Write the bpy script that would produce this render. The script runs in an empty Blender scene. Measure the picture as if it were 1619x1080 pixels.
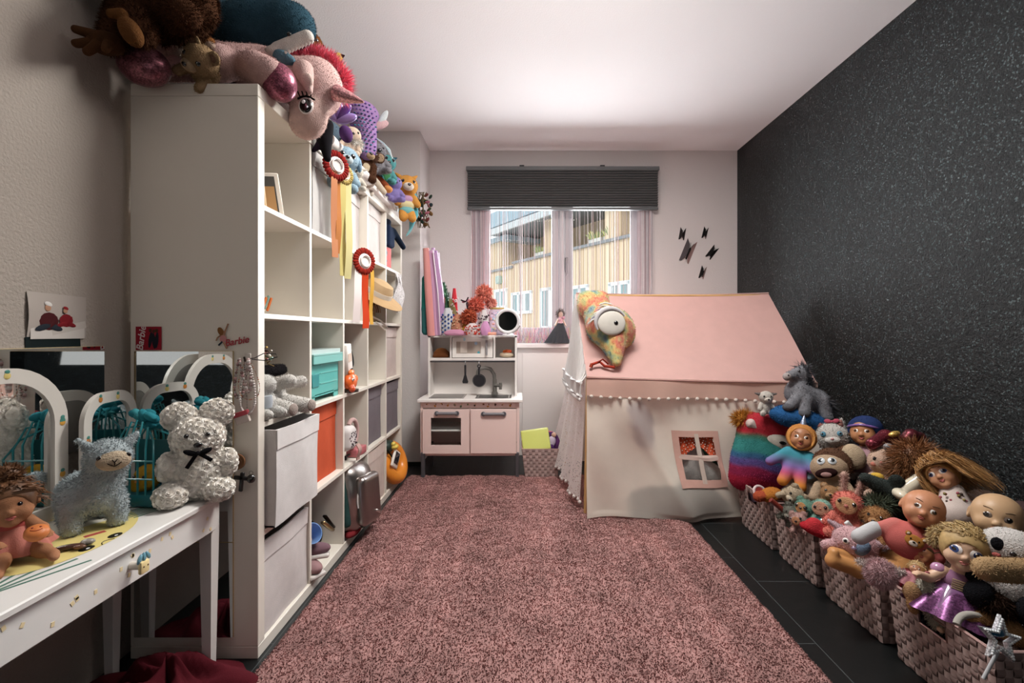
import bpy, bmesh, math, random
import numpy as np
from mathutils import Vector, Matrix, Euler
random.seed(7); RNG = np.random.default_rng(7)
SC = bpy.context.scene; COL = SC.collection
PI = math.pi
F_PX, VX, VY, EYE = 745.0, 822.0, 527.0, 1.03

def at(px, py, Y):
    return Vector(((px - VX) / F_PX * Y, Y, EYE - (py - VY) / F_PX * Y))
def onz(px, py, z):
    return at(px, py, (EYE - z) * F_PX / (py - VY))
def lin(h):
    if not isinstance(h, str): return tuple(h)
    h = h.lstrip('#'); o = []
    for i in (0, 2, 4):
        v = int(h[i:i+2], 16) / 255
        o.append(v / 12.92 if v <= .04045 else ((v + .055) / 1.055) ** 2.4)
    return tuple(o)
def rotm(e):
    if e is None: return np.eye(3)
    return np.array(Euler([math.radians(a) for a in e], 'XYZ').to_matrix())
def lookm(n, up=(0, 0, 1)):
    """matrix whose -Y axis points along n"""
    n = np.array(n, float); n /= np.linalg.norm(n); y = -n
    u = np.array(up, float)
    x = np.cross(y, u)
    if np.linalg.norm(x) < 1e-5: x = np.cross(y, (0, 1, 0.01))
    x /= np.linalg.norm(x); z = np.cross(x, y)
    return np.stack([x, y, z], 1)

# ------------------------------------------------------------------ materials
MATS = {}
def newmat(name):
    m = bpy.data.materials.new(name); m.use_nodes = True
    nt = m.node_tree; b = nt.nodes['Principled BSDF']
    return m, nt, b
def N(nt, t, **kw):
    n = nt.nodes.new(t)
    for k, v in kw.items():
        if k in n.inputs.keys(): n.inputs[k].default_value = v
        else: setattr(n, k, v)
    return n
def L(nt, a, b): nt.links.new(a, b)
def bump(nt, b, h, strength=.3, dist=.01):
    bp = N(nt, 'ShaderNodeBump'); bp.inputs['Strength'].default_value = strength; bp.inputs['Distance'].default_value = dist
    L(nt, h, bp.inputs['Height']); L(nt, bp.outputs[0], b.inputs['Normal']); return bp
def noise_tex(nt, scale, detail=2, coord='Object', rough=.5):
    tc = N(nt, 'ShaderNodeTexCoord'); n = N(nt, 'ShaderNodeTexNoise')
    n.inputs['Scale'].default_value = scale; n.inputs['Detail'].default_value = detail; n.inputs['Roughness'].default_value = rough
    L(nt, tc.outputs[coord], n.inputs['Vector']); return n
def mixcol(nt, fac, a, b, mode='MIX'):
    m = N(nt, 'ShaderNodeMix', data_type='RGBA', blend_type=mode)
    for s, v in ((0, fac), (6, a), (7, b)):
        if hasattr(v, 'is_output'): L(nt, v, m.inputs[s])
        elif s == 0: m.inputs[0].default_value = v
        else: m.inputs[s].default_value = (*v[:3], 1)
    return m.outputs[2]
def ramp(nt, fac, stops):
    r = N(nt, 'ShaderNodeValToRGB'); cr = r.color_ramp
    while len(cr.elements) < len(stops): cr.elements.new(.5)
    for e, (p, c) in zip(cr.elements, stops):
        e.position = p; e.color = (*lin(c), 1)
    L(nt, fac, r.inputs[0]); return r.outputs[0]

def attr_mat(name, rough=.6, spec=.3, sheen=0, nscale=60, namp=.18, bscale=200, bstr=.2, bdist=.003, metal=0, coat=0, gain=1):
    m, nt, b = newmat(name)
    a = N(nt, 'ShaderNodeAttribute', attribute_name='Col')
    n = noise_tex(nt, nscale, 3)
    r = N(nt, 'ShaderNodeMapRange'); r.inputs[3].default_value = gain*(1 - namp); r.inputs[4].default_value = gain*(1 + namp)
    L(nt, n.outputs['Fac'], r.inputs[0])
    v = N(nt, 'ShaderNodeVectorMath', operation='SCALE'); L(nt, a.outputs['Color'], v.inputs[0]); L(nt, r.outputs[0], v.inputs['Scale'])
    L(nt, v.outputs[0], b.inputs['Base Color'])
    b.inputs['Roughness'].default_value = rough; b.inputs['Specular IOR Level'].default_value = spec
    b.inputs['Metallic'].default_value = metal; b.inputs['Coat Weight'].default_value = coat
    if sheen:
        b.inputs['Sheen Weight'].default_value = sheen; b.inputs['Sheen Roughness'].default_value = .5
        L(nt, v.outputs[0], b.inputs['Sheen Tint'])
    if bstr:
        n2 = noise_tex(nt, bscale, 2); bump(nt, b, n2.outputs['Fac'], bstr, bdist)
    MATS[name] = m; return m
attr_mat('plush', .95, .05, .3, 45, .22, 260, .6, .006, gain=.76)
attr_mat('plush_white', .95, .05, .1, 45, .06, 260, .2, .003, gain=.98)
attr_mat('rug_pile', .95, .05, .3, 45, .2, 260, .6, .006, gain=.78)
attr_mat('fabric', .9, .1, .15, 25, .10, 420, .35, .002, gain=.75)
attr_mat('vinyl', .42, .35, 0, 8, .04, 40, .03, .002, gain=1.0)
attr_mat('plastic', .3, .5, 0, 10, .03, 30, .02, .001)
attr_mat('gloss', .08, .6, 0, 10, .02, 0, 0, coat=.5)
attr_mat('paint', .38, .4, 0, 3, .025, 90, .04, .001)
attr_mat('metal', .3, .5, 0, 10, .05, 60, .03, .001, metal=1)
attr_mat('paper', .85, .1, 0, 6, .05, 100, .05, .001)
attr_mat('wood', .55, .3, 0, 12, .15, 60, .1, .002)
attr_mat('hair', .5, .35, 0, 90, .3, 0, 0, gain=.85)
def _glit():
    m, nt, b = newmat('glitter')
    a = N(nt, 'ShaderNodeAttribute', attribute_name='Col')
    tc = N(nt, 'ShaderNodeTexCoord'); v = N(nt, 'ShaderNodeTexVoronoi'); v.inputs['Scale'].default_value = 260
    L(nt, tc.outputs['Object'], v.inputs['Vector'])
    sx = N(nt, 'ShaderNodeSeparateColor'); L(nt, v.outputs['Color'], sx.inputs[0])
    r = N(nt, 'ShaderNodeMapRange'); r.inputs[3].default_value = .5; r.inputs[4].default_value = 1.5; L(nt, sx.outputs[0], r.inputs[0])
    s = N(nt, 'ShaderNodeVectorMath', operation='SCALE'); L(nt, a.outputs['Color'], s.inputs[0]); L(nt, r.outputs[0], s.inputs['Scale'])
    L(nt, s.outputs[0], b.inputs['Base Color']); b.inputs['Metallic'].default_value = .6; b.inputs['Roughness'].default_value = .3
    bump(nt, b, sx.outputs[1], .5, .004); MATS['glitter'] = m
_glit()
def _mirror():
    m, nt, b = newmat('mirror_glass'); n = noise_tex(nt, 3)
    b.inputs['Base Color'].default_value = (.86, .88, .88, 1); b.inputs['Metallic'].default_value = 1
    r = N(nt, 'ShaderNodeMapRange'); r.inputs[3].default_value = .01; r.inputs[4].default_value = .03
    L(nt, n.outputs['Fac'], r.inputs[0]); L(nt, r.outputs[0], b.inputs['Roughness']); MATS['mirror'] = m
_mirror()
def _glass():
    m, nt, b = newmat('window_glass'); nt.nodes.remove(b)
    out = nt.nodes['Material Output']; t = N(nt, 'ShaderNodeBsdfTransparent'); g = N(nt, 'ShaderNodeBsdfGlossy'); g.inputs['Roughness'].default_value = .02
    t.inputs[0].default_value = (.95, .97, .97, 1)
    mx = N(nt, 'ShaderNodeMixShader'); mx.inputs[0].default_value = .002; L(nt, t.outputs[0], mx.inputs[1]); L(nt, g.outputs[0], mx.inputs[2])
    L(nt, mx.outputs[0], out.inputs[0]); MATS['glass'] = m
_glass()
def _teal():
    m, nt, b = newmat('tinted_plastic'); a = N(nt, 'ShaderNodeAttribute', attribute_name='Col')
    L(nt, a.outputs['Color'], b.inputs['Base Color']); b.inputs['Roughness'].default_value = .15; b.inputs['Alpha'].default_value = .8
    n = noise_tex(nt, 9); bump(nt, b, n.outputs['Fac'], .05, .003); MATS['tinted'] = m
_teal()
def flatcol(name, hexc, rough=.5, metal=0):
    m, nt, b = newmat(name); n = noise_tex(nt, 30)
    L(nt, mixcol(nt, n.outputs['Fac'], lin(hexc), tuple(x * .92 for x in lin(hexc))), b.inputs['Base Color'])
    b.inputs['Roughness'].default_value = rough; b.inputs['Metallic'].default_value = metal; return m

# ------------------------------------------------------------------ geometry
class G:
    def __init__(s): s.V = []; s.F = []; s.C = []; s.n = 0
    def add(s, V, F, col, M=None, o=None):
        V = np.asarray(V, float).reshape(-1, 3)
        if M is not None: V = V @ np.asarray(M).T
        if o is not None: V = V + np.asarray(o, float)
        s.V.append(V); n = s.n
        s.F.extend([tuple(i + n for i in f) for f in F])
        c = np.asarray(lin(col) if isinstance(col, str) else col, float)
        if c.ndim == 1: c = np.tile(c[:3], (len(V), 1))
        s.C.append(c); s.n += len(V); return s
    def box(s, c, size, col, bev=0, rot=None, seg=1):
        bm = bmesh.new(); bmesh.ops.create_cube(bm, size=1)
        for v in bm.verts: v.co = Vector((v.co.x * size[0], v.co.y * size[1], v.co.z * size[2]))
        if bev: bmesh.ops.bevel(bm, geom=bm.edges[:], offset=min(bev, min(size) * .45), segments=seg, affect='EDGES', profile=.5)
        bm.verts.index_update()
        V = [v.co[:] for v in bm.verts]; F = [tuple(v.index for v in f.verts) for f in bm.faces]; bm.free()
        return s.add(V, F, col, rotm(rot), c)
    def bx(s, x0, x1, y0, y1, z0, z1, col, bev=0):
        return s.box(((x0+x1)/2, (y0+y1)/2, (z0+z1)/2), (abs(x1-x0), abs(y1-y0), abs(z1-z0)), col, bev)
    def lathe(s, prof, col, n=20, M=None, o=None, cols=None):
        """prof: (r, z) list; axis z"""
        V = []; F = []
        for r, z in prof:
            for k in range(n):
                a = 2 * PI * k / n; V.append((r * math.cos(a), r * math.sin(a), z))
        for i in range(len(prof) - 1):
            for k in range(n):
                k2 = (k + 1) % n; F.append((i*n+k, i*n+k2, (i+1)*n+k2, (i+1)*n+k))
        if prof[0][0] > 1e-6: F.append(tuple(range(n - 1, -1, -1)))
        if prof[-1][0] > 1e-6: F.append(tuple((len(prof)-1)*n + k for k in range(n)))
        if cols: col = np.repeat(np.array([lin(c) for c in cols]), n, 0)
        return s.add(V, F, col, M, o)
    def cyl(s, a, b, r, col, r2=None, n=14):
        a = np.array(a, float); b = np.array(b, float); d = b - a; h = np.linalg.norm(d)
        z = d / h; x = np.cross(z, (0, 0, 1) if abs(z[2]) < .9 else (1, 0, 0)); x /= np.linalg.norm(x); y = np.cross(z, x)
        return s.lathe([(r, 0), (r if r2 is None else r2, h)], col, n, np.stack([x, y, z], 1), a)
    def tube(s, pts, r, col, n=6, closed=False):
        P = [np.array(p, float) for p in pts]; m = len(P); V = []; F = []
        up = np.array((.13, .21, 1.0)); rr = r if hasattr(r, '__len__') else [r] * m
        prev = None
        for i in range(m):
            if closed: d = P[(i+1) % m] - P[i-1]
            else: d = P[min(i+1, m-1)] - P[max(i-1, 0)]
            d = d / (np.linalg.norm(d) + 1e-12)
            x = np.cross(d, up) if prev is None else prev - d * prev.dot(d)
            if np.linalg.norm(x) < 1e-6: x = np.cross(d, (1, 0, 0))
            x /= np.linalg.norm(x); prev = x; y = np.cross(d, x)
            for k in range(n):
                a = 2 * PI * k / n; V.append(P[i] + rr[i] * (x * math.cos(a) + y * math.sin(a)))
        for i in range(m if closed else m - 1):
            j = (i + 1) % m
            for k in range(n):
                k2 = (k + 1) % n; F.append((i*n+k, i*n+k2, j*n+k2, j*n+k))
        if not closed: F.append(tuple(range(n-1, -1, -1))); F.append(tuple((m-1)*n+k for k in range(n)))
        return s.add(V, F, col)
    def ell(s, c, r, col, rot=None, n=14, m=8):
        if not hasattr(r, '__len__'): r = (r, r, r)
        V = [(0, 0, -1)]; F = []
        for i in range(1, m):
            t = -PI/2 + PI * i / m
            for k in range(n):
                a = 2*PI*k/n; V.append((math.cos(t)*math.cos(a), math.cos(t)*math.sin(a), math.sin(t)))
        V.append((0, 0, 1)); top = len(V) - 1
        for k in range(n):
            k2 = (k+1) % n; F.append((0, 1+k2, 1+k)); F.append((top, 1+(m-2)*n+k, 1+(m-2)*n+k2))
            for i in range(m - 2): F.append((1+i*n+k, 1+i*n+k2, 1+(i+1)*n+k2, 1+(i+1)*n+k))
        return s.add(np.array(V) * np.array(r), F, col, rotm(rot) if rot is None or len(rot) == 3 and not hasattr(rot[0], '__len__') else rot, c)
    def prism(s, poly, d, col, M=None, o=None):
        """poly in local XZ, thickness d along Y (from 0 to d)"""
        n = len(poly); V = [(x, 0, z) for x, z in poly] + [(x, d, z) for x, z in poly]
        F = [tuple(range(n)), tuple(range(2*n-1, n-1, -1))] + [(i, i+n, (i+1) % n + n, (i+1) % n) for i in range(n)]
        return s.add(V, F, col, M, o)
    def sheet(s, fn, nu, nv, col, thick=0, closed_u=False):
        V = np.array([fn(i / (nu if closed_u else nu - 1), j / (nv - 1)) for j in range(nv) for i in range(nu)], float)
        F = []
        for j in range(nv - 1):
            for i in range(nu if closed_u else nu - 1):
                i2 = (i + 1) % nu; F.append((j*nu+i, j*nu+i2, (j+1)*nu+i2, (j+1)*nu+i))
        if thick:
            nrm = np.zeros_like(V)
            for f in F:
                n = np.cross(V[f[2]] - V[f[0]], V[f[3]] - V[f[1]])
                for i in f: nrm[i] += n
            nrm /= np.linalg.norm(nrm, axis=1)[:, None] + 1e-12
            m = len(V); V2 = V - nrm * thick
            F2 = [tuple(i + m for i in reversed(f)) for f in F]
            B = []
            if not closed_u:
                B += [((j+1)*nu, j*nu, j*nu+m, (j+1)*nu+m) for j in range(nv-1)] + [(j*nu+nu-1, (j+1)*nu+nu-1, (j+1)*nu+nu-1+m, j*nu+nu-1+m) for j in range(nv-1)]
            rg = range(nu if closed_u else nu-1)
            B += [(i, i+m, (i+1) % nu + m, (i+1) % nu) for i in rg]
            q = (nv-1)*nu; B += [(q+i, q+(i+1) % nu, q+(i+1) % nu+m, q+i+m) for i in rg]
            V = np.concatenate([V, V2]); F = F + F2 + B
            if not isinstance(col, str) and np.ndim(col) == 2: col = np.concatenate([col, col])
        return s.add(V, F, col)
    def sdf(s, prims, res=44, col=None):
        V, F, C = sdf_mesh(prims, res); return s.add(V, F, C if col is None else col)
    def fur(s, n, Lg, w, comb=(0, 0, -.5), jit=.5, var=.25, seed=1, keep=None):
        V = np.concatenate(s.V); C = np.concatenate(s.C); rg = np.random.default_rng(seed)
        T = np.array([t for f in s.F for t in ([f] if len(f) == 3 else [(f[0], f[1], f[2]), (f[0], f[2], f[3])] if len(f) == 4 else [])])
        a, b, c = V[T[:, 0]], V[T[:, 1]], V[T[:, 2]]
        nr = np.cross(b - a, c - a); ar = np.linalg.norm(nr, axis=1); nr /= ar[:, None] + 1e-12
        i = rg.choice(len(T), n, p=ar / ar.sum()); u = rg.random((n, 1)); v = rg.random((n, 1)); q = u + v > 1; u = np.where(q, 1-u, u); v = np.where(q, 1-v, v)
        P = a[i] + (b[i]-a[i])*u + (c[i]-a[i])*v
        if keep is not None:
            k = keep(P); P = P[k]; i = i[k]; n = len(P)
        D = nr[i] + np.array(comb) + rg.normal(0, jit, (n, 3)) * .6
        D /= np.linalg.norm(D, axis=1)[:, None]
        S = np.cross(D, rg.normal(0, 1, (n, 3))); S /= np.linalg.norm(S, axis=1)[:, None]
        ln = Lg * rg.uniform(.6, 1.2, (n, 1))
        W = np.stack([P - S*w - nr[i]*Lg*.1, P + S*w - nr[i]*Lg*.1, P + D*ln], 1).reshape(-1, 3)
        cc = C[T[i, 0]] * rg.uniform(1-var, 1+var, (n, 1))
        k = s.n; s.V.append(W); s.C.append(np.repeat(cc, 3, 0)); s.F.extend([(k+3*j, k+3*j+1, k+3*j+2) for j in range(n)]); s.n += 3*n
        return s
    def xf(s, M=None, o=None, sc=1):
        for i in range(len(s.V)):
            v = s.V[i] * sc
            if M is not None: v = v @ np.asarray(M).T
            if o is not None: v = v + np.asarray(o, float)
            s.V[i] = v
        return s

def smin(a, b, k):
    if k <= 0: return np.minimum(a, b)
    h = np.clip(.5 + .5*(b - a)/k, 0, 1); return b + (a - b)*h - k*h*(1-h)
def pE(c, r, col, rot=None, k=None, sub=False):
    if not hasattr(r, '__len__'): r = (r, r, r)
    if k is None: k = .3*min(r)
    return dict(t='e', c=np.array(c, float), r=np.array(r, float), R=rotm(rot), col=lin(col), k=k, sub=sub)
def pK(a, b, ra, rb, col, k=None):
    if k is None: k = .35*min(ra, rb)
    return dict(t='k', a=np.array(a, float), b=np.array(b, float), ra=ra, rb=rb, col=lin(col), k=k, sub=False)
def pB(c, h, rd, col, rot=None, k=None):
    if k is None: k = .3*min(h)
    return dict(t='b', c=np.array(c, float), h=np.array(h, float), rd=rd, R=rotm(rot), col=lin(col), k=k, sub=False)
def pT(c, R, r, col, rot=None, k=None):
    if k is None: k = .3*r
    return dict(t='t', c=np.array(c, float), ra=R, rb=r, R=rotm(rot), col=lin(col), k=k, sub=False)
def pd(p, X):
    if p['t'] == 'e':
        q = (X - p['c']) @ p['R']; r = p['r']; k0 = np.linalg.norm(q / r, axis=-1); k1 = np.linalg.norm(q / (r*r), axis=-1) + 1e-9
        return k0*(k0 - 1)/k1
    if p['t'] == 'k':
        ab = p['b'] - p['a']; t = np.clip((X - p['a']) @ ab / (ab @ ab + 1e-12), 0, 1)
        return np.linalg.norm(X - p['a'] - t[..., None]*ab, axis=-1) - (p['ra'] + (p['rb'] - p['ra'])*t)
    if p['t'] == 'b':
        q = np.abs((X - p['c']) @ p['R']) - p['h'] + p['rd']
        return np.linalg.norm(np.maximum(q, 0), axis=-1) + np.minimum(q.max(-1), 0) - p['rd']
    q = (X - p['c']) @ p['R']
    return np.hypot(np.hypot(q[..., 0], q[..., 1]) - p['ra'], q[..., 2]) - p['rb']
def pbounds(p):
    if p['t'] == 'k':
        return np.minimum(p['a'] - p['ra'], p['b'] - p['rb']), np.maximum(p['a'] + p['ra'], p['b'] + p['rb'])
    if p['t'] == 'e': e = np.sqrt(((p['R'] * p['r'])**2).sum(1))
    elif p['t'] == 'b': e = (np.abs(p['R']) * p['h']).sum(1)
    else: e = np.full(3, p['ra'] + p['rb'])
    return p['c'] - e, p['c'] + e
def sdf_mesh(prims, res):
    bs = [pbounds(p) for p in prims if not p['sub']]
    lo = np.min([b[0] for b in bs], 0); hi = np.max([b[1] for b in bs], 0)
    kk = max(q['k'] for q in prims)*.26; kk = min(kk, .12*(hi - lo).max()) if len(prims) > 1 else 0
    h = (hi - lo).max() / res; lo = lo - 2.2*h - kk; hi = hi + 2.2*h + kk
    n = np.ceil((hi - lo) / h).astype(int) + 1
    X = np.stack(np.meshgrid(*[lo[i] + h*np.arange(n[i]) for i in range(3)], indexing='ij'), -1).astype(np.float32)
    d = None
    for p in prims:
        q = pd(p, X)
        if d is None: d = q
        elif p['sub']: d = -smin(-d, q, p['k'])
        else: d = smin(d, q, p['k'])
    s = d < 0; nx, ny, nz = s.shape
    cnt = np.zeros((nx-1, ny-1, nz-1), int); cor = [(i, j, k) for i in (0, 1) for j in (0, 1) for k in (0, 1)]
    for i, j, k in cor: cnt += s[i:nx-1+i, j:ny-1+j, k:nz-1+k]
    act = (cnt > 0) & (cnt < 8); idx = np.full(act.shape, -1); ijk = np.argwhere(act); idx[act] = np.arange(len(ijk))
    acc = np.zeros((len(ijk), 3)); num = np.zeros(len(ijk))
    for a in cor:
        for ax in range(3):
            if a[ax]: continue
            b = list(a); b[ax] = 1
            da = d[tuple((ijk + a).T)]; db = d[tuple((ijk + b).T)]; m = (da < 0) != (db < 0)
            t = np.where(m, da / np.where(m, da - db, 1), 0); P = ijk + np.array(a, float); P[:, ax] += t
            acc[m] += P[m]; num[m] += 1
    V = lo + h * acc / num[:, None]; F = []
    for ax in range(3):
        o1, o2 = [(1, 2), (2, 0), (0, 1)][ax]
        sl0 = [slice(None)]*3; sl1 = [slice(None)]*3; sl0[ax] = slice(0, -1); sl1[ax] = slice(1, None)
        e = np.argwhere(s[tuple(sl0)] != s[tuple(sl1)])
        e = e[(e[:, o1] > 0) & (e[:, o2] > 0) & (e[:, o1] < act.shape[o1]) & (e[:, o2] < act.shape[o2])]
        u = np.zeros(3, int); u[o1] = 1; w = np.zeros(3, int); w[o2] = 1
        q = np.stack([idx[tuple((e - u - w).T)], idx[tuple((e - w).T)], idx[tuple(e.T)], idx[tuple((e - u).T)]], 1)
        fl = ~s[tuple(e.T)]; q[fl] = q[fl][:, ::-1]; F += [tuple(x) for x in q.tolist()]
    dd = np.stack([pd(p, V) if not p['sub'] else np.full(len(V), 9e9) for p in prims], 0)
    C = np.array([p['col'] for p in prims])[dd.argmin(0)]
    return V, F, C

def build(name, g, mat, parent=None, smooth=True, angle=40, loc=None):
    V = np.concatenate(g.V) if g.V else np.zeros((0, 3)); C = np.concatenate(g.C)
    me = bpy.data.meshes.new(name); me.from_pydata(V.tolist(), [], g.F)
    a = me.color_attributes.new('Col', 'FLOAT_COLOR', 'POINT')
    a.data.foreach_set('color', np.concatenate([C, np.ones((len(C), 1))], 1).astype(np.float32).ravel())
    if smooth:
        me.shade_smooth()
        if angle: me.set_sharp_from_angle(angle=math.radians(angle))
    me.materials.append(MATS[mat] if isinstance(mat, str) else mat)
    o = bpy.data.objects.new(name, me); COL.objects.link(o)
    if parent is not None: o.parent = parent
    if loc is not None: o.location = loc
    return o
def tag(o, label=None, cat=None, group=None, kind=None):
    for k, v in (('label', label), ('category', cat), ('group', group), ('kind', kind)):
        if v: o[k] = v
    return o
def thing(name, label, cat, loc=(0, 0, 0), rot=(0, 0, 0), group=None, scale=1):
    o = bpy.data.objects.new(name, None); COL.objects.link(o); o.empty_display_size = .02
    o.location = loc; o.rotation_euler = [math.radians(a) for a in rot]; o.scale = (scale,)*3
    return tag(o, label, cat, group)
def struct(name, g, mat, parent=None, smooth=False):
    o = build(name, g, mat, parent, smooth)
    if parent is None: o['kind'] = 'structure'
    return o
def text(name, body, size, mat, parent, loc, rot, shear=0, extrude=.0006, align='CENTER', bold=0):
    cu = bpy.data.curves.new(name, 'FONT'); cu.body = body; cu.size = size; cu.shear = shear; cu.extrude = extrude; cu.align_x = align; cu.align_y = 'CENTER'; cu.offset = bold
    cu.materials.append(mat); tmp = bpy.data.objects.new(name, cu); me = bpy.data.meshes.new_from_object(tmp); bpy.data.objects.remove(tmp); bpy.data.curves.remove(cu)
    o = bpy.data.objects.new(name, me); COL.objects.link(o); o.parent = parent; o.location = loc
    o.rotation_euler = [math.radians(a) for a in rot]; return o
def copy_tree(o, parent=None):
    c = o.copy(); COL.objects.link(c); c.parent = parent
    for ch in [x for x in o.children]: copy_tree(ch, c)
    return c
def wob(x, y, z, s=1.0):
    return math.sin(x*1.7*s + 1.3*y*s + .5) * .5 + math.sin(y*2.3*s - 1.1*z*s + x*s) * .3 + math.sin(z*3.1*s + 2.2*x*s) * .2
# ------------------------------------------------------------------ room
CEIL = 2.6; XL, XR, YB, YR = -1.262, 1.868, 4.05, -1.2
def wall_mat(name, hexc, bscale, bstr, bdist, rough=.9, spec=.2):
    m, nt, b = newmat(name)
    n = noise_tex(nt, 1.3, 2); c = lin(hexc)
    L(nt, mixcol(nt, n.outputs['Fac'], c, tuple(x * .95 for x in c)), b.inputs['Base Color'])
    b.inputs['Roughness'].default_value = rough; b.inputs['Specular IOR Level'].default_value = spec
    n2 = noise_tex(nt, bscale, 3); bump(nt, b, n2.outputs['Fac'], bstr, bdist); return m
M_WHITE = wall_mat('white_plaster', 'd9d2d0', 110, .25, .004)
M_LEFT = wall_mat('textured_plaster', 'aca299', 130, .55, .006)
M_CEIL = wall_mat('ceiling_paint', 'f7f2f2', 130, .25, .004)
def black_wall():
    m, nt, b = newmat('black_glitter_plaster')
    tc = N(nt, 'ShaderNodeTexCoord'); v = N(nt, 'ShaderNodeTexVoronoi'); v.inputs['Scale'].default_value = 190
    L(nt, tc.outputs['Object'], v.inputs['Vector'])
    sx = N(nt, 'ShaderNodeSeparateColor'); L(nt, v.outputs['Color'], sx.inputs[0])
    g = N(nt, 'ShaderNodeMath', operation='GREATER_THAN'); g.inputs[1].default_value = .93; L(nt, sx.outputs[0], g.inputs[0])
    L(nt, mixcol(nt, g.outputs[0], lin('080c0e'), lin('4b5557')), b.inputs['Base Color'])
    r = N(nt, 'ShaderNodeMapRange'); r.inputs[3].default_value = .36; r.inputs[4].default_value = .22; L(nt, g.outputs[0], r.inputs[0]); L(nt, r.outputs[0], b.inputs['Roughness'])
    b.inputs['Specular IOR Level'].default_value = .3
    n = noise_tex(nt, 95, 4, rough=.65); bump(nt, b, n.outputs['Fac'], .9, .012); return m
M_BLACK = black_wall()
def floor_mat():
    m, nt, b = newmat('black_floor_tiles')
    tc = N(nt, 'ShaderNodeTexCoord'); sp = N(nt, 'ShaderNodeSeparateXYZ'); L(nt, tc.outputs['Object'], sp.inputs[0])
    cb = N(nt, 'ShaderNodeCombineXYZ'); L(nt, sp.outputs[1], cb.inputs[0]); L(nt, sp.outputs[0], cb.inputs[1])
    mp = N(nt, 'ShaderNodeMapping'); mp.inputs['Location'].default_value = (-1.564 + 1.2, -.983 + 1.2, 0); L(nt, cb.outputs[0], mp.inputs[0])
    br = N(nt, 'ShaderNodeTexBrick'); br.offset = .347; br.inputs['Scale'].default_value = 1
    br.inputs['Brick Width'].default_value = .6; br.inputs['Row Height'].default_value = .3; br.inputs['Mortar Size'].default_value = .0016
    br.inputs['Color1'].default_value = (*lin('0a0d0e'), 1); br.inputs['Color2'].default_value = (*lin('0d1011'), 1); br.inputs['Mortar'].default_value = (*lin('44494b'), 1)
    L(nt, mp.outputs[0], br.inputs[0]); L(nt, br.outputs[0], b.inputs['Base Color']); b.inputs['Roughness'].default_value = .42
    n = noise_tex(nt, 25, 4); bump(nt, b, n.outputs['Fac'], .12, .004); return m
M_FLOOR = floor_mat()
W = 'ffffff'
struct('floor', G().bx(XL-.3, XR+.3, YR-.2, YB+.3, -.1, 0, W), M_FLOOR)
struct('ceiling', G().bx(XL-.3, XR+.3, YR-.2, YB+.3, CEIL, CEIL+.15, W), M_CEIL)
struct('wall_left', G().bx(XL-.2, XL, YR-.2, YB+.25, 0, CEIL, W), M_LEFT)
struct('wall_right', G().bx(XR, XR+.2, YR-.2, YB+.25, 0, CEIL, W), M_BLACK)
struct('wall_rear', G().bx(XL, XR, YR-.2, YR, 0, CEIL, W), M_BLACK)
OX0, OX1, OZ0, OZ1 = -.42, 1.13, .945, 2.28
g = G().bx(XL, OX0, YB, YB+.25, 0, CEIL, W).bx(OX1, XR, YB, YB+.25, 0, CEIL, W).bx(OX0, OX1, YB, YB+.25, 0, OZ0, W).bx(OX0, OX1, YB, YB+.25, OZ1, CEIL, W)
struct('wall_back', g, M_WHITE)
struct('wall_corner', G().bx(XL, -.775, 3.66, YB, .0, CEIL, W), M_WHITE)
struct('trim_1', G().bx(XL, -.76, 3.652, 3.66, 0, .032, '17191a'), 'paint')
# window
wf = '9c9698'
g = G()
for a in ((OX0, OX0+.06, OZ0, OZ1), (OX1-.06, OX1, OZ0, OZ1), (OX0+.06, OX1-.06, OZ0, OZ0+.05), (OX0+.06, OX1-.06, OZ1-.06, OZ1)):
    g.bx(a[0], a[1], 4.12, 4.155, a[2], a[3], wf, .004)
win = struct('window_1', g, 'paint')
def sash(x0, x1, w0, w1):
    g = G(); z0, z1 = OZ0+.05, OZ1-.06
    g.bx(x0, x0+w0, 4.118, 4.142, z0, z1, wf, .006).bx(x1-w1, x1, 4.118, 4.142, z0, z1, wf, .006)
    g.bx(x0+w0, x1-w1, 4.118, 4.142, z0, z0+.085, wf, .006).bx(x0+w0, x1-w1, 4.118, 4.142, z1-.085, z1, wf, .006)
    s = struct('sash', g, 'paint', win)
    build('glass_pane', G().bx(x0+w0-.01, x1-w1+.01, 4.135, 4.139, z0+.08, z1-.08, W), 'glass', s, False)
    return s
sash(OX0+.06, .362, .095, .085); s2 = sash(.366, OX1-.06, .095, .105)
build('meeting_strip', G().bx(.34, .392, 4.106, 4.1185, OZ0+.06, OZ1-.07, wf, .004), 'paint', s2)
build('window_handle', G().bx(.395, .42, 4.09, 4.118, 1.56, 1.69, '6f6a6c', .006).bx(.4, .415, 4.065, 4.095, 1.53, 1.63, '6f6a6c', .005), 'metal', s2)
struct('trim_2', G().bx(OX0, XR, 3.93, 4.13, .905, .945, 'ddd6d4', .006), 'paint')      # sill board
struct('trim_3', G().bx(-.02, XR, 3.985, 4.05, 0, .905, 'dcd5d2').bx(.02, XR, 3.978, 3.985, .02, .86, 'e0d9d6', .003), 'paint')  # panelled front under the sill
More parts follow.
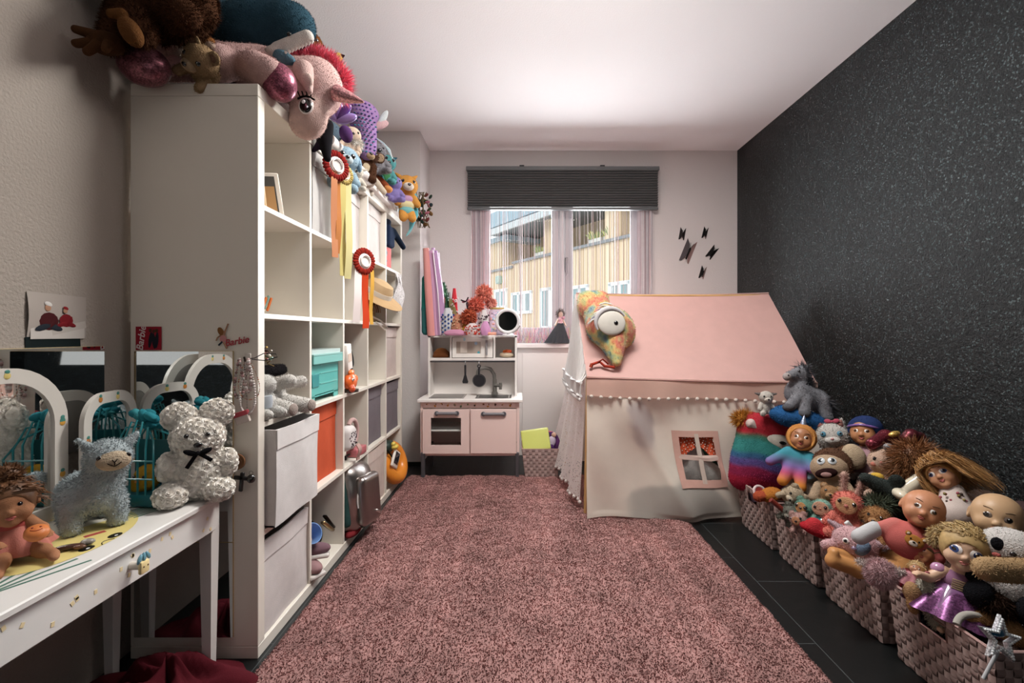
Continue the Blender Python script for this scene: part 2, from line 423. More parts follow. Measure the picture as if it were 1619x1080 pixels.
# blind
bl = thing('window_blind', 'dark grey pleated blind hanging over the top of the window', 'blind', (.361, 3.99, 2.074))
build('head_rail', G().box((0, 0, .346), (1.63, .05, .035), '6b6d6f', .004), 'paint', bl)
def pleat(u, v):
    k = v * 30; t = abs((k % 2) - 1)
    return (-.802 + u*1.604, -.004 - .026*t, .02 + v*.31)
build('pleated_shade', G().sheet(pleat, 2, 61, '848586', .003), 'fabric', bl, True, 20)
build('bottom_rail', G().box((0, -.004, .008), (1.61, .036, .022), '66686a', .004), 'paint', bl)
for x in (-.345, .335): build('bracket', G().box((x, 0, .368), (.04, .05, .012), '3a3c3e', .003), 'paint', bl)
# string curtain
g = G(); rg = random.Random(3)
def strand(x, z0, c):
    y = 4.015 + rg.uniform(-.014, .014); dx = rg.uniform(-.006, .006); r = rg.uniform(.0011, .0019)
    g.tube([(x, y, 2.1), (x + dx*.4 + .003, y, (2.1+z0)/2), (x + dx, y + .002, z0)], r, c, 3)
for i in range(95): strand(rg.uniform(-.42, -.255), rg.uniform(.95, .99), rg.choice(['e6c6c8', 'c9bcc2', 'f0e4e4', 'bcb0b6', 'd9a9a8', 'cdb9c4', 'efe9ea']))
for i in range(75): strand(rg.uniform(1.0, 1.135), rg.uniform(.95, .99), rg.choice(['efe7e9', 'd8c9d0', 'f3eeee', 'b9abb2', 'd3a9a6']))
for i in range(120): strand(rg.uniform(-.26, 1.0), rg.uniform(.95, 1.0), rg.choice(['f3eeee', 'd8cfd2', 'b7aeb2', 'f7f3f3', 'e9d5d6']))
for i in range(260): 
    x = rg.uniform(-.24, .44); y = rg.uniform(3.99, 4.05); z = .947; h = rg.uniform(.05, .14)
    g.tube([(x, y, z + h), (x + rg.uniform(-.02, .02), y, z + h*.5), (x + rg.uniform(-.04, .04), y - .01, z)], .002, rg.choice(['e9b3c0', 'd9b8cc', 'f0cdd2', 'b9c3d2', 'e2d6a8', 'eef0f0', 'e58fa6']), 3)
cu = build('string_curtain', g, 'fabric', None, False)
tag(cu, 'pale pink and white string curtain hanging inside the window', 'curtain', kind='stuff')

# ------------------------------------------------------------------ outside
def fac_mat():
    m, nt, b = newmat('vertical_timber_cladding')
    tc = N(nt, 'ShaderNodeTexCoord'); mp = N(nt, 'ShaderNodeMapping'); mp.inputs['Scale'].default_value = (7, 7, .06); L(nt, tc.outputs['Object'], mp.inputs[0])
    wn = N(nt, 'ShaderNodeTexNoise'); wn.inputs['Scale'].default_value = 1; wn.inputs['Detail'].default_value = 3; L(nt, mp.outputs[0], wn.inputs['Vector'])
    c = ramp(nt, wn.outputs['Fac'], [(.3, 'c9b095'), (.5, 'dec6a8'), (.7, 'e6d4bd')])
    wv = N(nt, 'ShaderNodeTexWave', wave_type='BANDS', bands_direction='X'); wv.inputs['Scale'].default_value = 1.75; L(nt, tc.outputs['Object'], wv.inputs[0])
    e = N(nt, 'ShaderNodeMath', operation='LESS_THAN'); e.inputs[1].default_value = .06; L(nt, wv.outputs['Fac'], e.inputs[0])
    L(nt, mixcol(nt, e.outputs[0], c, lin('a98a68')), b.inputs['Base Color']); b.inputs['Roughness'].default_value = .8; return m
M_FAC = fac_mat()
ang = math.degrees(math.atan2(-.836, .549))
fb = thing('apartment_building', 'timber-clad apartment building with a recessed balcony outside the window', 'building', (.98, 15.2, 0), (0, 0, ang))
def fs(px): t = (px - VX) / F_PX; return (15.2*t - .98) / (.549 + .836*t)
def fz(px, py): return EYE - (py - VY) / F_PX * (15.2 - .836*fs(px))
PT = EYE + 2.62
build('wall', G().bx(-16, 9, 0, .3, -4, PT - .12, W), M_FAC, fb, False)
build('balcony_wall', G().bx(-5, 9, 1.5, 1.7, PT-1, PT+1.3, W).bx(-16, -3.1, .02, 1.5, PT-.2, PT+.9, W), M_FAC, fb, False)
build('parapet_cap', G().bx(-2.2, 9, -.08, .34, PT-.12, PT-.04, '8b8d90').bx(-16, -2.2, -.08, .34, PT-.26, PT-.18, '8b8d90').bx(-2.2, -1.2, .3, 1.5, PT-.1, PT-.06, '8b8d90'), 'paint', fb, False)
build('balcony_floor', G().bx(-16, 9, .3, 1.6, PT-1.1, PT-1, '999999'), 'paint', fb, False)
for x0, x1 in ((fs(861), fs(872)), (fs(956), fs(981))): build('post', G().bx(x0, x1, 0, .4, PT-.04, PT+1.15, W), M_FAC, fb, False)
build('eave', G().bx(-3.4, 9, -.45, 1.7, PT+1.08, PT+1.2, '8a8f92').bx(-3.4, 9, -.5, -.42, PT+1.0, PT+1.22, 'c5cacc'), 'paint', fb, False)
build('roof', G().bx(-3.6, 9, -.3, 5, PT+1.35, PT+1.9, '9fb4c0').bx(-16, -2.6, -.1, 4, PT+.85, PT+1.02, 'a9bac4').bx(-3.6, 9, -.2, 4, PT+1.2, PT+1.35, 'd5dadc'), 'paint', fb, False)
for px0, px1, py0, py1, nb in ((784, 801, 458, 486, 2), (811, 841, 462, 494, 3), (857, 870, 456, 518, 1), (966, 997, 446, 490, 2), (906, 930, 452, 500, 2), (1000, 1030, 436, 510, 2), (745, 770, 466, 490, 2)):
    x0, x1 = fs(px0), fs(px1); pm = (px0+px1)/2; z1, z0 = fz(pm, py0), fz(pm, py1); w = (x1-x0)/nb
    g = G()
    for k in range(nb + 1): g.bx(x0+k*w-.05, x0+k*w+.05, -.06, .02, z0, z1, 'e8ecee')
    g.bx(x0-.05, x1+.05, -.06, .02, z1-.08, z1+.02, 'e8ecee').bx(x0-.05, x1+.05, -.06, .02, z0-.05, z0+.05, 'e8ecee')
    w_ = build('window', g, 'paint', fb, False)
    build('pane', G().bx(x0, x1, -.03, -.01, z0, z1, '8ea3a6'), 'gloss', w_, False)
build('wall_lamp', G().box((fs(792), -.1, fz(792, 443)), (.22, .2, .3), '9fb8b0', .03), 'plastic', fb)
for k, px in enumerate((850, 938, 962)):
    pl = thing('balcony_plant', ['feathery green plant on the balcony parapet', 'pale flowering plant in a trough on the parapet outside', 'yellow green plant on the far parapet trough'][k], 'plant')
    s = fs(px); c = Vector((.98 + .549*s + .12, 15.2 - .836*s + .1, PT-.035)); pl.location = c
    build('trough', G().box((0, 0, .07), (.5, .2, .14), 'd8d5cf', .01, (0, 0, ang)), 'plastic', pl)
    g = G(); rr = random.Random(k)
    for i in range(60):
        a = rr.uniform(0, 6.28); r = rr.uniform(.03, .24); h = rr.uniform(.1, .26)
        b = Vector((math.cos(a)*r, math.sin(a)*r*.5, .13)); g.tube([b, b + Vector((math.cos(a)*.05, 0, h*.6)), b + Vector((math.cos(a)*.12, .02, h))], [.012, .016, .003], rr.choice(['8fa77c', 'a8b887', 'c3c98f', 'd9cf8f']), 4)
    build('leaves', g, 'fabric', pl)

# ------------------------------------------------------------------ light, camera
w = bpy.data.worlds.new('sky'); SC.world = w; w.use_nodes = True; nt = w.node_tree; bg = nt.nodes['Background']
tc = N(nt, 'ShaderNodeTexCoord'); sp = N(nt, 'ShaderNodeSeparateXYZ'); L(nt, tc.outputs['Generated'], sp.inputs[0])
L(nt, ramp(nt, sp.outputs[2], [(0, 'dfe4e6'), (.25, 'eef2f5'), (1, 'c8d8ea')]), bg.inputs[0]); bg.inputs[1].default_value = .82
def light(name, typ, loc, rot, energy, color, **kw):
    l = bpy.data.lights.new(name, typ); l.energy = energy; l.color = color
    for k, v in kw.items(): setattr(l, k, v)
    o = bpy.data.objects.new(name, l); COL.objects.link(o); o.location = loc; o.rotation_euler = [math.radians(a) for a in rot]; return o
light('sun', 'SUN', (0, 0, 8), (62, 0, -20), .95, (1, .95, .88), angle=.3)
light('ceiling_lamp', 'AREA', (.35, 1.95, 2.585), (0, 0, 0), 34, (1, .98, .93), shape='RECTANGLE', size=.9, size_y=.45)
light('added_rear_fill', 'AREA', (.3, YR + .02, 1.55), (100, 0, 0), 3, (1, .98, .96), shape='RECTANGLE', size=2.2, size_y=1.6)  # added fill light; the rear wall has no window
light('added_ceiling_uplight', 'AREA', (.3, 1.2, 2.12), (168, 0, 0), 7, (1, .98, .95), shape='DISK', size=.8)  # unseen area light added to brighten the ceiling; no pendant hangs here
light('window_daylight', 'AREA', (.36, 4.9, 1.75), (-93, 0, 0), 240, (.95, .97, 1), shape='RECTANGLE', size=2.4, size_y=1.9)
cam = bpy.data.cameras.new('camera'); cam.sensor_width = 36; cam.lens = F_PX / 1619 * 36; cam.clip_start = .05
cam.shift_x = -(VX - 809.5) / 1619; cam.shift_y = -(540 - VY) / 1619
co = bpy.data.objects.new('camera', cam); COL.objects.link(co); co.location = (0, 0, EYE); co.rotation_euler = (PI/2, 0, 0); SC.camera = co
SC.view_settings.view_transform = 'Standard'; SC.view_settings.look = 'None'; SC.view_settings.gamma = 1; SC.view_settings.exposure = .85; SC.view_settings.use_curve_mapping = False
SC.cycles.use_denoising = True
# ------------------------------------------------------------------ rug
def rug():
    X0, X1, Y0, Y1 = -.80, .915, .85, 3.37
    nx, ny = 172, 252; rg = np.random.default_rng(5)
    xs = np.linspace(X0, X1, nx); ys = np.linspace(Y0, Y1, ny); xx, yy = np.meshgrid(xs, ys)
    def sm(a, k):
        for _ in range(k): a = (a + np.roll(a, 1, 0) + np.roll(a, -1, 0) + np.roll(a, 1, 1) + np.roll(a, -1, 1)) / 5
        return a / a.std()
    n1 = sm(rg.normal(size=xx.shape), 1); n2 = sm(rg.normal(size=xx.shape), 5); n3 = sm(rg.normal(size=xx.shape), 60)
    edge = np.minimum(np.minimum(xx - X0, X1 - xx), np.minimum(yy - Y0, Y1 - yy)); e = np.clip(edge / .02, 0, 1)
    zz = (.018 + .0012*n1 + .0022*n2 + .001*n3) * np.sqrt(e)
    V = np.stack([xx, yy, zz], -1).reshape(-1, 3)
    base = np.array(lin('b98e8a')); band = sm(np.repeat(rg.normal(size=(1, nx)), ny, 0) + .4*sm(rg.normal(size=xx.shape), 20), 4)
    C = base[None, :] * (1 + .03*n2 + .06*n3 + .07*band).reshape(-1, 1)
    F = [(j*nx+i, j*nx+i+1, (j+1)*nx+i+1, (j+1)*nx+i) for j in range(ny-1) for i in range(nx-1)]
    g = G().add(V, F, C)
    g.fur(210000, .0065, .0026, (.1, -.7, .15), .8, .07, 9)
    o = build('rug', g, 'rug_pile', None, True, 0)
    tag(o, 'large dusty pink shag rug covering the floor from kitchen to camera', 'rug')
rug()

# ------------------------------------------------------------------ cube shelf
SX0, SX1, SY0, SY1, SH = -1.232, -.828, 1.49, 3.31, 1.82
CELL = .335; PW = .0385; DV = .017
def cellY(c): return SY0 + PW + c*(CELL+DV)
def rowZ(r): return PW + (4-r)*(CELL+DV)     # r=0 top
white = 'e6dfd4'
sh = thing('cube_shelf', 'tall white five by five cube shelf unit along the wall', 'shelf', (SX1, SY0, 0))
def sub(name, x0, x1, y0, y1, z0, z1, bev=.0015):
    return build(name, G().bx(x0-SX1, x1-SX1, y0-SY0, y1-SY0, z0, z1, white, bev), 'paint', sh, False)
sub('side_panel', SX0, SX1, SY0, SY0+PW, PW+.001, SH-PW-.001); sub('side_panel', SX0, SX1, SY1-PW, SY1, PW+.001, SH-PW-.001)
sub('top_panel', SX0, SX1, SY0, SY1, SH-PW, SH); sub('bottom_panel', SX0, SX1, SY0, SY1, .0, PW)
for c in range(4): y = cellY(c)+CELL; sub('divider', SX0+.004, SX1-.003, y, y+DV, PW, SH-PW, .001)
for r in range(4): z = rowZ(r) - DV; sub('shelf_board', SX0+.004, SX1-.0015, SY0+PW, SY1-PW, z, z+DV, .001)

def fabric_box(c, r, col, rec, label, tilt=0, handle=True, h=.325, w=.325, out=0, rot=(0, 0, 0), lift=0):
    """open storage box; origin at the bottom centre of its front face, front towards +X"""
    y = cellY(c) + CELL/2; z = rowZ(r)
    t = thing('storage_box', label, 'storage box', (SX1 - rec + out, y, z + .001 + lift), rot, 'storage boxes in the shelf')
    d = .36; g = G(); th = .006; cl = lin(col)
    def front(u, v):
        b = .005*math.sin(PI*u)*math.sin(PI*v) + .002*math.sin(u*9+v*4)
        return (b, -w/2 + u*w, v*h - .004*math.sin(PI*u)*(v > .9))
    g.sheet(front, 16, 16, cl, th)
    g.bx(-d, -.004, -w/2, -w/2+th, 0, h, cl).bx(-d, -.004, w/2-th, w/2, 0, h, cl).bx(-d, -d+th, -w/2, w/2, 0, h, cl).bx(-d, -.004, -w/2, w/2, 0, th, cl)
    build('body', g, 'fabric', t)
    build('top_band', G().sheet(lambda u, v: (front(u, .78+.22*v)[0]+.004, -w/2+u*w, h*(.80+.2*v)), 12, 4, tuple(x*1.04 for x in cl), .003), 'fabric', t)
    return t
fabric_box(1, 0, 'cfcbc8', .006, 'pale grey fabric box behind the hanging rosettes, top row', w=.312)
fabric_box(2, 0, 'e2d9d6', .046, 'white fabric box set back in the top row, beside the grey one')
fabric_box(3, 0, 'e6dbd7', .036, 'white fabric box set back in the top row, nearer the window')
fabric_box(4, 2, 'e3d3cd', .03, 'off-white fabric box in the far column, level with the teal box')
b = fabric_box(0, 3, 'ebe6e4', 0, 'white fabric box pulled out and sagging above another white box', out=.03, rot=(0, .8, 0), h=.318, lift=.004, w=.318)
fabric_box(0, 4, 'e8e0de', .012, 'white fabric box at floor level below the sagging one', h=.305)
fabric_box(1, 3, 'd8603f', .037, 'bright orange red fabric box in the fourth row')
fabric_box(3, 3, '857d83', .033, 'grey fabric box beside the pink handbag compartment')
fabric_box(4, 3, '857d83', .02, 'grey fabric box in the far end column', h=.32)
fabric_box(3, 4, 'e6d5cc', .012, 'cream fabric box at floor level beside the silver backpack')
def cell(c, r, u=.5, dx=0): return Vector((SX1 + dx, cellY(c) + CELL*u, rowZ(r)))

# photo frames
f = thing('framed_photo', 'wooden photo frame leaning in the top near compartment', 'picture frame', cell(0, 0, .2, -.09), (0, -6, 38))
build('frame', G().bx(-.055, .055, -.012, .012, 0, .15, 'd8b890', .003), 'wood', f)
build('picture', G().bx(-.042, .042, -.0145, -.012, .014, .136, '6d6a66'), 'paper', f)
f = thing('framed_photo', 'white edged photo frame leaning behind the wooden one', 'picture frame', cell(0, 0, .52, -.10), (0, -8, 30))
build('frame', G().bx(-.07, .07, -.01, .01, 0, .16, 'e6ddd2', .003), 'wood', f)
build('picture', G().bx(-.055, .055, -.0125, -.01, .014, .146, '55524f').bx(0, .05, -.013, -.0124, .02, .11, 'b98f62'), 'paper', f)
# rosettes
def rosette(name, label, loc, R, rim, mid, ribs, rot=(0, 0, 58), petals=26):
    t = thing(name, label, 'rosette', loc, rot, 'award rosettes hanging on the shelf')
    g = G()
    for k in range(petals):
        a = 2*PI*k/petals; M = np.array(Euler((0, -a, 0)).to_matrix())
        g.ell((0, 0, 0), (R*.16, .012, R*.26), rim if k % 2 else tuple(x*.75 for x in lin(rim)), None, 8, 5)
        g.V[-1] = (g.V[-1] + np.array((0, 0, R*.78))) @ M.T
    build('frill', g, 'fabric', t)
    build('medallion', G().lathe([(0, -.012), (R*.5, -.012), (R*.62, -.004), (R*.62, .006), (0, .006)][::-1], mid, 24, rotm((90, 0, 0)), (0, 0, 0)).sdf([pT((0, -.012, 0), R*.42, R*.06, 'f0e8e2', (90, 0, 0))], 20), 'gloss', t)
    for (x0, x1, ln, c, y) in ribs:
        w = (x1-x0)
        build('ribbon', G().sheet(lambda u, v: (x0 + u*w + .006*math.sin(v*4+x0*70) + (x0)*.25*v, y + .006*math.sin(v*6+x0*90) - .004, -R*.4 - v*ln), 5, 14, c, .0012), 'gloss' if c[0] != 'e' else 'fabric', t)
    return t
rosette('rosette', 'dark red rosette with silver middle and orange ribbon, hanging from the shelf top', at(520, 262, 1.97)+Vector((.03, 0, 0)), .062, '9c2a26', 'd8d4d2', [(-.022, .008, .36, 'c98a66', .004), (.0, .026, .34, 'c07e4c', .012)])
rosette('rosette', 'yellow and white rosette with long yellow ribbons over the grey box', at(533, 276, 2.03)+Vector((.03, 0, 0)), .045, 'e8cf84', 'efe6cf', [(-.022, .012, .42, 'cdbf7c', .006), (.0, .034, .43, 'd9cf98', .0)])
rosette('rosette', 'red pleated rosette with white centre and red, white and gold ribbons', at(568, 413, 2.36)+Vector((.025, 0, 0)), .066, 'a83226', 'efe9e6', [(-.055, -.012, .28, 'f0e4e2', .002), (-.012, .028, .31, 'd0492a', .006), (.03, .052, .29, 'dcaa50', .0)])
# second row small basket
t = thing('patterned_pouch', 'small white pouch with orange zigzag print in the near compartment', 'pouch', cell(0, 1, .16, -.07), (0, 0, 80))
build('pouch', G().sdf([pE((0, 0, .035), (.06, .035, .036), 'ece2d6', k=.02)], 26), 'fabric', t)
g = G()
for k in range(7): g.box((-.045+.015*k, -.034+.002*abs(k-3), .035 + .006*(k % 2)), (.008, .006, .05), ['d9743c', '7f9a8c'][k % 2], .001, (0, 25, 0))
build('zigzag_print', g, 'fabric', t)
# straw hat, bag bits, lace  (row 2, columns 4 and 5)
t = thing('straw_hat', 'beige straw sun hat tipped out of the shelf', 'hat', cell(3, 1, .55, -.015)+Vector((0, 0, .165)), (14, 30, 10))
build('brim', G().lathe([(.085, 0), (.14, -.004), (.17, -.012), (.172, -.009), (.14, .002), (.085, .008)], 'c9a67c', 30), 'fabric', t)
build('crown', G().lathe([(.088, 0), (.085, .04), (.07, .075), (.03, .088), (0, .09)], 'd2b28a', 28), 'fabric', t)
build('hat_band', G().lathe([(.09, .004), (.0885, .034)], 'efe6da', 28), 'fabric', t)
t = thing('wicker_bag', 'small tan wicker bag with looped handles below the straw hat', 'bag', cell(3, 1, .3, -.05), (0, 0, 85))
build('body', G().sdf([pB((0, 0, .035), (.07, .035, .036), .02, 'a8845c')], 24), 'fabric', t)
g = G()
for k in range(5): g.tube([(.05*math.cos(a)-.02+.012*k, -.03-.006*k, .055+.05*math.sin(a)) for a in np.linspace(0, PI, 10)], .004, ['8a5f3c', 'c9a98a', 'b58a6c'][k % 3], 5)
g.tube([(-.02, -.045, .03), (.05, -.07, .006), (.13, -.075, -.03), (.09, -.075, -.045), (.0, -.06, .0)], .005, 'e6d8cc', 6)
build('handle', g, 'fabric', t)
t = thing('lace_veil', 'white lace veil hanging out of the far compartment', 'veil', cell(4, 1, .55, -.01)+Vector((.01, 0, .33)), (0, 0, 90))
g = G()
for k in range(5):
    g.sheet(lambda u, v, k=k: (-.07 + .03*k + u*.05 + .012*math.sin(v*7+k) , -.016 - .014*math.sin(u*3+v*5+k*2) - .03*v*(1-v), .0 - v*(.2+.03*(k % 3))), 6, 14, 'efeaea', .001)
g.fur(500, .02, .0014, (0, 0, -.4), .6, .08, 2)
build('lace', g, 'fabric', t)
t = thing('race_bib', 'pink cloth bib with a black number in the top far compartment', 'bib', cell(4, 0, .25, -.03)+Vector((0, 0, .0)), (0, 0, 82))
build('cloth', G().sheet(lambda u, v: (-.075+.15*u, .006*math.sin(u*6), .012+.125*v), 12, 8, 'f08a8a', .002), 'fabric', t)
text('number', '2', .11, flatcol('black_print', '1c1a1c'), t, (-.02, -.006, .075), (90, 0, 0), .15)
t = thing('doll_clothes', 'navy doll coat with dark sleeves hanging above the pink bib', 'doll clothes', cell(4, 0, .38, -.02)+Vector((0, 0, .15)), (0, 0, 85))
build('coat', G().sdf([pB((0, 0, .06), (.055, .02, .07), .02, '23304a', k=.02), pK((.05, -.01, .1), (.15, -.04, .02), .022, .018, '1d2b40', k=.02), pE((-.03, 0, .15), (.03, .02, .02), '1d2436', k=.02)], 34), 'fabric', t)
# row 3: plush bear on its back, scarf, tiaras; teal box; fish toy and black hat
# ------------------------------------------------------------------ toy templates (units: head radius, facing -Y, origin = head centre)
class Toy:
    def __init__(s, name, label, cat, loc, rot=(0, 0, 0), sc=1, group=None):
        s.o = thing(name, label, cat, loc, rot, group); s.s = sc
    def p(s, name, g, mat='plush', parent=None, angle=60):
        g.xf(sc=s.s); return build(name, g, mat, parent or s.o, True, angle)
def ondir(r, az, el):
    a, e = math.radians(az), math.radians(el)
    d = np.array((math.sin(a)*math.cos(e), -math.cos(a)*math.cos(e), math.sin(e))); r = np.array(r, float)
    t = 1/np.linalg.norm(d/r); p = d*t; n = p/(r*r); return p, n/np.linalg.norm(n)
def eye_g(g, hr, az, el, er, cols=('0c0a0a', None, None), h=.5, sx=1.0, c=(0, 0, 0), lift=0):
    """dome eye with pupil, iris, white rings"""
    p, n = ondir(hr, az, el); M = lookm(n) @ rotm((90, 0, 0)); M = M @ np.diag((sx, 1, 1))
    pu, ir, wh = cols; a = []
    def ring(f, col): a.append((er*f, er*h*math.sqrt(max(0, 1-f*f))*1.0, col))
    ring(1, wh or ir or pu)
    if wh: ring(.66, wh)
    if ir: ring(.65, ir); ring(.34, ir)
    if ir or wh: ring(.33 if ir else .5, pu)
    ring(.6 if not ir and not wh else .15, pu); ring(0, pu)
    g.lathe([(r, z) for r, z, _ in a], W, 14, M, p + np.array(c) + n*lift, [k for *_, k in a])
    hp = p + np.array(c) + M @ np.array((-er*.3, er*.3, er*h*.88)) + n*lift; g.ell(hp, er*.16, 'f4f4f4', None, 6, 4)
    return g
def eyes(t, hr, az, el, er, cols=('0c0a0a', None, None), h=.5, sx=1, c=(0, 0, 0), only=None, lift=0):
    for sgn in (-1, 1):
        if only and sgn != only: continue
        t.p('eye', eye_g(G(), hr, sgn*az, el, er, cols, h, sx, c, lift), 'gloss', None, 30)
def smile_g(g, hr, az, el, w, r, col, c=(0, 0, 0), up=1):
    P = []
    for k in np.linspace(-1, 1, 9):
        p, n = ondir(hr, az + k*w, el + up*(k*k)*w*.45); P.append(p + n*r*.4 + np.array(c))
    g.tube(P, r, col, 6); return g
def patch(g, hr, az, el, r, col, th=.04, c=(0, 0, 0), sx=1, roll=0):
    p, n = ondir(hr, az, el); M = lookm(n) @ rotm((0, roll, 0)); g.ell(p + np.array(c), (r*sx, th, r), col, M, 16, 8); return g
TUCK = dict(arms=[[(.6, -.1, -.9), (.8, -.6, -1.3)]], legs=[], body=(.85, .8, .8), bz=-.9, by=.55)
SIT = dict(arms=[[(.7, -.1, -1.1), (1.05, -.5, -1.75)]], legs=[[(.5, -.25, -2.2), (.8, -1.15, -2.4)]], body=(.88, .75, 1.0), bz=-1.6)
def critter(name, label, loc, rot, s, col, head=(1, .95, .93), muzzle=None, mz=None, ear=('round', None, None), eye=(32, 12, .15), ecols=('0c0a0a', None, None),
            nose=('1a1414', .13), pose=SIT, belly=None, feet=None, fur=(1800, .13), cat='soft toy', group=None, extra=None, mat='plush', limb=.33, face=None, smile=None, res=40):
    t = Toy(name, label, cat, loc, rot, s, group); c = lin(col)
    P = [pE((0, 0, 0), head, c, k=.1)]
    if pose:
        b = pose['body']; bz = pose['bz']; by = pose.get('by', .1)
        P.append(pE((0, by, bz), b, c, k=.25))
        for arms in pose['arms']:
            for sg in (-1, 1): P.append(pK((sg*arms[0][0], arms[0][1], arms[0][2]), (sg*arms[1][0], arms[1][1], arms[1][2]), limb, limb*.9, c, .15))
        for legs in pose['legs']:
            for sg in (-1, 1): P.append(pK((sg*legs[0][0], legs[0][1], legs[0][2]), (sg*legs[1][0], legs[1][1], legs[1][2]), limb*1.15, limb*1.1, c, .15))
    g = G().sdf(P, res)
    if fur: g.fur(fur[0], fur[1], .022, (0, 0, -.3), .55, .16, len(label))
    t.p('body', g, mat)
    kind, ec, ei = ear
    if kind:
        for sg in (-1, 1):
            ec_ = ec or c; ei_ = ei or ec_
            q = {'round': [pE((sg*.72, .05, .72), (.4, .18, .4), ec_), pE((sg*.72, -.09, .72), (.25, .09, .25), ei_, k=.02)],
                 'big': [pE((sg*1.15, .1, .3), (.5, .16, .55), ec_, (0, sg*20, 0)), pE((sg*1.15, -.02, .3), (.36, .1, .42), ei_, (0, sg*20, 0), k=.02)],
                 'long': [pK((sg*.38, .05, .75), (sg*.62, .15, 2.05), .2, .24, ec_), pK((sg*.4, -.08, .95), (sg*.6, -.03, 1.95), .1, .14, ei_, .02)],
                 'point': [pK((sg*.56, .05, .62), (sg*.74, .05, 1.2), .36, .06, ec_), pK((sg*.56, -.16, .72), (sg*.7, -.06, 1.08), .22, .04, ei_, .02)],
                 'flop': [pE((sg*1.0, -.02, -.05), (.22, .3, .62), ec_, (0, sg*-18, 0))],
                 'side': [pK((sg*.8, .05, .4), (sg*1.5, .05, .55), .24, .1, ec_)],
                 'tri': [pK((sg*.6, .1, .75), (sg*.95, .15, 1.05), .22, .08, ec_)]}[kind]
            ge = G().sdf(q, 20)
            if fur and kind != 'tri': ge.fur(fur[0]//10, fur[1], .022, (0, 0, 0), .5, .16, 3)
            t.p('ear', ge, mat)
    if muzzle:
        mr = mz or (.48, .42, .36); t.p('muzzle', G().sdf([pE((0, -head[1]*.82, -.28), mr, muzzle)], 20), mat)
        ny = -head[1]*.82 - mr[1]; nz = -.2
    else: ny = -head[1]*.99 - (.1 if face else 0); nz = -.12
    if face:
        g = G(); patch(g, head, 0, face[1], face[2], face[0], .1, sx=face[3] if len(face) > 3 else 1); t.p('face', g, mat)
    if nose: t.p('nose', G().ell((0, ny, nz), (nose[1]*1.25, nose[1]*.7, nose[1]), nose[0], None, 10, 6), 'gloss')
    if smile:
        if muzzle: t.p('mouth', G().tube([(k*.25, -head[1]*.82 - mr[1]*math.sqrt(max(.0, 1-(k*.25/mr[0])**2-(((-.42-.1*(1-k*k))+.28)/mr[2])**2)), -.42 - .1*(1-k*k)) for k in np.linspace(-1, 1, 9)], .03, smile, 5), 'plush')
        else: t.p('mouth', smile_g(G(), head, 0, -24, 12, .03, smile), 'plush')
    if eye: eyes(t, head, eye[0], eye[1], eye[2], ecols, lift=.19 if face else 0)
    if belly: 
        b = pose['body']; t.p('belly', G().sdf([pE((0, pose.get('by', .1) - b[1]*.62, pose['bz']-.05), (b[0]*.62, b[1]*.45, b[2]*.68), belly)], 20), mat)
    if feet:
        for sg in (-1, 1):
            for l in pose['legs']: t.p('paw', G().ell((sg*l[1][0], l[1][1]-limb*.75, l[1][2]), (limb*.95, limb*.5, limb*1.0), feet, None, 12, 7), mat)
    if extra: extra(t)
    return t
def doll_head(skin, ears=True, long=0):
    c = lin(skin)
    P = [pE((0, .05, .12), (.93, 1.0, .95), c, k=.1), pE((0, -.3, -.35), (.72, .62, .6 + long), c, k=.25), pE((-.38, -.58, -.36), .33, c, k=.15), pE((.38, -.58, -.36), .33, c, k=.15),
         pE((0, -.72, -.72 - long*.6), (.26, .2, .2), c, k=.18), pE((0, -.98, -.22), (.12, .13, .12), c, k=.1), pE((-.07, -1.0, -.27), .08, c, k=.04), pE((.07, -1.0, -.27), .08, c, k=.04)]
    if ears:
        for s in (-1, 1): P += [pE((s*.93, .08, -.12), (.1, .19, .27), c, k=.08), pE((s*1.0, .02, -.1), (.05, .1, .15), c, k=.03, sub=True)]
    for s in (-1, 1): P.append(pE((s*.37, -1.02, .05), (.22, .16, .15), c, k=.1, sub=True))
    return P
def hand(at_, d, r, c, sg=1):
    """small hand: palm, four fingers of different length and a thumb"""
    a = np.array(at_, float); d = np.array(d, float); d /= np.linalg.norm(d); x = np.cross(d, (0, 0, 1)); x = x/np.linalg.norm(x) if np.linalg.norm(x) > .1 else np.array((1., 0, 0)); n = np.cross(x, d)
    P = [pE(a + d*r*.6, (r*1.0, r*1.0, r*.8), c, k=.1)]
    for i, ln in enumerate((.9, 1.15, 1.05, .75)):
        o = a + d*r*1.2 + x*(i-1.5)*r*.48; P.append(pK(o, o + d*r*ln - n*r*.35, r*.27, r*.22, c, .03))
    o = a + d*r*.3 + x*sg*r*.8; P.append(pK(o, o + d*r*.8 + x*sg*r*.5 - n*r*.2, r*.3, r*.24, c, .04)); return P
def limb(pts, rs, c, k=.12):
    return [pK(pts[i], pts[i+1], rs[i], rs[i+1], c, k) for i in range(len(pts)-1)]
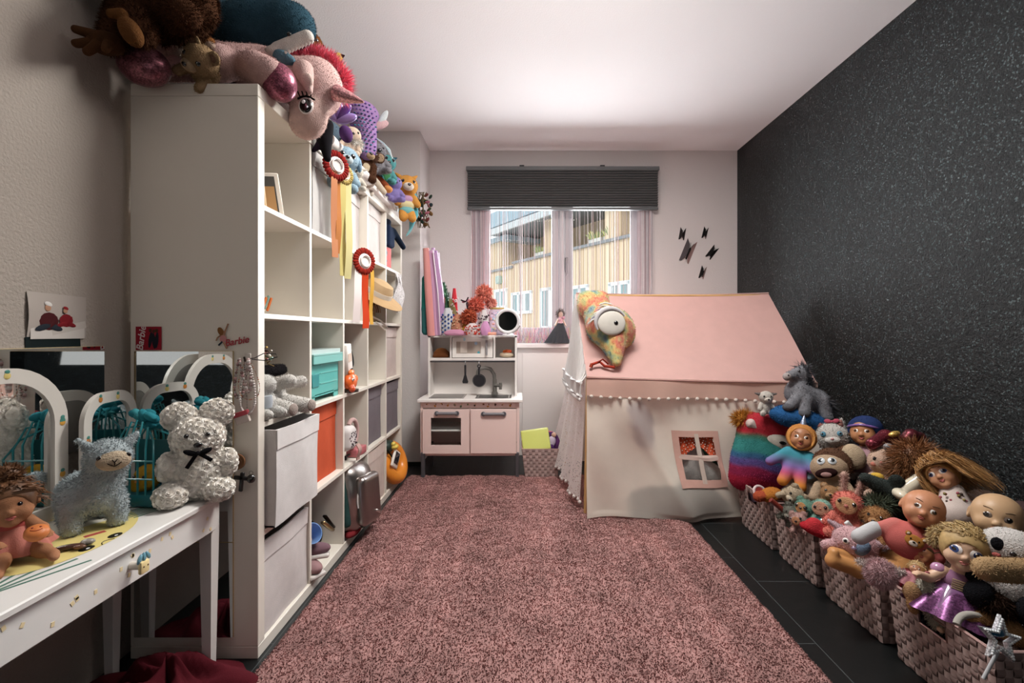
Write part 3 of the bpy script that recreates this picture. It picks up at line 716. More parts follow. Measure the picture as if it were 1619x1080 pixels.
def hair_g(n, length, fall, col, seed=1, hr=(.98, 1.04, 1.02), face=(.78, .75), curl=.15, width=.035, cap=True, up=0, segs=7, keep=None, c0=(0, .05, .1)):
    g = G(); rg = np.random.default_rng(seed); fall = np.array(fall, float); hr = np.array(hr)
    if cap: g.sdf([pE(c0, hr, col), pE((c0[0], c0[1]-1.05, c0[2]-.5), (face[0], face[1], face[1]*1.15), col, k=.05, sub=True), pE((0, -.2, -1.1), (.8, .9, .5), col, k=.05, sub=True)], 34)
    cl = np.array(lin(col)); V = []; F = []; C = []
    k = 0
    while k < n:
        d = rg.normal(size=3); d /= np.linalg.norm(d)
        if d[2] < -.35 or (d[1] < -.45 and d[2] < .42): continue
        if keep and not keep(d): continue
        k += 1; p = np.array(c0) + hr*d*1.0; v = d*.9 + np.array((0, 0, up)) + rg.normal(size=3)*.25; ln = length*rg.uniform(.65, 1.1)/segs
        ph = rg.uniform(0, 6.28); cc = cl*rg.uniform(.65, 1.3); b = len(V); w = width*rg.uniform(.6, 1.2)
        sd = np.cross(v, rg.normal(size=3)); sd /= np.linalg.norm(sd)
        for j in range(segs + 1):
            ww = w*(1 - .8*j/segs); V += [p - sd*ww, p + sd*ww]; C += [cc, cc]
            v = v*.62 + fall*.38 + curl*np.array((math.cos(ph + j*1.3), math.sin(ph*1.7 + j*1.1), math.sin(ph + j)))*.6
            p = p + v/np.linalg.norm(v)*ln
            q = (p - np.array(c0))/hr; m = np.linalg.norm(q)
            if m < 1.02: p = np.array(c0) + hr*q/m*1.02
            if p[1] < -.45 and abs(p[0]) < .86 and -1.3 < p[2] < .62: p[0] = (.9 if p[0] + v[0]*.3 > 0 else -.9)
        F += [(b+2*j, b+2*j+1, b+2*j+3, b+2*j+2) for j in range(segs)]
    if n: g.add(V, F, np.array(C))
    return g
def doll(name, label, loc, rot, s, skin, torso=None, arms=None, legs=None, eye=('20120c', '5a3a22', 'f2ece6'), er=.17, lips='b5605a', brow=None, cat='doll', group=None, mat='vinyl', ears=True, body=None, extra=None, long=0, esx=1.25, spread=21, lids=True):
    """torso: (hx, hy, z0, z1); arms/legs: lists of joint lists, the last joint a hand / foot"""
    t = Toy(name, label, cat, loc, rot, s, group); c = lin(skin); P = doll_head(skin, ears, long)
    P.append(pK((0, .12, -.7), (0, .15, -1.25), .36, .34, c, .1))
    if torso: hx, hy, z0, z1 = torso; P += [pB((0, .15, (z0+z1)/2), (hx, hy, (z0-z1)/2), min(hx, hy)*.95, c, k=.15)]
    for j in arms or []:
        P += limb(j, [.27, .22, .18][:len(j)], c); d = np.array(j[-1]) - np.array(j[-2]); P += hand(j[-1], d, .17, c, 1 if j[0][0] < 0 else -1)
    for j in legs or []:
        P += limb(j, [.36, .3, .22][:len(j)], c); d = np.array(j[-1], float); P.append(pE(d + (0, -.2, -.05), (.2, .38, .17), c, k=.1))
    t.p('body', G().sdf(P, 64), mat)
    for sg in (-1, 1): t.p('eye', eye_g(G(), (.8, .96, .9), sg*spread*1.12, 3, er, eye, .35, esx, (0, .03, 0)), 'gloss', None, 30)
    g = G()
    for sg, dz in ((-1, 0), (1, 0)): g.ell((sg*.07, -.93, -.46), (.11, .05, .045), lips, None, 8, 5)
    g.ell((0, -.93, -.53), (.12, .06, .045), lips, None, 8, 5); t.p('mouth', g, 'vinyl')
    if brow:
        for sg in (-1, 1): t.p('eyebrow', G().tube([(sg*x, -math.sqrt(max(0, 1-(x/.97)**2-(.32/1.1)**2))*1.0+.03, .33 + .06*math.sin((x-.2)*6)) for x in (.2, .3, .42, .52)], .02, brow, 4), 'hair')
    if extra: extra(t)
    return t
def skirt_g(z0, z1, r0, r1, col, waves=9, amp=.1, c=(0, .15), sy=.85, n=48, m=10, seed=0):
    def f(u, v):
        a = 2*PI*u; r = r0 + (r1-r0)*v**.8 + amp*v*math.sin(waves*a + seed) + amp*.4*v*math.sin(5*a+1)
        return (c[0] + r*math.cos(a), c[1] + r*math.sin(a)*sy, z0 + (z1-z0)*v + .05*v*math.sin(3*a+seed))
    return G().sheet(f, n, m, col, .03, True)
def sleeve_g(j, r0, r1, col, res=20): return G().sdf([pK(j[i], j[i+1], r0, r1, col, .1) for i in range(len(j)-1)], res)
def bow_g(c, s, col):
    g = G()
    for sg in (-1, 1): g.sdf([pE((c[0]+sg*s*.8, c[1], c[2]+s*.1), (s*.75, s*.25, s*.5), col, (0, sg*-12, 0))], 14)
    return g.ell(c, (s*.3, s*.3, s*.3), col, None, 8, 6)

# ------------------------------------------------------------------ vanity desk
DZ, DX0, DX1, DY0, DY1 = .547, -1.255, -.893, .55, 1.45
dk = thing('vanity_desk', 'white kids vanity desk with yellow dotted drawer and pineapple print', 'desk', (-1.07, 1.0, 0))
ox, oy = -1.07, 1.0
dw = 'e2dfdc'
def dbox(name, x0, x1, y0, y1, z0, z1, par=dk, bev=.003): return build(name, G().bx(x0-ox, x1-ox, y0-oy, y1-oy, z0, z1, dw, bev), 'paint', par, True, 30)
top = dbox('tabletop', DX0, DX1, DY0, DY1, DZ-.016, DZ)
dbox('apron', DX0+.02, DX0+.035, DY0+.05, DY1-.05, DZ-.1, DZ-.016); dbox('apron', DX0+.03, DX1-.03, DY1-.035, DY1-.02, DZ-.1, DZ-.016)
dr = dbox('drawer', DX1-.03, DX1-.012, DY0+.03, DY1-.045, DZ-.102, DZ-.0175)
g = G(); rr = random.Random(11)
for k in range(34):
    y = DY0 + .05 + rr.random()*(DY1-DY0-.12); z = DZ - .03 - rr.random()*.06
    g.box((DX1-.0117-ox, y-oy, z), (.0012, .007, .009), 'ead6ab', 0, (rr.uniform(-30, 30), 0, 0))
build('dot_print', g, 'paint', dr)['kind'] = 'stuff'
for x in (DX0+.03, DX1-.04):
    for y in (DY0+.03, DY1-.035):
        build('leg', G().lathe([(.017, 0), (.026, DZ-.1), (.026, DZ-.016)], dw, 4, rotm((0, 0, 45)), (x-ox, y-oy, 0)), 'paint', dk, False)
kn = onz(226, 890, DZ-.055); ky = 745*.883/(822-222)
g = G().cyl((DX1-.012-ox, ky-oy, DZ-.058), (DX1+.014-ox, ky-oy, DZ-.058), .009, 'd8cfc4').box((DX1+.018-ox, ky-oy, DZ-.06), (.01, .026, .03), 'f0d9a0', .006, None, 2)
kb = build('knob', g, 'paint', dr)
g = G()
for a in (-30, 0, 30): g.ell((DX1+.018-ox, ky-oy+a*.0004, DZ-.038), (.004, .005, .012), '6f9fb0', (a, 0, 0), 8, 5)
build('leaf_top', g, 'paint', kb)
g = G()
for a in (-1, 1): g.ell((DX1+.0232-ox, ky-oy+a*.006, DZ-.058), (.001, .0022, .0022), '5a2f20', None, 6, 4)
build('face', g, 'paint', kb)
# pineapple print on the top
def deskp(px, py): return onz(px, py, DZ) - Vector((ox, oy, 0))
g = G(); c0 = deskp(118, 868); c0 = Vector((-1.11-ox, 1.105-oy, DZ)); zt = DZ + .0004
def disc(g, c, rx, ry, col, z, rot=0, n=40): 
    a0 = math.radians(rot)
    P = [(c[0] + rx*math.cos(a)*math.cos(a0) - ry*math.sin(a)*math.sin(a0), c[1] + rx*math.cos(a)*math.sin(a0) + ry*math.sin(a)*math.cos(a0), z) for a in np.linspace(0, 2*PI, n+1)[:-1]]
    g.add(P, [tuple(range(n))], col)
disc(g, c0, .155, .185, 'e6d489', zt); disc(g, c0 + Vector((-.005, .0, 0)), .125, .15, 'ded9cc', zt+.0002)
for a in np.linspace(0, 2*PI, 40): pass
disc(g, (c0.x+.085, c0.y-.02), .075, .15, 'e6d489', zt+.0004)
for px, py in ((137, 868), (182, 847)):
    q = deskp(px, py); disc(g, q, .012, .016, '14110f', zt+.0008); disc(g, q + Vector((.003, 0, 0)), .003, .004, 'e8e8e8', zt+.001)
P = [deskp(165, 857) + Vector((.012*(k*k)-.002, .016*k, 0)) for k in np.linspace(-1, 1, 7)]; g.tube([(p.x, p.y, zt+.0006) for p in P], .0012, '1a1512', 4)
q = deskp(150, 845); g.box((q.x, q.y, zt+.0006), (.014, .04, .0004), 'b4504a', 0, (0, 0, -30))
for k in range(7):
    q = deskp(205, 815); g.box((q.x - .03 + k*.012, q.y + .03, zt), (.005, .14, .0004), '4f7a6c', 0, (0, 0, -38+k*3))
    q = deskp(25, 905); g.box((q.x - .05 + k*.02, q.y - .02, zt), (.006, .16, .0004), '4f7a6c', 0, (0, 0, 45-k*12))
build('pineapple_print', g, 'paint', top, False)
# mirror: middle arch and two wings, standing on the desk
mr = thing('vanity_mirror', 'white triple arched vanity mirror with small fruit print on the desk', 'mirror', (-1.21, 1.09, DZ))
def arch(w, h, band, r, th=.012, n=10):
    def outline(i, hb):
        P = [(-w/2+i, hb), ]
        rr_ = max(r - i, .005); cz = h - i - rr_
        P += [(-w/2+i+rr_ - rr_*math.cos(a), cz + rr_*math.sin(a)) for a in np.linspace(0, PI/2, n)]
        P += [(w/2-i-rr_ + rr_*math.sin(a), cz + rr_*math.cos(a)) for a in np.linspace(0, PI/2, n)]
        P += [(w/2-i, hb)]; return P
    o = outline(0, 0); i = outline(band, band); m = len(o)
    V = [(x, 0, z) for x, z in o] + [(x, 0, z) for x, z in i] + [(x, th, z) for x, z in o] + [(x, th, z) for x, z in i]; F = []
    for k in range(m):
        k2 = (k+1) % m
        F += [(k, k2, m+k2, m+k), (2*m+k2, 2*m+k, 3*m+k, 3*m+k2), (k2, k, 2*m+k, 2*m+k2), (m+k, m+k2, 3*m+k2, 3*m+k)]
    return V, F, i
for nm, w, h, loc, rz in (('middle', .345, .4, (0, 0, 0), 90), ('wing', .22, .315, (.03, .275, 0), 99), ('wing', .22, .315, (.02, -.285, 0), 80)):
    V, F, ins = arch(w, h, .036 if nm == 'middle' else .03, .15 if nm == 'middle' else .08)
    M = rotm((0, 0, rz)); g = G().add(V, F, 'dcd6ce', M, loc)
    # local -Y must face +X: rz = 90
    pn = build('mirror_frame', g, 'paint', mr, True, 30)
    g = G().prism([(x*1.01, z) for x, z in ins], .001, W, M, np.array(loc) + M @ np.array((0, .006, 0)))
    build('mirror_pane', g, 'mirror', pn, False)
    g = G().prism([(x*1.02, z) for x, z in ins], .002, '8f8a85', M, np.array(loc) + M @ np.array((0, .0085, 0)))
    build('backing', g, 'paint', pn, False)
    g = G(); rr = random.Random(4)
    for k in range(7 if nm == 'middle' else 9):
        side = rr.choice((-1, 1)); z = rr.uniform(.06, h-.1); x = side*(w/2 - .016)
        if k < 2: x = rr.uniform(-.05, .05); z = h - .018
        c = rr.choice(['d9a24a', '4f8a80', 'c9803c', 'd9c47a'])
        g.ell(np.array(loc) + M @ np.array((x, -.0006, z)), (.001, .008, .008), c, (0, 0, rz-90), 8, 5)
        g.ell(np.array(loc) + M @ np.array((x, -.0008, z+.01)), (.001, .006, .005), '4f8a80', (0, 0, rz-90), 8, 5)
    build('fruit_print', g, 'paint', pn)['kind'] = 'stuff'
# wall mirror tiles
def tile(label, loc, rot, w=.3, grp='square mirror tiles'):
    t = thing('mirror_tile', label, 'mirror', loc, rot, grp)
    build('backing', G().box((0, .0015, 0), (w, .003, .3), 'c9b184'), 'paint', t, False)
    build('mirror_pane', G().box((0, -.0015, 0), (w-.002, .003, .298), W), 'mirror', t, False)
for k, lb in enumerate(('square mirror tile at desk-top height on the shelf end', 'square mirror tile on the shelf end, just below the desk top', 'lowest square mirror tile near the floor on the shelf end')):
    tile(lb, (-1.06, 1.4865, .974 - .15 - k*.3015), (0, 0, 0), .312)
tile('square mirror tile on the textured wall above the arched mirror', (XL + .0035, 1.275, .842), (0, 0, 90))
# family photo and dark strip on the wall
t = thing('photo_print', 'family photo of two seated people in red on the textured wall', 'photo', (XL + .001, 1.285, 1.08), (0, 0, 90))
g = G().sheet(lambda u, v: (-.082+.165*u, -.0015-.006*math.sin(PI*v)*(1-u)**2, -.06 + .118*v - .004*u), 10, 8, 'b3a9a2', .0006)
build('paper', g, 'paper', t)
g = G().box((0.0, -.004, -.05), (.15, .0008, .03), 'cfc8c2', .0).box((.03, -.0042, -.035), (.1, .0008, .02), 'c3bbb4', 0, (0, -12, 0))
build('snow', g, 'paper', t)
def pic_person(x, s, c1, c2, hat):
    g = G(); y = -.0052
    g.ell((x, y, -.012*s-.006), (.026*s, .0008, .024*s), c1, None, 12, 6).ell((x-.003, y-.0004, .026*s-.008), (.0085*s, .0008, .0095*s), 'b98d74', None, 10, 6)
    g.ell((x-.002, y-.0006, .036*s-.008), (.0105*s, .0008, .006*s), hat, (0, 20, 0), 10, 6)
    for a in (-1, 1): g.ell((x+a*.016*s, y-.0004, -.034*s), (.022*s, .0008, .008*s), c2, (0, a*18, 0), 10, 6)
    g.ell((x+.012*s, y-.0008, -.02*s), (.006*s, .0008, .018*s), c1, (0, 30, 0), 8, 5); return g
build('person', pic_person(-.028, 1.0, '4a1f22', '2a3038', 'e0dcd8'), 'paper', t); build('person', pic_person(.02, .75, '7a2026', '7a2026', '8e2a2e'), 'paper', t)
t = thing('dark_strip', 'dark green strip of paper on the wall below the photo', 'paper strip', (XL + .001, 1.275, 1.006), (0, 0, 90))
build('paper', G().box((0, -.001, 0), (.15, .0016, .036), '1c2526', 0, (0, -3, 0)), 'paper', t, False)
# stickers on the shelf end
RED = flatcol('sticker_red', 'a8303c'); PINKW = flatcol('sticker_white', 'e6d6d6')
t = thing('sticker', 'square red sticker with white lettering on the shelf end', 'sticker', at(235, 535, 1.487), (0, 0, 0))
build('backing', G().box((0, 0, 0), (.081, .001, .074), '9c2634'), 'paper', t, False)
g = G()
for x, z, a in ((.006, .003, 8), (.017, .0, -6), (.026, .002, 5)):
    g.ell((x, -.0008, z-.008), (.006, .0004, .026), '26262e', (0, a, 0), 10, 6).ell((x, -.0009, z+.022), (.005, .0004, .006), '4a3328', None, 8, 5)
build('figures', g, 'paper', t)
text('lettering', 'Barbie', .03, PINKW, t, (-.022, -.0012, 0), (90, -82, 0), .25, .0003, bold=.0004)
t = thing('sticker', 'die-cut dancing figure sticker with red script lettering', 'sticker', at(352, 533, 1.487), (0, 0, 0))
g = G().ell((0, -.0006, .008), (.009, .0005, .013), 'b08a72', (0, 15, 0), 10, 6).ell((-.006, -.0009, .018), (.009, .0005, .014), '8a5f3a', (0, -25, 0), 10, 6)
g.tube([(.006, -.0008, .012), (.012, -.0008, .028), (.018, -.0008, .042)], .0022, 'a87f66', 5).tube([(-.006, -.0008, .006), (-.016, -.0008, -.002), (-.02, -.0008, -.012)], .002, 'a87f66', 5)
build('figure', g, 'paper', t)
build('costume', G().ell((.002, -.0012, -.006), (.011, .0006, .012), 'c48a8a', (0, 30, 0), 10, 6).tube([(.004, -.0009, -.016), (.014, -.0009, -.036)], .003, 'b08a72', 5).tube([(0, -.0009, -.014), (-.012, -.0009, -.026)], .0028, '3a4450', 5), 'paper', t)
text('lettering', 'Barbie', .03, RED, t, (.044, -.001, -.014), (90, -10, 0), .3, .0004, bold=.0006)
# necklaces on a hook
hk = at(393, 566, 1.487); HX = hk.x
t = thing('wall_hook', 'small adhesive hook holding the necklaces on the shelf end', 'hook', hk)
build('plate', G().box((0, -.003, .0), (.02, .005, .03), 'd8d0c8', .002), 'plastic', t); build('peg', G().tube([(0, -.004, -.004), (0, -.018, -.008), (0, -.024, .004)], .003, '3a3230', 8), 'metal', t)
def necklace(label, w, ln, col, br, nb, dx=0, y=-.016, mat='gloss', asym=0):
    t = thing('necklace', label, 'necklace', hk + Vector((dx, y, -.004)), (0, 0, 0), 'necklaces on the hook'); g = G(); pts = []
    for k in range(nb):
        a = 2*PI*k/nb; x = w*math.sin(a)*(1 - .35*math.cos(a)); z = -ln/2 + ln/2*math.cos(a)
        pts.append((x + asym*(math.sin(a/2)**2)*w, -.004*math.sin(a*2), z))
    g.tube(pts, br*.25, '6a5a50', 4, True); build('cord', g, 'fabric', t)
    g = G()
    for i, p in enumerate(pts): g.ell(p, br*(1 + .25*math.sin(i*.9)), col if isinstance(col, str) else col[i % len(col)], None, 8, 6)
    b = build('beads', g, mat, t); b['kind'] = 'stuff'
necklace('long pearl necklace looped on the hook', .021, .17, 'd8d0cc', .0038, 64, .006)
necklace('pink and silver bead necklace hanging beside the pearls', .012, .12, ['c9a0a0', 'b8b0ac', '8a6a66'], .0045, 40, -.022, -.013)
necklace('thin gold and coral chain swung outwards on the hook', .03, .125, ['c98a5a', 'd9c8b0', 'a85a4a'], .0017, 60, .008, -.02, asym=.25)
necklace('dark cord necklace hanging lowest on the hook', .006, .19, ['2a2422', '4a3a30'], .0016, 60, -.006, -.012, 'plastic')
necklace('row of big clear beads at the middle of the hook', .006, .1, ['cfc4c0', 'b59a96'], .0055, 26, .012, -.022)
t = thing('gift_box', 'small white gift box with pink top hanging among the necklaces', 'box', at(383, 660, 1.468), (0, -18, 12))
build('box', G().box((0, 0, -.006), (.038, .016, .024), 'cfc2ba', .001), 'paper', t); build('lid', G().box((0, 0, .012), (.042, .02, .014), 'b8545c', .001, (0, 0, 0)), 'paper', t)
t = thing('medallion', 'round brown wooden medallion on a cord at the shelf corner', 'medallion', at(375, 730, 1.472), (0, 10, 0))
build('disc', G().lathe([(0, -.006), (.02, -.006), (.025, -.002), (.025, .004), (0, .004)], '7a5438', 22, rotm((90, 0, 0))), 'wood', t); build('carving', G().sdf([pT((0, -.006, 0), .015, .002, '5a3a26', (90, 0, 0))], 20), 'wood', t)
t = thing('cross_pendant', 'black cross shaped pendant hanging below the medallion', 'pendant', at(382, 762, 1.472), (0, 6, 0))
build('cross', G().box((0, 0, 0), (.012, .008, .06), '1c1918', .002).box((0, 0, .012), (.05, .008, .012), '1c1918', .002), 'plastic', t)
t = thing('dark_bauble', 'round black bauble hanging beside the black cross pendant', 'bauble', at(397, 757, 1.472)); build('ball', G().ell((0, 0, 0), (.013, .011, .014), '1e1a19'), 'gloss', t); build('ring', G().tube([(.006*math.cos(a), 0, .018+.006*math.sin(a)) for a in np.linspace(0, 6.28, 12)[:-1]], .001, '8a8078', 5, True), 'metal', t)
t = thing('glasses', 'thin black wire loop sticking out past the shelf edge', 'wire loop', at(403, 567, 1.47), (0, 0, 0))
build('wire', G().tube([(-.014, 0, .0), (.0, 0, .002), (.03, -.006, .016), (.06, .01, .014), (.06, .02, .004), (.03, 0, -.006), (-.01, 0, -.002)], .0015, '1c1817', 5), 'plastic', t)

# ------------------------------------------------------------------ on the desk
def alpaca():
    loc = Vector((-1.065, 1.185, DZ)); t = Toy('alpaca_plush', 'pale blue grey alpaca soft toy standing on the desk', 'soft toy', loc, (0, 0, 46)); c = lin('b9c4c8')
    P = [pE((-.015, .0, .078), (.062, .06, .048), c, k=.02), pE((-.02, .05, .082), (.055, .05, .045), c, k=.02), pK((.005, -.025, .09), (.018, -.035, .165), .044, .042, c, .02), pE((.02, -.04, .178), (.046, .044, .042), c, k=.015)]
    for x, y in ((-.045, -.035), (.035, -.03), (-.05, .06), (.02, .065)): P.append(pK((x, y, .06), (x*1.05, y*1.05-.006, .018), .024, .02, c, .015))
    P.append(pE((-.03, .105, .1), .02, c))
    g = G().sdf(P, 48); g.fur(7500, .0065, .0012, (0, 0, -.25), .6, .14, 4); t.p('body', g)
    for s in (-1, 1): t.p('ear', G().sdf([pK((.02+s*.038, -.035, .205), (.02+s*.056, -.035, .226), .012, .005, c)], 14).fur(160, .007, .0012), 'plush')
    t.p('face', G().sdf([pE((.026, -.078, .172), (.034, .017, .024), 'cdb9a0')], 22))
    hr = (.036, .02, .027); cc = (.026, -.078, .172)
    for s in (-1, 1): t.p('eye', G().ell((.026+s*.027, -.083, .183), (.006, .004, .006), '120f0e'), 'gloss')
    g = G().tube([(.026+k*.013, -.0955+.001*abs(k), .166-.004*(1-abs(k)*abs(k))+.004*abs(k)) for k in np.linspace(-1, 1, 9)], .0011, '2a1f1a', 5).tube([(.026, -.0962, .164), (.026, -.0962, .171), (.021, -.096, .178)], .0011, '2a1f1a', 5).tube([(.026, -.0962, .171), (.031, -.096, .178)], .0011, '2a1f1a', 5)
    t.p('mouth', g)
alpaca()
def rose_bear():
    loc = onz(296, 797, DZ) + Vector((.0, .045, 0)); t = Toy('rose_bear', 'white bear made of foam roses with black ribbon bow', 'soft toy', loc, (0, 0, 34)); c = lin('fbf6ef')
    P = [pE((0, 0, .085), (.075, .06, .085), c, k=.02), pE((0, -.01, .182), (.066, .058, .058), c, k=.02), pE((-.045, 0, .243), (.042, .026, .038), c, k=.01), pE((.046, 0, .246), (.042, .026, .04), c, k=.01),
         pE((-.062, -.045, .032), (.04, .045, .032), c), pE((.05, -.045, .032), (.038, .045, .032), c), pE((-.07, -.02, .105), (.025, .03, .04), c), pE((.072, -.02, .1), (.025, .03, .04), c), pE((0, -.052, .168), (.03, .02, .024), c)]
    V, F, C = sdf_mesh(P, 40); g = G().add(V, F, C)
    rg = np.random.default_rng(3); n = np.zeros_like(V)
    for f in F:
        q = np.cross(V[f[2]]-V[f[0]], V[f[3]]-V[f[1]])
        for i in f: n[i] += q
    n /= np.linalg.norm(n, axis=1)[:, None]+1e-9
    pick = []
    for i in rg.permutation(len(V)):
        if all(np.sum((V[i]-V[j])**2) > .0145**2 for j in pick): pick.append(i)
    for i in pick:
        M = lookm(n[i]) @ rotm((0, float(rg.uniform(0, 360)), 0)) @ rotm((90, 0, 0)); R = .0125*rg.uniform(.85, 1.15); cc = np.array(c)*rg.uniform(.9, 1.08)
        # a rose: three cupped petal rings, the petals separated by gaps
        for ri, (rr_, hh, np_) in enumerate(((.35, .0095, 3), (.65, .007, 4), (1.0, .004, 5))):
            for k in range(np_):
                a0 = 2*PI*k/np_ + ri; PV = []
                for v in range(3):
                    for u in range(4):
                        a = a0 + (u/3-.5)*2*PI/np_*1.15; r = R*rr_*(.55 + .45*(v/2)) + (.0012 if v == 2 else 0); PV.append((r*math.cos(a), r*math.sin(a), -.003 + hh*(v/2)*(1-.18*abs(u/3-.5)*2)))
                g.add(PV, [(v*4+u, v*4+u+1, v*4+u+5, v*4+u+4) for v in range(2) for u in range(3)], cc*(1 - .03*ri), M, V[i])
    t.p('body', g, 'plush_white', None, 0)
    for s in (-1, 1): t.p('eye', G().ell((s*.025-.002, -.068, .197), .0062, '0c0a0a'), 'gloss')
    t.p('nose', G().sdf([pE((0, -.081, .172), (.011, .006, .0075), '0f0c0c')], 14), 'gloss')
    g = G()
    for s in (-1, 1): g.sdf([pE((s*.017, -.081, .152), (.019, .005, .008), '17161a', (0, s*-24, 0))], 14)
    g.box((-.014, -.081, .13), (.01, .003, .045), '17161a', .001, (0, 32, 0)).box((.017, -.081, .137), (.01, .003, .04), '17161a', .001, (0, -52, 0)).ell((0, -.083, .15), (.006, .006, .006), '17161a')
    t.p('ribbon_bow', g, 'fabric')
rose_bear()
def desk_doll():
    loc = Vector((-1.085, 1.0, .67)); s = .047
    def ex(t):
        t.p('dress', skirt_g(-1.0, -2.35, .5, 1.25, 'd98a7c', 8, .14), 'fabric'); t.p('bodice', G().sdf([pE((0, .1, -1.1), (.62, .5, .55), 'c9605a')], 24), 'fabric')
        g = G()
        for k in range(7): 
            a = -.9 + k*.3; g.ell((math.sin(a)*.6, .1-math.cos(a)*.52, -1.1 + .25*(-1)**k), (.07, .03, .07), 'c9c0cf', None, 6, 4)
        t.p('flower_print', g, 'fabric')
        t.p('hair', hair_g(260, .8, (.2, .5, -.5), '6e4a30', 4, curl=.25, width=.05), 'hair')
        t.p('bun', G().sdf([pE((.1, .15, 1.25), (.45, .45, .4), '6e4a30')], 20).fur(500, .25, .04, (0, 0, .2), .8, .3, 2), 'hair')
    doll('fabric_doll', 'brown haired doll in a coral dress seated at the desk edge', loc, (0, -6, 48), s, 'b5805f', (.5, .4, -1, -2.2),
         [[(-.5, .0, -1.0), (-.8, -.5, -1.5), (-.5, -1.0, -1.5)], [(.5, 0, -1.0), (.9, -.5, -1.4), (1.0, -1.1, -1.5)]], [[(-.3, -.1, -2.2), (-.5, -1.0, -2.3), (-.6, -1.7, -2.4)], [(.3, -.1, -2.2), (.8, -1.0, -2.3), (1.1, -1.6, -2.4)]],
         eye=('0e0c10', None, None), er=.13, esx=1, extra=ex, mat='fabric')
    t = Toy('smiling_cookie', 'round orange biscuit toy with a smiling face held by the doll', 'toy', Vector((-1.0, .975, .618)), (25, 0, 42), .02)
    t.p('biscuit', G().lathe([(0, -.5), (.8, -.5), (1.0, -.15), (.95, .25), (.6, .5), (0, .58)], 'cf7a44', 24), 'vinyl')
    t.p('face', G().ell((-.3, .15, .52), (.12, .12, .06), '7a2a1c').ell((.3, .15, .52), (.12, .12, .06), '7a2a1c').tube([(.45*k, -.15-.2*(1-k*k), .52) for k in np.linspace(-1, 1, 9)], .05, '8a2f1e', 5), 'vinyl')
desk_doll()
def cage():
    loc = Vector((-1.075, 1.36, DZ)); t = thing('bird_carrier', 'teal toy bird cage with yellow chick picture behind the alpaca', 'toy cage', loc, (0, 0, -6)); T = '2f8a92'
    build('base', G().box((0, 0, .02), (.16, .12, .038), '1f6f7c', .01, None, 2), 'plastic', t)
    g = G()
    for y in (-.055, .055):
        for k in range(7):
            r = .075 - .0*k; x = -.072 + k*.024; h = .2*math.sqrt(max(0, 1-(x/.085)**2))*.55 + .11
            g.tube([(x, y, .03), (x, y, h*.8), (x*.7, y*.6, h*1.08), (0, 0, .215)], .0028, T, 5)
        for z in (.08, .13): g.tube([(-.074, y, z), (0, y*1.06, z), (.074, y, z)], .0026, T, 5)
    build('bars', g, 'plastic', t)
    build('back_panel', G().sheet(lambda u, v: (-.07+.14*u, .03, .03+v*.14), 6, 6, '1f5f66', .002), 'plastic', t)
    ck = build('chick', G().sdf([pE((.02, -.02, .075), (.034, .03, .036), 'd9a83e', k=.01), pE((.0, -.02, .052), (.03, .026, .026), 'd9a83e', k=.01)], 24), 'plush', t)
    build('beak', G().ell((.02, -.052, .072), (.006, .007, .004), 'c97a2e'), 'plastic', ck)
    for s in (-1, 1): build('eye', G().ell((.02+s*.014, -.047, .083), .0042, '14100e'), 'gloss', ck)
    g = G(); rr = random.Random(8)
    for k in range(16): g.sdf([pE((rr.uniform(-.03, .03), rr.uniform(-.02, .02), .225+rr.uniform(-.01, .03)), (.02, .012, .012), rr.choice(['3a98a6', '2f8796', '4fa9b2']), (rr.uniform(0, 90), rr.uniform(0, 90), 0))], 8)
    build('ribbon_tuft', g, 'fabric', t)
cage()
t = thing('hair_clip', 'small brown and grey hair clip lying on the pineapple print', 'hair clip', onz(108, 868, DZ+.004), (0, 0, 30))
build('clip', G().sdf([pE((0, 0, .004), (.028, .009, .006), '4a3028'), pE((.03, .012, .005), (.014, .01, .007), '8f8880'), pE((.022, -.012, .004), (.012, .006, .005), '6a4a38')], 24), 'plastic', t)
# red cloth under the desk
g = G(); rr = random.Random(2)
def cl(u, v):
    a = 2*PI*u; r = v*(.20 + .05*math.sin(3*a) + .03*math.sin(7*a))
    z = .012 + .055*(1-v)**.7*(1 + .6*math.sin(a*4 + v*9)) + .02*math.sin(v*14 + 3*a)*(1-v) + .012
    return (r*math.cos(a)*1.05, r*math.sin(a)*.75, max(.003, z*(1-v**6)))
g.sheet(cl, 60, 16, '5e1c26', .0, True)
o = build('red_cloth', g, 'fabric', None, True, 0, Vector((-1.0, 1.33, 0))); tag(o, 'crumpled dark red cloth lying on the floor under the desk', 'cloth')
# ------------------------------------------------------------------ shelf contents
TOP = SH
def lying_bear():
    t = Toy('bear_plush', 'white teddy bear lying on its back in the shelf, soles outwards', 'soft toy', cell(0, 2, .58, -.06) + Vector((0, 0, .066)), (0, 0, 78)); c = lin('ddd8d2')
    P = [pE((0, .06, -.005), (.07, .08, .055), c), pE((-.09, .05, .0), (.055, .055, .052), c), pK((.02, .0, -.03), (.045, -.085, -.045), .03, .027, c), pK((-.04, .0, -.03), (-.055, -.09, -.045), .03, .027, c),
         pK((.06, .04, .02), (.12, -.01, .035), .025, .022, c), pK((-.02, .02, .03), (-.01, -.06, .05), .025, .024, c)]
    g = G().sdf(P, 50); g.fur(2600, .008, .0014, (0, 0, -.2), .6, .12, 2); t.p('body', g)
    for x in (.045, -.055): t.p('paw', G().ell((x, -.111, -.045), (.022, .008, .022), 'b3a49c'))
    for y in (.0, .095): t.p('ear', G().sdf([pE((-.125, y, .035), (.022, .012, .022), c)], 12))
lying_bear()
t = Toy('doll_plush', 'small white soft toy sitting up in the shelf corner', 'soft toy', cell(0, 2, .18, -.04) + Vector((0, 0, .05)), (0, 0, 75)); c = lin('d5d2cd')
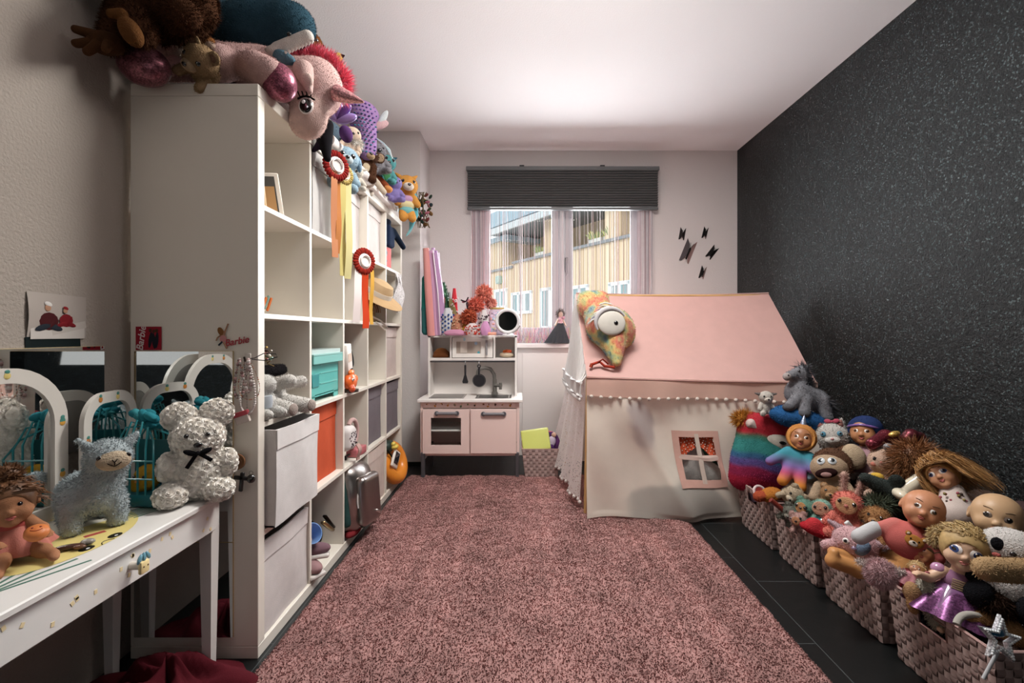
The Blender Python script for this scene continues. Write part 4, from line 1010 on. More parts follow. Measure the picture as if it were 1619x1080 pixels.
t.p('body', G().sdf([pE((0, 0, 0), (.045, .04, .05), c), pE((0, -.01, .065), (.036, .034, .034), c), pE((.03, -.03, -.03), (.02, .04, .02), c), pE((-.03, -.03, -.03), (.02, .04, .02), c)], 34).fur(1000, .006, .0012)); t.p('striped_sleeve', G().lathe([(.028, -.02), (.03, 0), (.028, .02)], 'b9c0c8', 16, None, (-.02, -.02, .01)), 'fabric')
t = Toy('black_scarf', 'rolled black knitted scarf lying above the white bear', 'scarf', cell(0, 2, .42, -.08) + Vector((0, 0, .148)), (0, 4, 84))
t.p('roll', G().sdf([pK((-.11, 0, 0), (.1, 0, .01), .02, .022, '1d1a1c')], 30).fur(900, .006, .001), 'plush')
t.p('tan_lining', G().sdf([pE((0, -.006, -.03), (.06, .02, .02), '8a6a52')], 20), 'fabric')
t = Toy('tiara', 'gold and green tangle of tiaras above the black scarf', 'tiara', cell(0, 2, .28, -.07) + Vector((0, 0, .17)), (0, 0, 82)); g = G(); rr = random.Random(5)
for k in range(9):
    R = rr.uniform(.03, .06); a0 = rr.uniform(-.5, .5)
    g.tube([(R*math.cos(a) + rr.uniform(-.01, .01), rr.uniform(-.02, .02)*math.sin(a*2), .012 + k*.004 + R*.9*math.sin(a)*.6) for a in np.linspace(a0, PI + a0, 12)], .0018, rr.choice(['8a7a52', '4a5a48', 'b8a070', '6a4a44']), 5)
t.p('band', g, 'metal'); g = G()
for k in range(24): g.ell((rr.uniform(-.06, .06), rr.uniform(-.03, .01), rr.uniform(.01, .07)), rr.uniform(.003, .006), rr.choice(['d8d0c0', '7a9a88', 'a8605a', 'c9a860']), None, 6, 4)
t.p('jewel', g, 'gloss').__setitem__('kind', 'stuff')
# teal tinted box
tb = thing('plastic_drawer_box', 'translucent teal plastic box with lifted clear lid in the shelf', 'plastic box', (SX1 - .02, cellY(1) + CELL/2, rowZ(2) + .001), (0, 0, 0)); w, h, d = .30, .19, .30; TC = '6fc9c2'
g = G().bx(-.004, 0, -w/2, w/2, .03, h, TC).bx(-.004, 0, -w/2, -w/2+.05, 0, .03, TC).bx(-.004, 0, w/2-.05, w/2, 0, .03, TC).bx(-d, 0, -w/2, -w/2+.004, 0, h, TC).bx(-d, 0, w/2-.004, w/2, 0, h, TC).bx(-d, -d+.004, -w/2, w/2, 0, h, TC).bx(-d, 0, -w/2, w/2, .02, .026, TC)
for z in (.07, .115, .15): g.bx(0, .002, -w/2+.1, w/2-.01, z, z+.004, '8ad9d2')
build('body', g, 'tinted', tb, False); build('square_window', G().bx(.0, .004, -w/2+.02, -w/2+.085, .062, .118, '2f8f90', .002), 'plastic', tb)
g = G().bx(-d-.01, .02, -w/2-.004, w/2+.004, h+.002, h+.01, 'a9dcd8').bx(.014, .02, -w/2-.004, w/2+.004, h-.03, h+.004, '8ed2cc').bx(-d, .01, -w/2, w/2, h+.01, h+.028, 'd4e6e4')
build('lid', g, 'tinted', tb, False)
g = G(); rr = random.Random(9)
for k in range(14): g.box((-.05-rr.random()*.2, rr.uniform(-.12, .12), .05+rr.random()*.09), (.06, .05, .05), rr.choice(['58b7b2', '4aa6a6', 'd3e6e2', '3f9b9f']), .006, (rr.uniform(0, 90), rr.uniform(0, 90), 0))
build('contents', g, 'plastic', tb)
# toys by the black disc
t = Toy('black_hat', 'round black hat standing on edge behind the orange toy', 'hat', cell(2, 2, .56, -.12) + Vector((0, 0, .155)), (0, 78, 4))
t.p('brim', G().lathe([(.0, .0), (.15, 0), (.152, .006), (.15, .01), (0, .012)], '1b1a1c', 34), 'fabric'); t.p('crown', G().lathe([(.085, .01), (.08, .06), (.06, .075), (0, .078)], '201f21', 28), 'fabric')
t = Toy('toy_carton', 'narrow white carton with black dot tilted against the black hat', 'carton', cell(2, 2, .22, -.02) + Vector((0, 0, .12)), (0, -10, 86))
t.p('carton', G().box((0, 0, .02), (.05, .04, .19), 'e8e2dc', .002), 'paper'); t.p('print', G().box((.005, -.021, -.02), (.026, .002, .026), '17161a', 0).box((.0, -.021, .05), (.04, .002, .04), 'd6c2b4', 0), 'paper')
t = Toy('fish_toy', 'bright orange plastic fish toy at the foot of the carton', 'toy', cell(2, 2, .2, .0) + Vector((0, 0, .05)), (0, 0, 90))
t.p('body', G().sdf([pE((0, 0, 0), (.05, .03, .042), 'e2662c'), pE((.075, 0, .012), (.03, .008, .018), 'ef7a34', (0, 20, 0)), pE((.0, -.005, .045), (.03, .012, .016), 'ef7a34'), pE((-.03, -.02, -.03), (.02, .015, .018), 'c9502a')], 36), 'plastic')
t.p('base', G().lathe([(0, -.049), (.04, -.049), (.04, -.035), (0, -.033)], '3b2f2c', 18), 'plastic'); t.p('eye', G().ell((-.03, -.024, .014), .007, 'f2efe9').ell((-.033, -.029, .015), .0035, '111111'), 'gloss')
# handbag
t = Toy('handbag', 'small white spotted handbag with round pink handle', 'handbag', cell(2, 3, .3, -.03) + Vector((0, 0, .09)), (0, 0, 84))
t.p('bag', G().sdf([pB((0, 0, .03), (.055, .035, .06), .03, 'ece4e2')], 30), 'fabric'); t.p('handle', G().tube([(.06 + .055*math.cos(a), .0, .045 + .065*math.sin(a)) for a in np.linspace(-PI*.55, PI*.75, 18)], .011, 'd9b5b0', 8), 'fabric')
g = G(); rr = random.Random(6)
for k in range(26): g.ell((rr.uniform(-.045, .04), -.0355, .03 + rr.uniform(-.045, .045)), (rr.uniform(.003, .007), .002, rr.uniform(.003, .006)), rr.choice(['4a4248', '8a7a80', '2a2428']), None, 7, 4)
t.p('spot_print', g, 'fabric'); t.p('strap', G().sheet(lambda u, v: (-.01+.035*u+.03*v, -.05-.01*math.sin(v*5), .0-.085*v), 4, 10, 'd6b0a8', .004), 'fabric')
t = Toy('pink_block', 'dusty pink toy block lying next to the spotted handbag', 'toy block', cell(2, 3, .72, -.03) + Vector((0, 0, .023)), (0, 0, 84)); t.p('block', G().box((0, 0, 0), (.12, .06, .042), 'b9686e', .006, None, 2), 'plastic')
# floor row: cup, shoes, clip
t = Toy('blue_cup', 'light blue toy cup tipped on its side on the lowest shelf', 'cup', cell(1, 4, .16, -.045) + Vector((0, 0, .16)), (62, 0, 60)); t.p('cup', G().lathe([(0, -.04), (.034, -.04), (.042, .04), (.039, .04), (.031, -.034), (0, -.034)], '7fa3d6', 22), 'plastic')
for k, (lb, u, z, rz, cc) in enumerate((('grey and pink doll shoe at the front of the lowest compartment', .16, .052, 60, 'b08a8c'), ('dusty mauve doll shoe lying on top of the grey one', .2, .105, 110, '8a6a74'), ('small dark shoe at the back of the lowest compartment', .45, .06, 30, '2c2a2e'))):
    t = Toy('doll_shoe', lb, 'shoe', cell(1, 4, u, -.05 - .04*(k == 2)) + Vector((0, 0, z)), (0, 12*(k == 1), rz), 1, 'doll shoes in the shelf')
    t.p('upper', G().sdf([pE((0, -.03, -.01), (.034, .06, .026), cc), pE((0, .03, .012), (.032, .036, .042), cc), pE((0, .035, .055), (.022, .024, .03), cc, sub=True)], 32), 'fabric')
    t.p('sole', G().sdf([pB((0, -.008, -.036), (.036, .078, .009), .008, 'd6cfca')], 26), 'plastic'); t.p('strap', G().tube([(-.034, .0, .0), (-.02, -.012, .03), (.02, -.012, .03), (.034, 0, 0)], .006, 'd9c0bc', 6), 'fabric')
t = Toy('hair_clamp', 'gold and black hair clamp propped at the divider', 'hair clip', cell(1, 4, .74, -.04) + Vector((0, 0, .12)), (0, 38, 85)); t.p('jaw', G().box((0, 0, 0), (.12, .02, .014), 'a8926a', .004).box((0, 0, .02), (.12, .02, .01), '2a2624', .003, (0, 8, 0)), 'metal')
t = Toy('dark_bag', 'crumpled black bag filling the back of the lowest compartment', 'bag', cell(1, 4, .5, -.15) + Vector((0, 0, .09))); t.p('bag', G().sdf([pE((0, 0, 0), (.08, .13, .09), '1e1d20'), pE((.03, .08, -.02), (.05, .07, .06), '2a2a2c'), pE((.02, -.06, .05), (.05, .06, .05), '19181a')], 34), 'fabric')
t = Toy('wooden_block', 'small brown wooden block at the front of the lowest shelf', 'toy block', cell(1, 4, .07, -.02) + Vector((0, 0, .018)), (0, 0, 20)); t.p('block', G().box((0, 0, 0), (.04, .03, .034), '9a6240', .003), 'wood')
# silver backpack
t = Toy('backpack', 'shiny silver backpack slumped out of the bottom shelf', 'backpack', cell(2, 4, .45, -.01) + Vector((0, 0, .17)), (-6, 4, 82)); c = 'a39c98'
t.p('body', G().sdf([pB((0, 0, 0), (.115, .06, .165), .06, c), pE((0, -.03, .02), (.11, .06, .14), c)], 44), 'metal')
t.p('front_pocket', G().sdf([pB((.0, -.075, -.015), (.092, .03, .12), .028, '9d9592')], 36), 'metal')
t.p('zipper', G().tube([(.094*math.cos(a), -.085 + .02*math.cos(a)**2, -.015 + .122*math.sin(a)) for a in np.linspace(-.2, PI+.2, 24)], .004, 'd9d5d2', 6), 'plastic')
t.p('handle', G().tube([(-.03, .02, .15), (-.025, .02, .2), (.02, .02, .205), (.03, .02, .155)], .007, '5a5654', 6), 'fabric')
t.p('side_strap', G().sdf([pK((.1, -.01, .0), (.135, -.045, -.11), .02, .028, '8d8684'), pK((-.11, .0, .1), (-.125, -.02, -.1), .018, .02, '2f4a48')], 30), 'fabric')
t.p('buckle', G().box((.03, -.11, -.09), (.06, .008, .012), 'd5d2ce', .002, (0, 25, 0)), 'metal')
t = Toy('red_green_pouch', 'red and green fabric pouch squeezed under the silver backpack', 'pouch', cell(2, 4, .42, .015) + Vector((0, 0, .03)), (0, 0, 85)); t.p('pouch', G().sdf([pE((-.06, 0, -.01), (.07, .03, .02), '8a2f34'), pE((.05, -.01, -.01), (.06, .025, .018), '2f6a58')], 32), 'fabric')
# far end: orange ring and tablet, dark helmet
t = Toy('swim_ring', 'orange ring toy standing in the far bottom compartment', 'toy', cell(4, 4, .42, .0) + Vector((0, 0, .15)), (0, 0, 78)); t.p('ring', G().sdf([pT((0, 0, 0), .10, .042, 'e0892e', (72, 0, 0))], 36), 'plastic')
t = Toy('toy_tablet', 'white edged toy tablet leaning in the orange ring', 'toy', cell(4, 4, .2, .035) + Vector((0, 0, .19)), (0, 20, 80)); t.p('case', G().box((0, 0, 0), (.09, .016, .11), 'ece6dc', .008, (0, 12, 0), 2), 'plastic'); t.p('screen', G().box((0, -.009, .005), (.06, .003, .075), '24262c', .001, (0, 12, 0)), 'gloss')
t = Toy('yellow_duck', 'small yellow bath toy on top of the orange ring', 'toy', cell(4, 4, .18, .03) + Vector((0, 0, .27)), (0, 0, 80)); t.p('body', G().sdf([pE((0, 0, 0), (.03, .025, .018), 'd9c05a'), pE((-.015, 0, .02), .015, 'd9c05a')], 22), 'plastic')
t = Toy('dark_helmet', 'dark green helmet at the top of the far bottom compartment', 'helmet', cell(4, 4, .22, -.05) + Vector((0, 0, .27)), (0, 0, 80)); t.p('shell', G().sdf([pE((0, 0, 0), (.075, .08, .05), '22332c')], 26), 'plastic'); t.p('strap', G().tube([(-.05, -.06, -.01), (-.02, -.075, -.06), (.02, -.07, -.06)], .005, '16201c', 5), 'fabric')

# ------------------------------------------------------------------ on top of the shelf
def ape():
    t = Toy('ape_plush', 'big dark brown ape soft toy slumped at the wall on the shelf top', 'soft toy', Vector((-1.085, 1.45, 2.045)), (0, 0, 0)); c = lin('4e3222')
    P = [pE((-.005, 0, .01), (.13, .12, .13), c, k=.05), pK((-.05, -.06, -.08), (.015, -.12, -.165), .05, .04, c), pK((-.1, -.04, -.06), (-.085, -.1, -.18), .045, .036, c), pK((.07, -.05, -.08), (.11, -.08, -.09), .05, .045, c), pE((.02, .02, .19), (.11, .11, .11), c, k=.05), pK((.1, 0, .07), (.13, -.03, -.05), .045, .04, c), pK((-.1, -.02, .07), (-.12, -.1, .0), .04, .04, c)]
    g = G().sdf(P, 46); g.fur(18000, .013, .0014, (.0, -.1, -.5), .7, .3, 6, lambda V: V[:, 2] < .19); t.p('body', g)
    t.p('foot', G().sdf([pE((.02, -.16, -.19), (.026, .024, .046), '6a4628', (0, -30, 0)), pK((.0, -.165, -.145), (-.02, -.175, -.15), .015, .012, '6a4628')], 30))
    t.p('hand', G().sdf([pE((-.08, -.125, -.2), (.045, .036, .03), '4c3220'), pK((-.1, -.14, -.185), (-.135, -.155, -.18), .014, .011, '553824'), pK((-.1, -.145, -.21), (-.125, -.165, -.225), .014, .011, '553824'), pK((-.08, -.15, -.22), (-.09, -.17, -.25), .014, .011, '553824'), pK((-.055, -.145, -.215), (-.045, -.165, -.24), .013, .01, '553824')], 40))
    t.p('tan_patch', G().sdf([pE((-.13, -.08, .12), (.03, .035, .05), '7d5634')], 20).fur(300, .012, .0014))
ape()
def unicorn():
    t = Toy('unicorn_plush', 'giant pale pink unicorn soft toy lying with its head over the edge', 'soft toy', (0, 0, 0)); c = lin('d8b3ae')
    A = lambda x, y, Y: np.array(at(x, y, Y)); hc = A(498, 142, 1.76)
    P = [pK(A(255, 100, 1.55), A(350, 100, 1.6), .055, .06, c), pE(A(395, 112, 1.72), (.12, .12, .07), c), pK(A(345, 88, 1.66), A(400, 108, 1.62), .048, .05, c), pK(A(425, 112, 1.72), hc, .07, .09, c, .05),
         pE(hc + (.0, 0, .01), (.088, .082, .105), c, (0, 12, 0), .04), pE(A(487, 188, 1.72), (.066, .06, .075), 'e0bfb6', (0, 15, 0), .05), pK(A(405, 108, 1.6), A(428, 118, 1.55), .055, .05, c)]
    g = G().sdf(P, 64); g.fur(6000, .006, .0012, (0, 0, -.2), .6, .08, 6); t.p('body', g)
    for (x, y, Y, r, rt) in ((228, 104, 1.43, (.075, .055, .06), (0, 14, 0)), (441, 130, 1.56, (.055, .05, .066), (0, -24, 0))):
        t.p('hoof', G().sdf([pE(A(x, y, Y), r, '8a4a5c' if x > 300 else '84505a', rt)], 26), 'glitter')
    t.p('ear', G().sdf([pK(A(480, 112, 1.67), A(490, 145, 1.63), .036, .01, 'd9b8b2'), pE(A(486, 126, 1.625), (.02, .01, .026), 'e6c9c0', (0, -20, 0))], 24))
    e = A(484, 167, 1.66); g = G()
    n = np.array((.1, -1, .05)); M = lookm(n)
    g.ell(e, (.026, .006, .032), 'efe6e2', M, 16, 8).ell(e + M @ (0, -.004, -.002), (.021, .006, .026), '1a1414', M, 16, 8).ell(e + M @ (-.006, -.0085, .009), (.007, .003, .008), 'ffffff', M, 10, 6).ell(e + M @ (.006, -.0085, -.009), (.004, .003, .005), 'd8d0e0', M, 8, 5)
    t.p('eye', g, 'gloss'); g = G()
    for k in range(4): b = e + M @ (-.02+.012*k, -.003, .03); g.tube([b, b + M @ (-.008+.003*k, -.003, .018)], .0025, '1a1414', 5)
    g.tube([e + M @ (x, -.004, .032 - 14*x*x) for x in (-.028, -.014, 0, .014, .03)], .0035, '1a1414', 5); t.p('eyelash', g)
    t.p('horn', G().lathe([(.03, 0), (.026, .03), (.0245, .032), (.02, .06), (.0185, .062), (.012, .09), (.003, .115)], 'c08a8c', 18, lookm((.85, -.1, -.32)) @ rotm((90, 0, 0)), A(531, 147, 1.73)), 'glitter')
    g = G(); pth = [A(452, 98, 1.76), A(475, 92, 1.78), A(500, 92, 1.8), A(522, 104, 1.82), A(538, 125, 1.83), A(540, 148, 1.84)]
    for i in range(5): g.sdf([pK(pth[i], pth[i+1], .022, .022, 'f2788e')], 14)
    g.fur(5200, .042, .0022, (.12, -.1, .35), .8, .25, 5); t.p('mane', g, 'hair')
unicorn()
def shark():
    t = Toy('shark_plush', 'large dark blue shark soft toy lying on top of the unicorn', 'soft toy', (0, 0, 0)); A = lambda x, y, Y: np.array(at(x, y, Y)); c = lin('34505e')
    P = [pK(A(335, 55, 1.78), A(400, 56, 1.76), .08, .105, c, .05), pK(A(400, 56, 1.76), A(455, 44, 1.74), .105, .088, c, .05), pE(A(468, 40, 1.735), (.066, .07, .064), c), pK(A(352, 30, 1.78), A(345, -5, 1.82), .05, .02, c), pK(A(348, 40, 1.78), A(335, -25, 1.82), .06, .015, c)]
    g = G().sdf(P, 56); g.fur(7000, .007, .0013, (-.2, 0, -.1), .6, .14, 6); t.p('body', g)
    t.p('jaw', G().sdf([pK(A(440, 78, 1.665), A(486, 58, 1.675), .024, .022, 'ded6cf'), pE(A(432, 84, 1.665), (.028, .028, .022), 'cfc6be')], 32))
    g = G()
    for k in range(9):
        b = A(452 + k*5.2, 82 - k*2.2, 1.645); g.lathe([(.006, 0), (0, .014)], 'f4efe8', 8, rotm((180, 0, 0)), b)
    t.p('teeth', g, 'plastic'); t.p('eye', G().ell(A(457, 54, 1.652), (.008, .006, .008), '0a0a0c'), 'gloss'); t.p('fin', G().sdf([pE(A(447, 90, 1.66), (.05, .02, .022), '5f7f8f', (0, 25, 0))], 20))
shark()
def P3(x, y, Y): return at(x, y, Y)
critter('bear_plush', 'small tan bear soft toy lying face down beside the glittery hoof', P3(318, 96, 1.47), (40, 40, 10), .05, '9c8060', ear=('round', 'a58a6a', '8a6a58'), muzzle='b39a7c', fur=(1500, .11), pose=TUCK)
t = Toy('white_paws_plush', 'white soft paws of a toy tucked under the ape', 'soft toy', P3(262, 74, 1.5)); c = lin('cdbfb0'); t.p('body', G().sdf([pE((-.03, 0, 0), (.05, .05, .034), c), pE((.04, .0, -.002), (.03, .04, .026), c)], 30).fur(700, .006, .001))
t = Toy('owl_plush', 'tiny orange brown soft toy between the ape and the unicorn', 'soft toy', P3(326, 70, 1.56)); t.p('body', G().sdf([pE((0, 0, 0), (.03, .03, .028), '8a5a34'), pE((.022, -.012, -.018), (.018, .016, .016), 'b8a090')], 22).fur(400, .008, .001)); t.p('beak', G().ell((-.01, -.028, 0), .006, '2a2018'), 'plastic')
critter('dog_plush', 'brown puppy soft toy peeking out behind the shark', P3(492, 70, 2.02), (0, 20, 20), .048, '7a4a2a', ear=('flop', '5a3420', None), muzzle='a8784c', fur=(1200, .12))
t = Toy('yellow_plush', 'yellow soft toy with a black tipped ear behind the pink mane', 'soft toy', P3(505, 108, 2.1)); t.p('body', G().sdf([pE((0, 0, 0), (.11, .07, .07), 'd9b850')], 26).fur(600, .006, .001)); g = G().sdf([pK((.05, -.0, .02), (.085, 0, .05), .022, .018, 'd9c060'), pK((.085, 0, .05), (.11, 0, .057), .018, .004, '16130f')], 26); t.p('ear', g)
g = G()
for a in (-40, 5, 40, 75): g.sdf([pE((math.sin(math.radians(a))*.04, 0, math.cos(math.radians(a))*.05), (.022, .01, .05), ['7d5fa8', '5a3f86', '9a86c8', '30384a'][(a//35) % 4], (0, a, 0))], 14)
t = Toy('purple_fan_toy', 'shiny purple petal shaped fabric toy beside the unicorn nose', 'toy', P3(533, 193, 1.98)); t.p('petals', g, 'gloss')
t = Toy('black_stocking', 'black pointed fabric toy leg hanging in front of the red rosette', 'doll leg', P3(517, 222, 1.9)); t.p('leg', G().sdf([pK((.0, 0, .06), (-.01, 0, 0), .026, .03, '17151a'), pK((-.01, 0, 0), (.004, -.005, -.075), .028, .014, '17151a'), pK((-.02, 0, -.01), (-.05, -.01, -.045), .02, .008, '2a1f30')], 32), 'fabric')
t = Toy('violet_flipper', 'dark violet soft flipper hanging next to the black pointed toy', 'doll leg', P3(547, 212, 2.06)); t.p('flipper', G().sdf([pE((0, 0, 0), (.028, .02, .04), '5a3a6a', (0, -20, 0))], 18), 'fabric')
def mermaid():
    t = Toy('mermaid_tail_plush', 'lilac mermaid tail soft toy covered in teal scale print', 'soft toy', P3(576, 205, 2.5), (0, 8, 10)); c = lin('a583b5')
    P = [pK((-.02, 0, .07), (.03, 0, -.12), .075, .05, c), pE((-.02, 0, .08), (.085, .06, .06), c)]
    t.p('body', G().sdf(P, 40)); g = G(); rg = np.random.default_rng(2)
    for z in np.arange(-.13, .13, .02):
        for x in np.arange(-.09, .09, .018):
            xx = x + .009*(int(round(z/.02)) % 2); cx = .0 - z*.27*.9; rad = .078 - max(0, -z)*.2
            q = 1 - ((xx-cx)/rad)**2 - (max(0, z-.09)/.06)**2
            if q > .12: g.ell((xx, -rad*math.sqrt(q)*.96, z), (.0065, .003, .0045), ['3f7f96', '6a4f96', '37506e'][rg.integers(3)], (0, 0, 0), 7, 4)
    t.p('scale_print', g); t.p('fin', G().sdf([pE((.075, 0, .04), (.05, .012, .022), 'd9b3b6', (0, -30, 0)), pE((.085, 0, .08), (.018, .01, .05), 'cfd5d8', (0, 20, 0))], 26))
    g = G()
    for k in range(12): g.tube([(.06, 0, -.03), (.1+.004*k, .0, -.045-.003*k), (.13+.003*k, .0, -.08-.004*k)], .0025, ['cfe0e6', 'a9c9d6', 'e6ecee'][k % 3], 4)
    t.p('fringe', g, 'fabric')
mermaid()
critter('troll_doll', 'pale doll with a puff of white hair on the shelf top', P3(557, 214, 2.3), (0, 12, 30), .042, 'd8c0ac', ear=(None, None, None), fur=None, extra=lambda t: t.p('hair', G().sdf([pE((.15, .2, -.9), (1.0, .8, .9), 'e6e0d8')], 24).fur(2600, .55, .03, (0, 0, -.2), .8, .08, 4), 'hair'))
critter('blue_plush', 'light blue soft toy with one dark eye above the white tube', P3(546, 252, 2.14), (0, 10, 30), .06, '9fb9c9', eye=(26, 5, .2), ear=('flop', '8aa6ba', None), muzzle='c9d6dc', fur=(900, .08))
critter('lamb_plush', 'cream lamb soft toy sitting low on the shelf edge', P3(562, 272, 2.25), (0, 0, 30), .036, 'd9cfc2', ear=('side', None, None), fur=(1000, .16))
critter('monkey_plush', 'dark brown monkey soft toy with beige arms hanging down', P3(582, 246, 2.52), (0, 14, 35), .055, '4a3022', ear=('big', None, 'b39a80'), muzzle='b59a7c', fur=(1600, .16), pose=dict(arms=[[(.7, -.3, -1.0), (.75, -.9, -2.2)]], legs=[[(.4, -.3, -2.0), (.7, -1.2, -2.6)]], body=(.85, .75, 1.0), bz=-1.5), belly='cbb89c')
t = Toy('ribbon_legs', 'long cream fabric doll legs dangling over the shelf edge', 'doll leg', P3(598, 292, 2.66)); t.p('legs', G().sdf([pK((-.05, 0, .06), (.0, -.02, -.0), .02, .018, 'd5c6b4'), pK((0, -.02, 0), (.04, -.03, -.05), .018, .016, 'cbbba8'), pK((-.08, 0, .0), (-.03, -.04, -.06), .022, .018, 'ddd2c4')], 36), 'fabric')
critter('koala_plush', 'grey koala soft toy in the middle of the shelf top row', P3(597, 240, 2.72), (0, -5, 30), .05, '8d8a8e', ear=('round', None, 'cfc6c6'), nose=('1a1a1e', .22), fur=(1600, .16))
critter('teal_plush', 'teal soft toy with dark eyebrows behind the koala', P3(613, 258, 2.84), (0, 10, 30), .05, '5f9fa0', ear=('tri', '3a5a6a', None), eye=(30, 15, .24), fur=(900, .1), belly='4a8a5a')
critter('octopus_plush', 'purple long-armed soft toy next to the orange cat', P3(624, 290, 2.9), (0, 0, 30), .045, '8f80b8', ear=(None, None, None), fur=(700, .08))
t = Toy('brown_stocking', 'red brown doll leg with orange foot lying on the shelf top', 'doll leg', P3(606, 293, 2.76)); t.p('leg', G().sdf([pK((-.05, 0, .06), (.02, -.01, -.01), .022, .02, '8a4428'), pE((.035, -.02, -.03), (.024, .03, .02), 'cf8a52')], 28), 'fabric')
critter('cat_plush', 'orange cat soft toy in a pastel rainbow jumper at the shelf end', P3(643, 294, 3.06), (0, 0, 25), .072, 'd99a4e', ear=('tri', 'd99a4e', None), muzzle='e9dccf', fur=(800, .06), pose=dict(arms=[[(.6, -.1, -1.1), (.9, -.4, -1.7)]], legs=[[(.35, -.1, -2.5), (.4, -.5, -3.0)]], body=(.7, .6, 1.0), bz=-1.8),
        extra=lambda t: [t.p('jumper', G().sdf([pE((0, .08, -1.25), (.74, .64, .42), 'c9a0c4'), pE((0, .08, -1.75), (.77, .66, .42), 'e6d9a8'), pE((0, .08, -2.3), (.72, .64, .5), '7fbcbc')], 30), 'fabric')])
t = Toy('fabric_tail', 'thin teal fabric mermaid tail hanging off the shelf end', 'doll leg', P3(652, 330, 3.1)); t.p('tail', G().sdf([pK((.0, 0, .07), (.01, 0, -.04), .035, .028, '5fb0bc'), pK((.01, 0, -.04), (-.01, -.01, -.14), .028, .01, '6fb8c4'), pK((-.01, -.01, -.14), (-.035, -.01, -.18), .01, .007, '8fcad2')], 34), 'fabric')
g = G(); rr = random.Random(12); bq = G(); st = G()
for k in range(46):
    p = Vector((rr.uniform(-.055, .07), rr.uniform(-.05, .05), rr.uniform(-.13, .12)))
    g.sdf([pE(p, (rr.uniform(.012, .022), .01, rr.uniform(.008, .016)), rr.choice(['3f4a34', '6a3430', '28352c', '8a4a50', 'c9954e', '7a5a3a', '2f3a40', 'b06a78']), (rr.uniform(0, 180), rr.uniform(0, 180), 0))], 8)
for k in range(10): st.tube([(rr.uniform(-.05, .05), 0, .12), (rr.uniform(-.06, .06), rr.uniform(-.04, .04), 0), (rr.uniform(-.05, .06), 0, -.14)], .003, '5a4a30', 4)
t = Toy('dried_bouquet', 'dark dried flower garland hanging at the far end of the shelf', 'dried flowers', P3(667, 330, 3.42)); b = t.p('blossoms', g, 'fabric'); b['kind'] = 'stuff'; t.p('stems', st, 'wood')
# white tube and flat box along the front edge
t = Toy('poster_tube', 'white rolled tube with beige rim lying along the shelf top edge', 'tube', Vector((SX1 + .012, 2.28, TOP + .033)))
t.p('tube', G().cyl((0, -.28, 0), (0, .26, 0), .03, 'e3dcd8', None, 22), 'paper'); t.p('rim', G().sdf([pT((0, .262, 0), .031, .008, 'c4b2a6', (90, 0, 0))], 26), 'fabric')
t = Toy('flat_box', 'flat white box lying along the far half of the shelf top', 'box', Vector((SX1 - .05, 2.93, TOP + .014))); t.p('box', G().box((0, 0, 0), (.16, .72, .026), 'e6deda', .003), 'paper')
t = Toy('jumbled_plush', 'dim jumble of soft toys heaped deep on the shelf top', 'soft toys', Vector((-1.04, 2.4, TOP))); t.o['kind'] = 'stuff'; g = G(); rr = random.Random(21)
for k in range(26): g.sdf([pE((rr.uniform(-.13, .1), rr.uniform(-.7, .75), .05 + rr.random()*.12*(1 if k % 2 else .4)), (rr.uniform(.06, .09), rr.uniform(.06, .11), rr.uniform(.05, .08)), rr.choice(['8a7a80', '6a5a66', '9a8a7a', '5a6a78', 'b0a0a0', '4a4048']))], 12)
g.fur(3000, .012, .0014); t.p('heap', g)
# ------------------------------------------------------------------ toy kitchen
KX, KY = -.352, 3.31; KP = 'e6ccc6'; KW = 'e9e3df'; KG = '77757a'
kt = thing('toy_kitchen', 'pale pink and white wooden toy kitchen below the window', 'toy kitchen', (KX, KY, 0))
def kb(name, x0, x1, y0, y1, z0, z1, col, par=kt, bev=.003, mat='paint'): return build(name, G().bx(x0, x1, y0, y1, z0, z1, col, bev), mat, par, True, 30)
for x in (-.345, .32):
    for y in (.004, .34): kb('leg', x, x+.026, y, y+.026, 0, .19, '4c4a4e')
g = G().bx(-.35, -.332, .018, .37, .165, .545, KP).bx(.33, .348, .018, .37, .165, .545, KP).bx(-.332, .33, .018, .37, .165, .18, KP).bx(-.332, .33, .355, .37, .18, .545, KP).bx(-.008, .008, .02, .355, .18, .495, KP).bx(-.332, .33, .024, .034, .50, .545, KP).bx(-.332, -.01, .03, .355, .335, .343, KW)
bd = build('body', g, 'paint', kt, False)
g = G(); rr = random.Random(31)
for k in range(13):
    x = -.30 + k*.048 + rr.uniform(-.008, .008); c = rr.choice(['8a5a3a', 'c98a4a', '4a3a34', '6a7a5a', 'b8604a', '9a8a7a'])
    g.ell((x, .0235, .522 + rr.uniform(-.01, .01)), (rr.uniform(.005, .011), .001, rr.uniform(.004, .008)), c, (0, rr.uniform(0, 180), 0), 9, 5)
    g.ell((x + .006, .0232, .527), (.004, .001, .006), rr.choice(['d9b890', '7a4a30']), None, 7, 4)
build('sticker_row', g, 'paper', bd)
